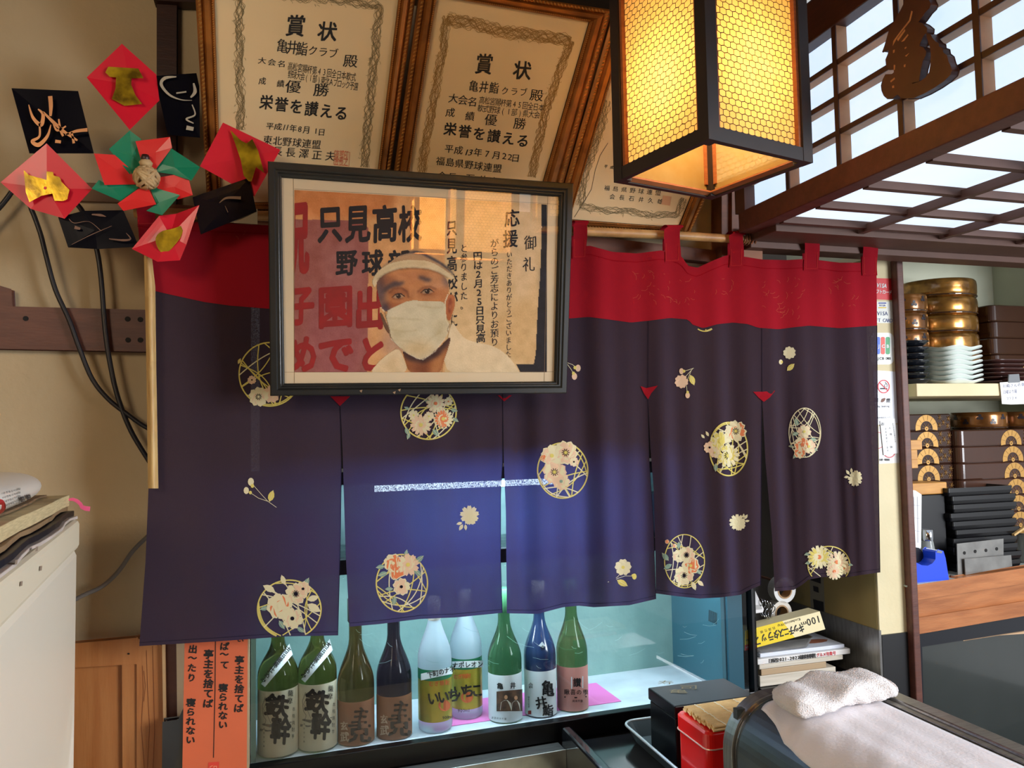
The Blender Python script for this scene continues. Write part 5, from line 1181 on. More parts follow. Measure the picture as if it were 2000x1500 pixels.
def f_tekkan(ox):
    def fn(t, S_, c, ca):
        X = lambda x, y: (480+.2133*(x+ox[0]), 1180+.2133*(y+ox[1]))
        mb = MB(); put(mb, '鉄', *X(285, 930), 49, 46, S_, off=.045, lift=.0008, rot=.12); put(mb, '幹', *X(320, 1150), 40, 58, S_, off=.045, lift=.0008, rot=.08)
        line(mb, '薩摩', X(412, 815), X(405, 885), (11, 13), S_, off=.01, lift=.0008); line(mb, '本格焼酎芋', X(440, 960), X(432, 1210), (6, 9), S_, off=.0, lift=.0008)
        line(mb, '原材料芋米麹', X(168, 1100), X(166, 1300), (3, 4.6), S_, off=0, lift=.0008)
        mb.build('lettering', M_ink, t)
        mb = MB(); mb.ribbon([X(180, 850), X(150, 930), X(160, 1020), X(185, 1060), X(175, 1100)], 1, S_, .0008); mb.ribbon([X(200, 850), X(190, 900), X(160, 960), X(190, 1000), X(230, 1090)], .8, S_, .0008)
        mb.ribbon([X(150, 1100), X(220, 1115), X(300, 1095), X(420, 1080)], [3, 6, 3, 2], S_, .0008); mb.ribbon([X(130, 1150), X(200, 1160), X(300, 1150)], [5, 3, 1], S_, .0008); mb.build('ink_drawing', mat('grey_ink', (120, 112, 100), .7), t)
        # slanting paper band round the shoulder
        cz = c[2]; Sh = Cyl(c[0], c[1], .038); mb = MB()
        def bf(s, v):
            a = X(400-s*260, 360+s*370); b = X(405-s*240+35, 455+s*320) if False else X(430-s*255, 460+s*300); p = lerp2(a, b, v); z = ray(*p); 
            q = Cyl(c[0], c[1], max(.016, prof_r(p, c)))(*p, .0016); return q
        def prof_r(p, c):
            r = .043
            for _ in range(4):
                z = Cyl(c[0], c[1], r)(*p).z-c[2]; f = min(1, max(0, (z-.165)/.075)); r = .0145+.0285*(.5+.5*math.cos(f*math.pi))**.9
            return r
        mb.grid(bf, 24, 6); mb.build('paper_band', M_labw, t, smooth=True)
        class SS:
            n = None
            def __call__(s, px, py, l=0): return Cyl(c[0], c[1], max(.016, prof_r((px, py), c)))(px, py, .0024)
        mb = MB(); line(mb, '古伝厳寒仕込み', X(385, 415), X(165, 690), (11, 13), SS(), off=.02, rot=.65); mb.build('band_lettering', M_ink, t)
    return fn
cap_d = mat('dark_cap', (40, 34, 34), .4); cap_w = mat('pale_cap', (206, 196, 184), .4); cap_g = mat('green_cap', (70, 130, 90), .4)
bottle('olive green bottle with a slanting paper band and bold black characters, leftmost in the cooler', 543, .054, .0432, .305, G_green, cap_d, (M_lab1, .004, .142, 1.35), sh=.165, nk_z=.240, fn=f_tekkan((0, 0)))
bottle('second olive green bottle from the left with slanting paper band and bold black characters', 620, .054, .0424, .305, G_green, cap_d, (M_lab1, .004, .145, 1.35), sh=.165, nk_z=.240, fn=f_tekkan((368, -42)))
def f_kuro(ox, oy):
    def fn(t, S_, c, ca):
        X = lambda x, y: (480+.2133*(x+ox), 1180+.2133*(y+oy))
        mb = MB(); put(mb, '主', *X(1050, 1020), 32, 34, S_, off=.04, lift=.0008, slant=.2); put(mb, '克', *X(1040, 1175), 48, 40, S_, off=.04, lift=.0008); mb.build('lettering', mat('dark_brown_ink', (56, 40, 34), .6), t)
        mb = MB(); put(mb, '玄', *X(900, 1115), 15, 18, S_, off=.03, lift=.0008); put(mb, '武', *X(905, 1215), 18, 20, S_, off=.03, lift=.0008); mb.build('side_lettering', mat('pale_ink', (206, 176, 150), .6), t)
    return fn
bottle('amber bottle with a copper brown label, clear liquor glow, third from the left', 695, .056, .0415, .315, G_amber, cap_d, (M_labb, .002, .096, 1.35), sh=.125, nk_z=.225, fn=f_kuro(0, 0))
bottle('dark violet brown bottle with a copper brown label, fourth from the left', 770, .056, .0405, .315, G_smoke, cap_d, (M_labb, .002, .096, 1.35), sh=.130, nk_z=.225, fn=f_kuro(365, -60))
def f_iichi(X, a):
    def fn(t, S_, c, ca):
        r = S_.r
        MB().lathe((c[0], c[1], c[2]), [(r, .120), (r, .144)], 30, ca-1.35, ca+1.35).build('green_band', mat('green_band', (24, 110, 74), .5), t, smooth=True)
        mb = MB(); mb.grid(lambda s, v: S_(*lerp2(lerp2(a[0], a[1], s), lerp2(a[2], a[3], s), v), .0006), 20, 3); mb.build('white_ribbon', M_labw, t)
        mb = MB(); line(mb, '下町のナポレオン'[a[6]:a[7]], a[4], a[5], (12, 13), S_, off=.02, lift=.0012, rot=-.18+a[8]); mb.build('lettering', M_ink, t)
        mb = MB(); line(mb, 'いいちこ'[a[9]:a[10]], a[11], a[12], (24, 28), S_, off=.03, lift=.0008, rot=-.1); line(mb, '900ml', a[13], a[14], (8, 9), S_, off=.01, lift=.0008); mb.build('script', M_ink, t)
        mb = MB(); line(mb, 'むぎ焼酎', a[15], a[16], (9, 10), S_, off=.02, lift=.0008); mb.decal(ell(a[17][0], a[17][1], 12, 11, 14), S_, .0005); mb.build('red_print', mat('orange_print_ink', (206, 96, 44), .5), t)
    return fn
bottle('clear bottle with gold and green label, sixth from the left, set further back', 911, .108, .0395, .300, G_clear, cap_w, (M_labg, .026, .144, 1.35), sh=.160, nk_z=.262, neck=.013,
    fn=f_iichi(None, [(883, 1292), (944, 1290), (883, 1305), (944, 1303), (889, 1299), (938, 1297), 3, 8, .12, 1, 4, (897, 1350), (932, 1348), (896, 1388), (916, 1387), (890, 1322), (915, 1320), (912, 1362)]))
bottle('clear bottle with gold and green label, fifth from the left, in front', 850, .056, .0395, .302, G_clear, cap_w, (M_labg, .026, .144, 1.35), sh=.160, nk_z=.262, neck=.013,
    fn=f_iichi(None, [(822, 1316), (884, 1302), (822, 1329), (884, 1316), (840, 1318), (884, 1306), 0, 5, 0, 0, 3, (846, 1364), (886, 1358), (866, 1402), (884, 1399), (842, 1336), (874, 1333), (868, 1378)]))
def f_kamei(t, S_, c, ca):
    X = lambda x, y: (780+.23*x, 1180+.23*y)
    mb = MB(); put(mb, '亀', *X(855, 695), 13, 13, S_, off=.03, lift=.0008); put(mb, '井', *X(965, 690), 11, 13, S_, off=.03, lift=.0008); line(mb, '清酒純米吟醸', X(790, 965), X(900, 975), (4, 5), S_, lift=.0008); mb.build('lettering', M_ink, t)
    mb = MB(); mb.grid(lambda s, v: S_(*lerp2(X(825, 740), X(1045, 715), s)[0:1], lerp2(X(0, 742+168*v), X(0, 722+186*v), s)[1], .0006), 16, 8); mb.build('photo_print', mat('photo_dark', (58, 38, 30), .5, var=(60, .8), rgb2=(120, 84, 60)), t)
    mb = MB()
    for x, y, k in ((905, 830, 1), (990, 835, .8)):
        mb.decal([X(x-50*k, y+70), X(x-42*k, y+5), X(x-12, y-15), X(x+14, y-15), X(x+42*k, y+10), X(x+48*k, y+70)], S_, .0009, 0); mb.decal(ell(*X(x, y-40), 3.4, 4.2, 10), S_, .0010, 1)
    mb.build('printed_figures', [mat('photo_white', (226, 220, 206), .6), mat('photo_skin', (206, 150, 110), .6)], t)
bottle('green bottle with a white label and a small photo of two cooks', 987, .056, .0410, .308, G_emer, cap_g, (M_labw, .003, .112, 1.35), sh=.140, nk_z=.232, fn=f_kamei)
def f_navy(t, S_, c, ca):
    X = lambda x, y: (780+.23*x, 1180+.23*y); mb = MB()
    put(mb, '亀', *X(1262, 715), 26, 32, S_, off=.03, lift=.0008); put(mb, '井', *X(1205, 835), 24, 24, S_, off=.03, lift=.0008, rot=-.2); put(mb, '鮨', *X(1262, 900), 22, 24, S_, off=.02, lift=.0008)
    put(mb, '会', *X(1115, 690), 10, 12, S_, lift=.0008); line(mb, '福島の地酒', X(1098, 790), X(1098, 870), (3.5, 4.5), S_, lift=.0008); mb.build('lettering', M_ink, t)
    sf = Cyl(c[0], c[1], .034); mb = MB(); mb.decal([X(1212, 318), X(1282, 405), X(1232, 512), X(1132, 410)], sf, .002); mb.build('diamond_label', M_labw, t)
    mb = MB(); line(mb, '會州', X(1218, 378), X(1210, 445), (11, 14), sf, lift=.003, off=.01); mb.build('diamond_lettering', M_ink, t)
    mb = MB().decal([X(1092, 905), X(1120, 903), X(1120, 935), X(1092, 937)], S_, .0008); mb.build('red_seal', mat('seal_red', (150, 40, 30), .6), t)
bottle('navy blue bottle with a diamond shoulder label, second from the right', 1056, .056, .0395, .318, G_navy, cap_w, (M_labw, .003, .110, 1.35), sh=.140, nk_z=.235, neck=.0135, fn=f_navy)
def f_pink(t, S_, c, ca):
    X = lambda x, y: (780+.23*x, 1180+.23*y); mb = MB().decal([X(1458, 618), X(1562, 612), X(1562, 712), X(1458, 718)], S_, .0006); mb.build('white_square', M_labw, t)
    mb = MB(); put(mb, '讃', *X(1510, 665), 16, 18, S_, off=.03, lift=.0010); line(mb, '瞅喜の雫', X(1422, 745), X(1580, 748), (11, 12), S_, off=.01, lift=.0008); mb.ribbon([X(1400, 788), X(1500, 794), X(1590, 785)], 2.4, S_, .0008); line(mb, '純米吟醸', X(1480, 822), X(1548, 822), (4.5, 6), S_, lift=.0008); mb.build('lettering', M_ink, t)
bottle('green bottle with a pink label and small white square, rightmost in the cooler', 1119, .060, .0392, .315, G_dgreen, cap_g, (M_labp, .003, .108, 1.35), sh=.135, nk_z=.235, fn=f_pink)
# ================================================================ FOREGROUND COUNTER, steel ledge, black hob
sl = thing('steel_ledge', 'stainless steel ledge running under the cooler glass', 'counter', G(.3, -.05, -.8))
gbox(-.30, .700, -.062, -.0145, -.760, -.746).build('ledge', M_steel, sl, bevel=.003)
gbox(-.30, .700, -.066, -.060, -.800, -.744).build('front_lip', M_steel, sl, bevel=.002)
o = MB().box(-.25, .612, 1.05, 1.690, Z(-.815), Z(-.80)).build('cutting_board', mat('cream_board_top', (228, 210, 178), .6, var=(8, .6), rgb2=(204, 176, 132)), bevel=.004); tag(o, 'cream cutting board lying in front of the steel ledge', 'board')
hb = thing('black_worktop', 'glossy black worktop with a raised left rim beside the cutting board', 'worktop', (.95, 1.4, Z(-.80)))
M_bench = mat('black_enamel', (16, 20, 26), .16, coat=.6, var=(4, .6), rgb2=(40, 34, 30))
MB().box(.652, .768, .9, 1.735, Z(-.80), Z(-.742)).box(.768, 1.19, 1.28, 1.735, Z(-.80), Z(-.742)).build('top', M_bench, hb)
MB().prism([(.626, 1.735, Z(-.95)), (.650, 1.735, Z(-.95)), (.650, .9, Z(-.95)), (.626, .9, Z(-.95))], (0, 0, .245)).build('rim', M_bench, hb, bevel=.006)
o = MB().box(.40, 2.6, .3, 1.69, Z(-1.2), Z(-.955)).build('base_cabinet', M_dark); tag(o, 'dark base cabinet under the black worktop', 'cabinet')
# tray with a silver rim
ty = thing('metal_tray', 'dark metal tray with a silver rim holding the lacquer box and red tin', 'tray', (.93, 1.53, Z(-.74)))
def rrect(x0, x1, y0, y1, r, z, n=5):
    P = []
    for cx, cy, a in ((x1-r, y1-r, 0), (x0+r, y1-r, 90), (x0+r, y0+r, 180), (x1-r, y0+r, 270)):
        for i in range(n+1): t = math.radians(a+90*i/n); P.append((cx+r*math.cos(t), cy+r*math.sin(t), z))
    return P
def loft(rings, mb=None, cap0=True, cap1=True):
    mb = mb or MB(); n = len(rings[0]); vs = [p for r in rings for p in r]
    fs = [[j*n+i, j*n+(i+1) % n, (j+1)*n+(i+1) % n, (j+1)*n+i] for j in range(len(rings)-1) for i in range(n)]
    if cap0: fs.append(list(range(n-1, -1, -1)))
    if cap1: fs.append([(len(rings)-1)*n+i for i in range(n)])
    return mb.add(vs, fs)
tx0, tx1, ty0, ty1 = .772, 1.10, 1.335, 1.715
loft([rrect(tx0+.02, tx1-.02, ty0+.02, ty1-.02, .02, Z(-.7415)), rrect(tx0, tx1, ty0, ty1, .03, Z(-.705)), rrect(tx0+.003, tx1-.003, ty0+.003, ty1-.003, .03, Z(-.705)), rrect(tx0+.022, tx1-.022, ty0+.022, ty1-.022, .02, Z(-.736))]).build('tray_pan', M_dsteel, ty)
P_ = rrect(tx0, tx1, ty0, ty1, .03, Z(-.704)); MB().tube(P_+[P_[0]], .0032, 8).build('silver_rim', mat('silver_rim', (214, 218, 222), .3, .5), ty, smooth=True)
# black lacquer box
bx = thing('lacquer_box', 'black lacquer box with faint gold brush writing on its lid', 'box', (.9, 1.56, Z(-.735)))
def xybox(x0, x1, y0, y1, z0, z1): return MB().box(x0, x1, y0, y1, Z(z0), Z(z1))
xybox(.802, .995, 1.505, 1.625, -.7355, -.628).build('box', M_pitch, bx, bevel=.003); xybox(.799, .998, 1.502, 1.628, -.626, -.600).build('lid', M_pitch, bx, bevel=.003)
mb = MB(); zz = Zp(-.5995)
put(mb, '寿', 1300, 1333, 34, 8, zz, lift=.0005); put(mb, '司', 1345, 1342, 40, 9, zz, lift=.0005); put(mb, '亀', 1325, 1350, 40, 8, zz, lift=.0005); mb.build('gold_writing', mat('worn_gold', (120, 100, 60), .4, .5), bx)
# red tin and bamboo rolling mat
tn = thing('red_tin', 'bright red tin box with a rounded lid under the bamboo rolling mat', 'tin', (.88, 1.42, Z(-.735)))
M_red = mat('red_enamel', (220, 30, 26), .25, coat=.5)
loft([rrect(.790, .955, 1.355, 1.475, .014, Z(-.7355)), rrect(.790, .955, 1.355, 1.475, .014, Z(-.630))]).build('tin', M_red, tn)
loft([rrect(.7865, .9585, 1.3515, 1.4785, .016, Z(-.632)), rrect(.7865, .9585, 1.3515, 1.4785, .016, Z(-.604)), rrect(.790, .955, 1.355, 1.475, .014, Z(-.600))]).build('lid', M_red, tn)
P_ = rrect(.786, .959, 1.351, 1.479, .016, Z(-.632)); MB().tube(P_+[P_[0]], .0014, 6).build('lid_edge', mat('pale_metal', (236, 200, 180), .3, .7), tn)
mk = thing('bamboo_rolling_mat', 'bamboo sushi rolling mat lying on the red tin', 'mat', (.88, 1.41, Z(-.599)))
M_slat = mat('slat_bamboo', (226, 192, 132), .55, var=(60, .5), rgb2=(196, 156, 98)); mb = MB()
for k in range(20):
    y = 1.350+k*.0062; rl = .004*(1 if k > 2 else 0); z = -.5950+.0016*math.sin(k*.5)
    mb.tube([(.800+.0015*math.sin(k*2.1), y, Z(z)), (.985+.0015*math.cos(k), y+.004, Z(z+.001))], .0028, 6)
mb.build('bamboo_slats', M_slat, mk, kind='stuff'); mb = MB()
for k in range(19): y = 1.352+k*.0062; mb.tube([(.802+.0015*math.sin(k*1.7), y, Z(-.5895)), (.985, y+.004, Z(-.5885))], .0026, 6)
mb.build('bamboo_slats', M_slat, mk, kind='stuff')
for x in (.826, .872, .918, .962): MB().tube([(x+.0012*math.sin(i), 1.345+i*.0066, Z(-.5862+.0009*math.sin(i*3))) for i in range(19)], .0011, 5).build('string', mat('cotton_string', (222, 208, 176), .8), mk)
MB().tube([(.872, 1.346, Z(-.587)), (.868, 1.338, Z(-.592)), (.872, 1.334, Z(-.606)), (.866, 1.332, Z(-.612))], .0022, 6).tube([(.872, 1.346, Z(-.587)), (.858, 1.343, Z(-.590)), (.848, 1.338, Z(-.596))], .002, 6).build('string_tails', mat('cotton_tail', (240, 226, 216), .8), mk)

# ================================================================ STAINLESS ROLL-TOP CASE at the lower right
cs = thing('roll_top_case', 'stainless steel roll top case with curved front at the lower right', 'case', (.95, .9, Z(-.94)))
def prof(x0, r, zt_, off=0, n=14):
    P = [(x0-off, -.94)]
    for i in range(n+1): a = math.pi-(math.pi/2)*i/n; P.append((x0+r+(r+off)*math.cos(a), zt_-r+(r+off)*math.sin(a)))
    return P
def sweep(P, y0, y1, close=True):
    mb = MB(); n = len(P); vs = [(x, y0, Z(z)) for x, z in P]+[(x, y1, Z(z)) for x, z in P]
    return mb.add(vs, [[i, (i+1) % n, (i+1) % n+n, i+n] for i in range(n if close else n-1)]+([list(range(n-1, -1, -1)), list(range(n, 2*n))] if close else []))
sweep(prof(.778, .092, -.504)+[(1.04, -.504), (1.04, -.94)], .30, 1.248).build('curved_body', M_dsteel, cs, smooth=False)
sweep(prof(.774, .094, -.500, .002)+[(1.05, -.498), (1.05, -.512)]+[(x, z) for x, z in prof(.782, .090, -.508)[::-1]], 1.242, 1.272).build('end_band', M_steel, cs, bevel=.001)
sweep(prof(.7765, .092, -.5025)+[(1.03, -.5025), (1.03, -.506)]+[(x, z) for x, z in prof(.781, .090, -.506)[::-1]], 1.236, 1.241).build('seam_line', M_chrome, cs)
MB().box(.79, 1.04, 1.249, 1.262, Z(-.94), Z(-.52)).build('end_plate', M_dsteel, cs)
MB().box(1.040, 1.075, .30, 1.272, Z(-.94), Z(-.494)).build('rear_rail', M_steel, cs, bevel=.004)
MB().box(1.026, 1.0395, .30, 1.235, Z(-.504), Z(-.498)).build('rear_seam', M_steel, cs, bevel=.001)
# white cloth over the case
def onprof(t, y, lift):
    """t: 0 front edge on the curve .. 1 rear"""
    L = [(a_, b_) for a_, b_ in prof(.778, .092, -.504)[1:]]+[(1.022, -.504)]
    # start on the curve
    start = 5; L = L[start:]; d = [0]
    for i in range(1, len(L)): d.append(d[-1]+math.dist(L[i-1], L[i]))
    s = t*d[-1]; i = max(1, next((k for k in range(len(d)) if d[k] >= s-1e-9), len(d)-1)); f = (s-d[i-1])/(d[i]-d[i-1]); x, z = lerp2(L[i-1], L[i], min(1, max(0, f)))
    dx, dz = L[i][0]-L[i-1][0], L[i][1]-L[i-1][1]; l = math.hypot(dx, dz); return Vector((x-dz/l*lift, y, Z(z+dx/l*lift)))
def clothfn(s, t):
    y = 1.222-.86*s; w = .0035+.0012*math.sin(s*40+t*7)*(1-t)+.0005*math.sin(t*33+s*11)+.0012*math.sin(s*90+t*20)*(1-t)**2
    t2 = t+(1-t)*(.05*math.sin(s*9)+.03*math.sin(s*23)+ (.18*max(0, 1-s*9)))
    return onprof(max(0, min(1, t2)), y+.004*math.sin(t*14)*(1 if s < .02 else 0), w)
o = MB().grid(clothfn, 90, 30).build('white_cloth', mat('thin_white_cloth', (240, 236, 240), .85, bump=(180, .2)), smooth=True); sd_ = o.modifiers.new('t', 'SOLIDIFY'); sd_.thickness = -.0012
tag(o, 'thin white cloth draped over the top of the steel roll top case', 'cloth')
# folded towel
def towelfn(s, t):
    a = t*2*math.pi; u = s*2-1; e = (1-abs(u)**11)**.5 if abs(u) < 1 else 0
    x = .936+u*.122; hh = .0165*(1+.16*math.sin(u*4.2)+.10*math.sin(u*9+1)); dd = .050*(1+.10*math.sin(u*3+2))
    c_, s_ = math.cos(a), math.sin(a); c_ = math.copysign(abs(c_)**.55, c_); s_ = math.copysign(abs(s_)**.6, s_)
    nz = .0022*math.sin(x*260+a*9)*math.sin(a*13+x*90)+.0035*math.sin(a*3+u*5)
    y = 1.182-.02*u*u+.015*u+(dd+nz)*c_*e; z = -.496+hh+(hh+nz*.6)*s_*e
    if z < -.4985: z = -.4985
    return Vector((x, y, Z(z)))
o = MB().grid(towelfn, 90, 60).build('folded_towel', mat('terry', (246, 240, 238), .95, bump=(420, 1.0)), smooth=True); tag(o, 'folded white terry towel lying on the end of the cloth covered case', 'towel')
mb = MB()
for v in (.06, .10, .14): mb.tube([towelfn(.93+v*.3, i/30)+Vector((.001, 0, .0006)) for i in range(31)], .0008, 5)
mb.build('towel_hem', mat('towel_hem_white', (228, 222, 222), .9), o)

# ================================================================ NICHE between cooler and pillar
def pxbox(x0, x1, yt, yb_, Y, depth, z0=None, mb=None):
    f = Yp(Y); ym = (yt+yb_)/2; xm = (x0+x1)/2; X0, X1 = f(x0, ym).x, f(x1, ym).x; z1 = f(xm, yt).z; zb = f(xm, yb_).z if z0 is None else z0
    return (mb or MB()).box(X0, X1, Y, Y+depth, zb, z1)
o = MB().box(1.205, 1.52, 1.76, 2.09, Z(-.95), Z(-.70)).build('niche_shelf', M_black); tag(o, 'black shelf block in the niche between the cooler and the pillar', 'shelf')
M_pg_ = mat('page_edges', (214, 206, 190), .8, var=(300, .6), rgb2=(170, 160, 140), stretch=(.02, .02, 1))
zb = Z(-.699)
for nm, cat, lb, x0, x1, h_, m_, dep in (('book', 'book', 'thick pale book at the bottom of the stack in the niche', 1.21, 1.45, .028, M_pg_, .26), ('book', 'book', 'brownish book second from the bottom of the stack in the niche', 1.215, 1.42, .016, mat('tan_cover', (176, 150, 116), .6), .25),
    ('magazine', 'magazine', 'cream magazine second from the top of the stack in the niche', 1.21, 1.475, .012, M_pg_, .26), ('magazine', 'magazine', 'white magazine with printed spine on top of the stack in the niche', 1.205, 1.50, .014, M_white, .27)):
    o = MB().box(x0, x1, 1.80, 1.80+dep, zb, zb+h_).build(nm, m_, bevel=.0015); tag(o, lb, cat, 'stack of books and magazines in the niche'); zb += h_+.0006; top = o
SPN = Yp(1.7995); mb = MB(); fy = lambda x: SPN(x, 1290)
def spn(px): # pixel y of the spine's middle at px
    zt_ = zb-.0075; lo, hi = 1100, 1450
    for _ in range(30):
        m_ = (lo+hi)/2
        if SPN(px, m_).z > zt_: lo = m_
        else: hi = m_
    return lo
line(mb, '日本酒2021-2022最新銘柄図鑑', (1505, spn(1505)), (1590, spn(1590)), (8, 9), SPN, off=.02); mb.build('lettering', M_ink, top)
mb = MB(); line(mb, 'グルメ特集号', (1598, spn(1598)), (1630, spn(1630)), (6, 8), SPN, off=.02); mb.build('red_lettering', mat('red_ink', (196, 40, 50), .6), top)
o = MB().box(1.22, 1.49, 1.81, 2.05, zb, zb+.010).build('white_board', mat('blue_white_board', (214, 220, 232), .5), bevel=.002); tag(o, 'pale blue white board with a brown stain on the magazines', 'board'); zb += .0108
MB().add([(1.43+.045*math.cos(i*.5), 1.86+.018*math.sin(i*.5), zb-.0002) for i in range(12)], [list(range(12))]).build('brown_stain', mat('brown_stain', (150, 92, 66), .6), o)
tr_ = thing('steel_tray', 'shallow steel tray lying on the white board in the niche', 'tray', (1.29, 1.88, zb))
loft([rrect(1.215, 1.38, 1.815, 1.96, .015, zb+.0004), rrect(1.203, 1.392, 1.803, 1.972, .02, zb+.028), rrect(1.206, 1.389, 1.806, 1.969, .02, zb+.028), rrect(1.218, 1.377, 1.818, 1.957, .015, zb+.003)]).build('tray', M_steel, tr_)
WB = YR(1.20, 1.80, 2); wbx = thing('cling_film_box', 'long yellow and cream cling film carton lying upside down in the niche', 'box', (1.3, 1.82, zb+.03))
MB().slab([(1455, 1232), (1601, 1194), (1612, 1229), (1455, 1271)], WB, .046).build('carton', mat('cream_card', (236, 222, 176), .5), wbx)
def wz(t, v): a = lerp2((1455, 1232), (1601, 1194), t); b = lerp2((1455, 1271), (1612, 1229), t); return lerp2(a, b, v)
MB().decal([wz(0, 0), wz(.50, 0), wz(.62, 1), wz(0, 1)], WB, .0004).build('yellow_print', mat('yellow_ink', (236, 206, 30), .5), wbx)
MB().decal([wz(0, .72), wz(.13, .72), wz(.14, 1), wz(0, 1)], WB, .0006).build('red_print', mat('red_flash', (210, 40, 40), .5), wbx)
mb = MB(); RT = math.pi-.26
line(mb, '100', wz(.955, .40), wz(.83, .42), (17, 20), WB, rot=RT, off=.012); put(mb, 'm', *wz(.765, .44), 15, 12, WB, rot=RT, off=.01)
line(mb, 'キッチニスタ', wz(.72, .62), wz(.40, .60), (12, 19), WB, rot=RT, off=.03); line(mb, 'ラップ', wz(.33, .62), wz(.16, .70), (13, 20), WB, rot=RT, off=.03)
line(mb, 'Kitchenista Wrap', wz(.72, .14), wz(.44, .2), (6.5, 7.5), WB, rot=RT); line(mb, '抗菌仕様', wz(.38, .25), wz(.22, .28), (6, 6), WB, rot=RT); line(mb, '食品用ラップフィルム', wz(.02, .50), wz(.12, .48), (3, 4), WB, rot=RT)
mb.build('lettering', M_ink, wbx); mb = MB(); line(mb, 'Kitchen', wz(.12, .86), wz(.02, .88), (5, 7), WB, rot=RT, lift=.0009); mb.build('white_lettering', M_paper, wbx)
NB = Yp(1.90)
for lb, cx, cy, r_, ir, m_ in (('white paper tape roll hanging in the niche, the upper of two', 1533, 1153, .036, .020, M_white), ('white tape roll with a wooden core in the niche, the lower of two', 1527, 1197, .033, .018, mat('tape_cream', (222, 214, 200), .6))):
    c_ = NB(cx, cy); t = thing('tape_roll', lb, 'tape', c_, 'tape rolls in the niche'); mb = MB(); n = 32
    R_ = [(r_, 0), (r_, .03), (ir+.004, .03), (ir+.004, 0), (r_, 0)]
    vs = [(c_.x+a*math.cos(2*math.pi*i/n), c_.y+b, c_.z+a*math.sin(2*math.pi*i/n)) for a, b in R_ for i in range(n)]
    mb.add(vs, [[j*n+i, j*n+(i+1) % n, (j+1)*n+(i+1) % n, (j+1)*n+i] for j in range(4) for i in range(n)]); mb.build('tape', m_, t, recalc=True)
    mb = MB(); R_ = [(ir+.0038, -.001), (ir+.0038, .031), (ir, .031), (ir, -.001), (ir+.0038, -.001)]
    vs = [(c_.x+a*math.cos(2*math.pi*i/n), c_.y+b, c_.z+a*math.sin(2*math.pi*i/n)) for a, b in R_ for i in range(n)]
    mb.add(vs, [[j*n+i, j*n+(i+1) % n, (j+1)*n+(i+1) % n, (j+1)*n+i] for j in range(4) for i in range(n)]); mb.build('core', mat('core', (176, 140, 100), .7), t, recalc=True)
    if r_ > .034: MB().bar(c_+Vector((0, .015, ir-.002)), c_+Vector((0, .19, ir-.002)), .006, .006).build('peg', M_rail, t)
    else: MB().bar(c_+Vector((0, .015, ir-.002)), c_+Vector((0, .19, ir-.002)), .006, .006).build('peg', M_rail, t)
NP = Yp(1.84); o = MB().slab([(1453, 1162), (1474, 1152), (1492, 1190), (1490, 1196), (1458, 1200), (1453, 1190)], NP, .002).build('paper_slip', M_paper); tag(o, 'white order slips hanging beside the cooler edge in the niche', 'paper')
mb = MB(); mb.decal([(1460, 1183), (1486, 1181), (1489, 1190), (1462, 1192)], NP, .0006); mb.build('grey_band', mat('grey_print', (180, 178, 174), .7), o)
o = MB()
for k in range(5): o.tube([NP(1486+k*6+4*math.sin(i), 1168+i*5+k*3, .01*math.sin(i+k)) for i in range(8)], .0014, 6)
tag(o.build('steel_clips', M_chrome, smooth=True), 'tangle of small steel clips hanging in the niche', 'clips')
XS = Xp(xa-.0035); ph = thing('photo_strip', 'dark photo strip taped to the olive side of the pillar', 'photo', XS(1596, 1160))
MB().slab([(1580, 1100), (1607, 1108), (1612, 1206), (1584, 1196)], XS, .001).build('strip', mat('strip_grey', (130, 126, 112), .5), ph)
for a in ([(1582, 1112), (1602, 1117), (1603, 1140), (1583, 1133)], [(1588, 1144), (1598, 1147), (1599, 1158), (1589, 1154)], [(1588, 1170), (1608, 1176), (1609, 1196), (1590, 1190)]): MB().decal(a, XS, .0016).build('photo', mat('photo_black', (34, 34, 40), .4), ph)

# ================================================================ STICKERS AND NOTICES on the pillar
def rr(x0, x1, y0, y1, r): return [(x, y) for cx, cy, a in ((x1-r, y0+r, -90), (x1-r, y1-r, 0), (x0+r, y1-r, 90), (x0+r, y0+r, 180)) for i in range(5) for x, y in [(cx+r*math.cos(math.radians(a+22.5*i)), cy+r*math.sin(math.radians(a+22.5*i)))]]
def sticker(lbl, pts, rgb, cat='sticker', lift=.0012):
    t = thing('sticker' if cat == 'sticker' else 'notice', lbl, cat, pf(sum(p[0] for p in pts)/len(pts), sum(p[1] for p in pts)/len(pts)))
    MB().slab(pts, pf, .0008, lift).build('sheet', mat('sticker_sheet', rgb, .4), t); return t
def ink(t, items, m_, nm='lettering', lift=.0018, **k):
    mb = MB()
    for it in items: line(mb, it[0], it[1], it[2], it[3], pf, lift=lift, **{**dict(off=.02), **k})
    mb.build(nm, m_, t)
t = sticker('red payment sticker with white lettering on the cream pillar', [(1700, 543), (1742, 544), (1744, 586), (1700, 584)], (214, 44, 48)); ink(t, [('VISA', (1715, 557), (1729, 558), (9, 11))], M_paper, slant=.2, off=.035); ink(t, [('フトカード', (1714, 569), (1739, 571), (7.5, 9))], M_paper, 'kana')
t = sticker('small white gift card sticker below the red sticker on the pillar', rr(1700, 1744, 589, 631, 3), (226, 226, 216)); ink(t, [('VISA', (1716, 612), (1731, 612), (9, 11)), ('FT CARD', (1713, 625), (1741, 626), (8, 10))], mat('navy_ink', (50, 66, 120), .6), off=.005)
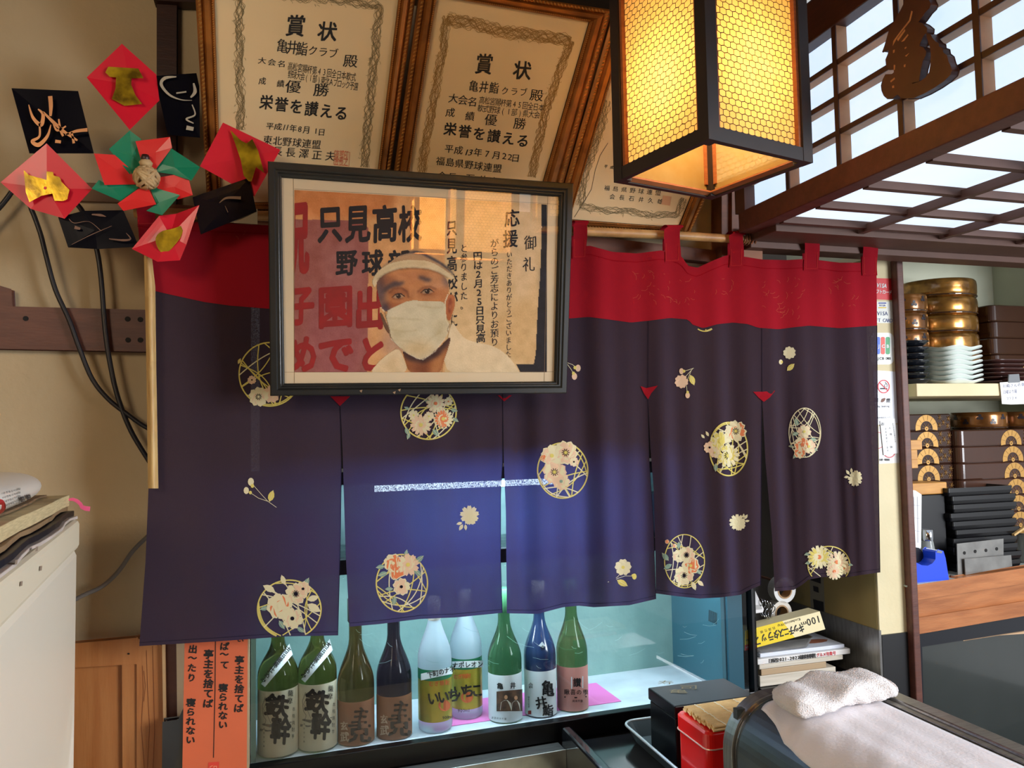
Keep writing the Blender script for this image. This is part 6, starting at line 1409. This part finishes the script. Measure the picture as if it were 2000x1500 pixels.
mb = MB(); mb.decal([(1716, 591), (1731, 591), (1731, 593), (1716, 593)], pf, .0018); line(mb, 'VISA', (1719, 596.5), (1728, 596.5), (4.5, 5), pf, lift=.0018, off=.02); mb.build('blue_mark', mat('blue_ink', (40, 60, 150), .6), t); mb = MB().decal([(1716, 600), (1731, 600), (1731, 602), (1716, 602)], pf, .0018); mb.build('yellow_mark', mat('yellow_mark', (226, 190, 60), .6), t)
t = sticker('white rounded card sticker with blue, red and green stripes on the pillar', rr(1700, 1746, 650, 712, 11), (236, 238, 232))
for (a, b), c_ in (((1712, 1719), (30, 90, 200)), ((1720.5, 1728.5), (220, 60, 40)), ((1730, 1738), (40, 150, 90))): MB().decal(rr(a, b, 658, 692, 3), pf, .0017).build('stripe', mat('stripe', c_, .4), t)
ink(t, [('JCB', (1716, 676), (1734, 676), (9, 9))], M_paper, 'white_lettering', .0022, off=.03); ink(t, [('JCB', (1715, 700), (1725, 700), (7, 7)), ('CARDS', (1731, 700), (1739, 700), (3.4, 6.5))], M_ink, off=.02)
t = sticker('white no smoking notice with a red ring sign on the pillar', [(1705, 723), (1752, 726), (1757, 826), (1711, 830)], (228, 230, 236), 'notice', .0012)
def ring(mb, cx, cy, r, w, lift=.0018): mb.ribbon([(cx+r*math.cos(i*math.pi/14), cy+r*1.12*math.sin(i*math.pi/14)) for i in range(29)], w, pf, lift)
mb = MB(); ring(mb, 1726, 755, 11, 2); mb.ribbon([(1718, 747), (1734, 763)], 1.8, pf, .0019); mb.build('red_ring', mat('sign_red', (206, 44, 52), .5), t)
mb = MB(); mb.ribbon([(1719, 759), (1733, 759)], 2.6, pf, .0017); mb.ribbon([(1729, 756), (1727, 752), (1731, 750), (1729, 746)], 1, pf, .0017); mb.ribbon([(1732, 756), (1733, 751), (1730, 748)], 1, pf, .0017); line(mb, '禁', (1712, 781), (1712, 781), (8, 9), pf, lift=.0017, off=.02); line(mb, '煙', (1735, 782), (1735, 782), (8, 9), pf, lift=.0017, off=.02); line(mb, 'No Smoking', (1716, 794), (1736, 793), (4.6, 5.2), pf, lift=.0017); line(mb, '健康増進法により', (1715, 816), (1738, 815), (2.8, 3.2), pf, lift=.0017); mb.build('lettering', M_ink, t)
mb = MB().decal([(1720, 785), (1722, 779), (1728, 777), (1730, 779), (1727, 784), (1723, 786)], pf, .0017); mb.build('brown_mark', mat('brown_mark', (120, 80, 64), .6), t)
t = sticker('lower no smoking notice partly covered by a white slip on the pillar', [(1716, 832), (1756, 829), (1757, 904), (1717, 906)], (222, 220, 214), 'notice', .0006)
mb = MB(); ring(mb, 1737, 880, 12, 2, .0011); ring(mb, 1715, 860, 14, 1.2, .0011); mb.build('red_ring', mat('sign_red2', (196, 90, 96), .5), t); mb = MB(); line(mb, '分煙・喫煙席', (1719, 898), (1736, 898), (4, 4.6), pf, lift=.0011, off=.02); mb.build('lettering', M_ink, t)
t = sticker('curling white slip with columns of small print on the pillar notices', [(1719, 822), (1748, 817), (1756, 885), (1726, 889)], (232, 232, 230), 'notice', .0032)
mb = MB(); line(mb, '営業時間のご案内', (1730, 838), (1734, 880), (2.6, 5), pf, lift=.0036); line(mb, '新型感染症対策のため', (1744, 828), (1749, 862), (2.6, 4), pf, lift=.0036); line(mb, '人様', (1738, 836), (1740, 848), (5, 5), pf, lift=.0036); line(mb, 'お', (1724, 828), (1724, 828), (7, 7), pf, lift=.0036, off=.02); put(mb, '休', 1741, 873, 6, 6, pf, lift=.0036); mb.build('lettering', mat('soft_ink', (90, 90, 94), .7), t)

# ================================================================ THINGS IN THE CUPBOARD
ZS = Z(.1004)
def X_at(px, Y): f = Yp(Y)(px, 700); return f.x
M_lacq = mat('brown_gold_lacquer', (150, 98, 46), .22, .55, var=(16, .8), rgb2=(84, 48, 24), coat=.4); M_dlacq = mat('dark_lacquer', (60, 36, 26), .2, coat=.5, var=(7, .5)); M_motif = mat('gold_motif', (190, 144, 76), .4, .4); M_glit = mat('glittering_gold_lacquer', (186, 134, 62), .25, .75, var=(26, .9), rgb2=(96, 60, 24), coat=.5)
def tubs(lbls, cx, cy, r_, z0, hh, m_, grp, clover=False, ey=1.0):
    for i, lb in enumerate(lbls):
        z = z0+i*hh; t = thing('lacquer_tub', lb, 'tub', (cx, cy, z), grp)
        MB().lathe((cx, cy, z), [(0, .0), (r_*.93, .0), (r_*.985, hh*.12), (r_, hh*.3), (r_, hh*.72), (r_*.985, hh*.90), (r_*.95, hh*.985), (0, hh*.985)], 40, ey=ey).build('tub', m_, t, smooth=True)
        MB().lathe((cx, cy, z), [(r_*1.002, hh*.06), (r_*1.006, hh*.10), (r_*.99, hh*.13)], 40, ey=ey).build('dark_rim', M_dlacq, t)
        if clover:
            mb = MB(); base_a = math.atan2(-cy, -cx); S_ = Cyl(cx, cy, r_+.0006)
            for k, a in enumerate([-.9, -.45, .05, .5, .95]):
                zc = z+hh*(.55+.13*(-1)**k); X0 = cx+r_*math.cos(base_a+a); Y0 = cy+r_*math.sin(base_a+a); tx, ty_ = -math.sin(base_a+a), math.cos(base_a+a)
                for j in range(3):
                    b_ = j*2.09+1.57; u = .0055*math.cos(b_); v = .0055*math.sin(b_); P = []
                    for q in range(8): uu = u+.0048*math.cos(q*.785); vv = v+.0048*math.sin(q*.785); ang_ = base_a+a+uu/r_; P.append((cx+(r_+.0007)*math.cos(ang_), cy+(r_+.0007)*math.sin(ang_), zc+vv))
                    mb.add(P, [list(range(8))])
            mb.build('clover_marks', mat('clover', (36, 30, 40), .4), t, kind='stuff')
pos = ['lowest', 'second from below', 'third from below', 'fourth from below', 'fifth from below', 'topmost']
tubs(['small clover patterned lacquer tub left of the gold tubs, '+pos[i] if i < 4 else 'small clover patterned lacquer tub on top of its stack beside the gold tubs' for i in range(5)], 1.885, 1.965, .074, ZS, .058, M_lacq, 'small clover patterned tubs', True)
tubs(['large gold painted round lacquer tub in the back stack, '+pos[i] for i in range(6)], 2.115, 2.055, .122, ZS, .0595, M_glit, 'large gold lacquer tubs')
# white wavy plates
def plates(lbl, n, cx, cy, hs, z0, st_, m_, grp, p=4, wav=.003, rise=.010, nm='plate'):
    first = None
    for i in range(n):
        z = z0+i*st_; o = None
        if first is None:
            def rad(a, s): c_, q = math.cos(a), math.sin(a); return s/((abs(c_)**p+abs(q)**p)**(1/p))
            N = 48; rings = []
            for s, zz_ in ((hs*.70, 0), (hs*.72, .002), (hs, rise), (hs*1.0, rise+.0022), (hs*.97, rise+.0018), (hs*.70, .0045)):
                rings.append([(cx+rad(2*math.pi*k/N, s)*math.cos(2*math.pi*k/N), cy+rad(2*math.pi*k/N, s)*math.sin(2*math.pi*k/N), z0+zz_+(wav*math.sin(6*2*math.pi*k/N+1) if zz_ > .008 else 0)) for k in range(N)])
            o = loft(rings).build(nm, m_, smooth=True); first = o
        else: o = first.copy(); COL.objects.link(o); o.location = (0, 0, i*st_)
        where = 'bottom' if i == 0 else 'top' if i == n-1 else ['second', 'third', 'fourth', 'fifth', 'sixth', 'seventh'][i-1]+' from the bottom'
        tag(o, lbl+', '+where, 'plate', grp)
plates('white wavy edged plate stacked in the middle of the cupboard shelf', 8, 1.885, 1.800, .076, ZS, .0137, mat('porcelain', (224, 232, 226), .2, coat=.4), 'white wavy plates')
plates('black glazed plate stacked at the left of the cupboard shelf', 7, 1.746, 1.800, .054, ZS, .0185, mat('black_glaze', (20, 22, 28), .12, coat=.6), 'black glazed plates', 2, 0, .012)
plates('thin brown lacquer tray plate stacked right of the white plates', 6, 2.075, 1.815, .085, ZS, .0125, mat('brown_glaze', (66, 40, 36), .2, coat=.5), 'brown lacquer tray plates', 6, 0, .007)
# big lacquer boxes with fan and blossom motifs
def lbox(lbl, x0, x1, y0_, y1_, z, hh, grp, motif, m_=M_dlacq, rot=0):
    t = thing('lacquer_box', lbl, 'box', ((x0+x1)/2, (y0_+y1_)/2, z), grp)
    loft([rrect(x0+.002, x1-.002, y0_+.002, y1_-.002, .018, z+.0004), rrect(x0, x1, y0_, y1_, .02, z+.004), rrect(x0, x1, y0_, y1_, .02, z+hh-.004), rrect(x0+.003, x1-.003, y0_+.003, y1_-.003, .018, z+hh-.0006)]).build('box', m_, t)
    y = y0_-.0006; mb = MB(); md = MB(); cz = z+hh*.12
    def arc(mb_, cx, r1, r2, a0, a1, n=14, dy=0):
        vs = []
        for i in range(n+1):
            a = math.radians(a0+(a1-a0)*i/n)
            for r in (r1, r2): vs.append((cx+r*math.cos(a), y-dy, cz+r*math.sin(a)))
        mb_.add(vs, [[2*i, 2*i+1, 2*i+3, 2*i+2] for i in range(n)])
    for cx, kind in motif:
        R_ = hh*.82
        if kind == 'fan':
            arc(mb, cx, R_*.55, R_, -8, 188); arc(md, cx, R_*.46, R_*.55, 0, 180, dy=.0002); arc(mb, cx, R_*.05, R_*.16, 0, 359)
            for k in range(7): a = math.radians(k*30); mb.bar((cx+R_*.1*math.cos(a), y, cz+R_*.1*math.sin(a)), (cx+R_*.44*math.cos(a), y, cz+R_*.44*math.sin(a)), .0012, .0004)
            for k in range(1, 7): a = math.radians(k*27); md.bar((cx+R_*.6*math.cos(a), y-.0003, cz+R_*.6*math.sin(a)), (cx+R_*.97*math.cos(a), y-.0003, cz+R_*.97*math.sin(a)), .0006, .0004)
        else:
            for fx, fz_ in ((0, .018), (.020, .030), (.016, .008), (-.014, .034), (-.016, .010)):
                for k in range(6): a = k*1.047; mb.bar((cx+fx, y, cz+fz_), (cx+fx+.0085*math.cos(a), y, cz+fz_+.0085*math.sin(a)), .0028, .0004)
    if motif: mb.build('gold_print', M_motif, t); 
    if md.v: md.build('dark_print', M_dlacq, t)
x0 = 2.245
for i in range(5): lbox('dark brown lacquer box at the right end of the upper shelf, '+(pos[i] if i < 4 else 'topmost'), x0+.004*(i % 2), 2.52, 1.96, 2.15, ZS+i*.055, .055, 'brown boxes at the right of the upper shelf', [(x0+.17, 'fan' if i == 1 else 'flower'), (x0+.24, 'flower' if i > 1 else 'fan')] if i < 4 else [])
x0 = X_at(1864, 1.88); names9 = pos[:5]+['sixth from below', 'seventh from below', 'topmost']
for i in range(8): lbox('brown lacquer box with gold fan motif in the right lower stack, '+names9[i], x0, 2.50, 1.88, 2.06, ZC+i*.0515, .0515, 'fan patterned boxes, right lower stack', [(X_at(1966+(7-i)*2, 1.88), 'fan'), (X_at(2000+(7-i)*2, 1.88), 'flower')], mat('mid_lacquer', (70, 42, 30), .25, coat=.35, var=(6, .5)) if i == 0 else bpy.data.materials['mid_lacquer'])
zt8 = ZC+8*.0515
for k, (cx, nm) in enumerate(((X_at(1905, 1.97), 'left'), (X_at(1985, 1.97), 'right'))):
    tubs(['shiny clover patterned tub under the shelf on the fan boxes, the '+nm+' one'], cx, 1.97, .082, zt8+.0005, min(.055, Z(.0635)-zt8), M_lacq, 'clover tubs under the shelf', True)
x0 = X_at(1750, 1.90)
for i in range(9): lbox('dark lacquer box with fan motif in the left lower stack, '+(names9+['topmost'])[i] if i != 7 else 'dark lacquer box with fan motif in the left lower stack, eighth from below', max(x0, 1.70), X_at(1856, 1.90), 1.90, 2.04, ZC+i*.0515, .0515, 'fan patterned boxes, left lower stack', [(X_at(1801+i2*2, 1.90), 'fan') if False else (X_at(1803, 1.90), 'fan'), (X_at(1836, 1.90), 'flower')])
# wooden box, blocks, papers, black trays, stand, dispenser, jar
M_oak = mat('oak', (206, 150, 76), .45, var=(10, .6), rgb2=(170, 112, 50), stretch=(1, 3, 8))
zo = Yp(1.815)(1813, 966).z; k_ = pxbox(1778, 1848, 967, 1100, 1.817, .072, z0=ZC); k_.v = [(v[0], v[1], min(v[2], zo-.0006)) for v in k_.v]; tag(k_.build('black_box', M_black, bevel=.002), 'black box under the yellow oak box behind the white papers', 'box')
wb_ = pxbox(1776, 1850, 943, 966, 1.815, .075, z0=zo); o = wb_.build('wooden_box', M_oak, bevel=.003); tag(o, 'yellow oak box standing behind the black trays', 'box'); ztop = max(v[2] for v in wb_.v)
tp = thing('wooden_peg_stand', 'small pale wooden peg stand on the oak box', 'stand', (X_at(1782, 1.83), 1.84, ztop))
f_ = Yp(1.83)
for (a, b, c_, d) in ((1771, 1801, 860, 879), (1777, 1792, 879, 898), (1772, 1793, 898, 915)):
    q0, q1 = f_(a, (c_+d)/2), f_(b, (c_+d)/2); MB().box(q0.x, q1.x, 1.83, 1.855, f_(a, d).z, f_(a, c_).z).build('block', M_oak, tp, bevel=.001)
q0, q1 = f_(1774, 930), f_(1783, 930); MB().box(q0.x, q1.x, 1.834, 1.85, ztop+.0003, f_(1774, 915).z).build('post', M_oak, tp)
z = ZC+.0003; x0, x1 = X_at(1842, 1.80), X_at(1966, 1.80)
for i in range(10):
    k = 9-i; dx = (.008*math.sin(i*1.9))+.0035*k*0; h_ = .0245
    t = thing('black_tray', 'black square serving tray in the stack beside the blue dispenser, '+(['lowest', 'second', 'third', 'fourth', 'fifth', 'sixth', 'seventh', 'eighth', 'ninth', 'topmost'][i])+(' from below' if 0 < i < 9 else ''), 'tray', ((x0+x1)/2, 1.86, z), 'black serving trays')
    o_ = .010-.0012*i
    loft([rrect(x0+o_+dx+.004, x1+o_+dx-.004, 1.800, 1.925, .004, z), rrect(x0+o_+dx, x1+o_+dx, 1.796, 1.929, .004, z+h_*.45), rrect(x0+o_+dx, x1+o_+dx, 1.796, 1.929, .004, z+h_*.95), rrect(x0+o_+dx+.005, x1+o_+dx-.005, 1.801, 1.924, .003, z+h_*.95), rrect(x0+o_+dx+.008, x1+o_+dx-.008, 1.804, 1.921, .003, z+h_*.5)]).build('tray', M_black, t); z += h_
SPL = Yp(1.765); sd2 = thing('steel_stand', 'bent stainless steel plate stand with four holes leaning on the black trays', 'stand', SPL(1920, 1120))
zc_ = lambda x: x
mb = MB(); mb.slab([(1869, 1062), (1960, 1052), (1960, 1086), (1974, 1086), (1976, 1106), (1885, 1122), (1871, 1125)], SPL, .003); mb.build('plate', M_steel, sd2)
mb = MB(); mb.slab([(1884, 1092), (1975, 1084), (1977, 1106), (1886, 1123)], SPL, .003, .008); mb.build('front_flange', M_steel, sd2)
for x, y in ((1884, 1080), (1905, 1077), (1926, 1075), (1947, 1072)): MB().slab(ell(x, y, 2.6, 3.4, 12), SPL, .0005, .0008).build('hole', M_dark, sd2)
TD = Yp(1.728); td = thing('tape_dispenser', 'bright blue plastic tape dispenser at the left of the wooden counter', 'dispenser', TD(1815, 1138))
M_blue = mat('blue_plastic', (28, 72, 214), .35)
mb = MB(); P_ = [(1777, 1086), (1782, 1092), (1790, 1100), (1800, 1105), (1812, 1106), (1822, 1101), (1828, 1093), (1828, 1078), (1832, 1074), (1842, 1077), (1846, 1090), (1853, 1134), (1853, 1138), (1777, 1139)]
mb.slab(P_, TD, .045); mb.build('body', M_blue, td, bevel=.0015)
mb = MB(); mb.slab([(1829, 1079), (1832, 1074), (1841, 1077), (1839, 1081)], TD, .040, .001); mb.build('cutter', M_chrome, td)
c_ = Yp(1.77)(1790, 1086); mb = MB(); mb.add([(c_.x+.024*math.cos(i*.393), 1.77+j*.018, c_.z+.024*math.sin(i*.393)) for j in (0, 1) for i in range(16)], [list(range(16)), list(range(31, 15, -1))]+[[i, (i+1) % 16, (i+1) % 16+16, i+16] for i in range(16)]); mb.build('tape_wheel', M_black, td)
jp = Yp(1.79); c_ = jp(1813, 1100); jb = thing('spice_jar', 'small glass jar with a silver lid behind the blue dispenser', 'jar', (c_.x, 1.79, ZC))
hj = jp(1810, 1033).z-ZC; MB().lathe((c_.x, 1.79, ZC), [(0, 0), (.020, 0), (.021, .01), (.021, hj*.45), (.016, hj*.72), (.0145, hj*.78)], 24).build('jar', glass_mat('jar_glass', (220, 226, 220), .1, .7), jb, smooth=True)
MB().lathe((c_.x, 1.79, ZC), [(.0165, hj*.76), (.0172, hj*.78), (.0172, hj*.99), (.015, hj), (0, hj)], 24).build('lid', M_chrome, jb, smooth=True)
PPp = Yp(1.782); o = MB(); o.slab([(1774, 956), (1788, 958), (1800, 966), (1799, 1076), (1790, 1074), (1776, 1064)], PPp, .010); o = o.build('paper_pad', M_paper); tag(o, 'white papers standing upright left of the black trays', 'papers')
mb = MB()
for x in (1780, 1785, 1792): mb.ribbon([(x, 970), (x+1, 1060)], .7, PPp, .0006)
for y in (985, 1010, 1035): mb.ribbon([(1776, y), (1797, y+3)], .6, PPp, .0006)
mb.build('ruled_lines', mat('ruled', (160, 160, 170), .7), o)
o = MB().tube([Yp(1.755)(1856, 1126, .0), Yp(1.75)(1876, 1131, .0)], .0045, 8).build('wooden_stick', M_rail, smooth=True); tag(o, 'short brown wooden stick on the counter beside the steel stand', 'stick'); 
c_ = Yp(1.86)(2008, 1090); pt = thing('steel_pot', 'steel pot partly out of frame at the right edge of the counter', 'pot', (c_.x, 1.86, ZC))
MB().lathe((c_.x, 1.86, ZC), [(0, 0), (.045, 0), (.052, .01), (.052, .085), (.058, .088), (.058, .092), (.048, .092), (.046, .02), (0, .015)], 32).build('pot', M_steel, pt, smooth=True)
o = MB().bar(Yp(1.79)(1979, 1045), Yp(1.80)(2030, 1010), .008, .006).build('wooden_spatula', M_bamboo_pale); tag(o, 'pale wooden spatula handle resting on the steel pot', 'spatula')
NS = Yp(1.715); nt_ = thing('handwritten_note', 'white handwritten note clipped to the shelf edge', 'note', NS(1978, 768))
MB().slab([(1953, 747), (2030, 742), (2030, 788), (1975, 790), (1957, 789), (1955, 765)], NS, .0008).build('paper', M_paper, nt_)
mb = MB(); line(mb, '川崎さんの車', (1962, 754), (1998, 751), (6.5, 8), NS, lift=.0006); line(mb, '日曜より箱', (1962, 766), (1984, 764), (5.5, 8), NS, lift=.0006); line(mb, 'コツ24', (1967, 778), (1984, 777), (5.5, 7), NS, lift=.0006); mb.build('handwriting', mat('blue_grey_ink', (120, 126, 150), .7), nt_)
mb = MB(); mb.slab([(1972, 732), (1990, 731), (1992, 746), (1971, 747)], NS, .004, .002); mb.build('clip', M_chrome, nt_, bevel=.001)
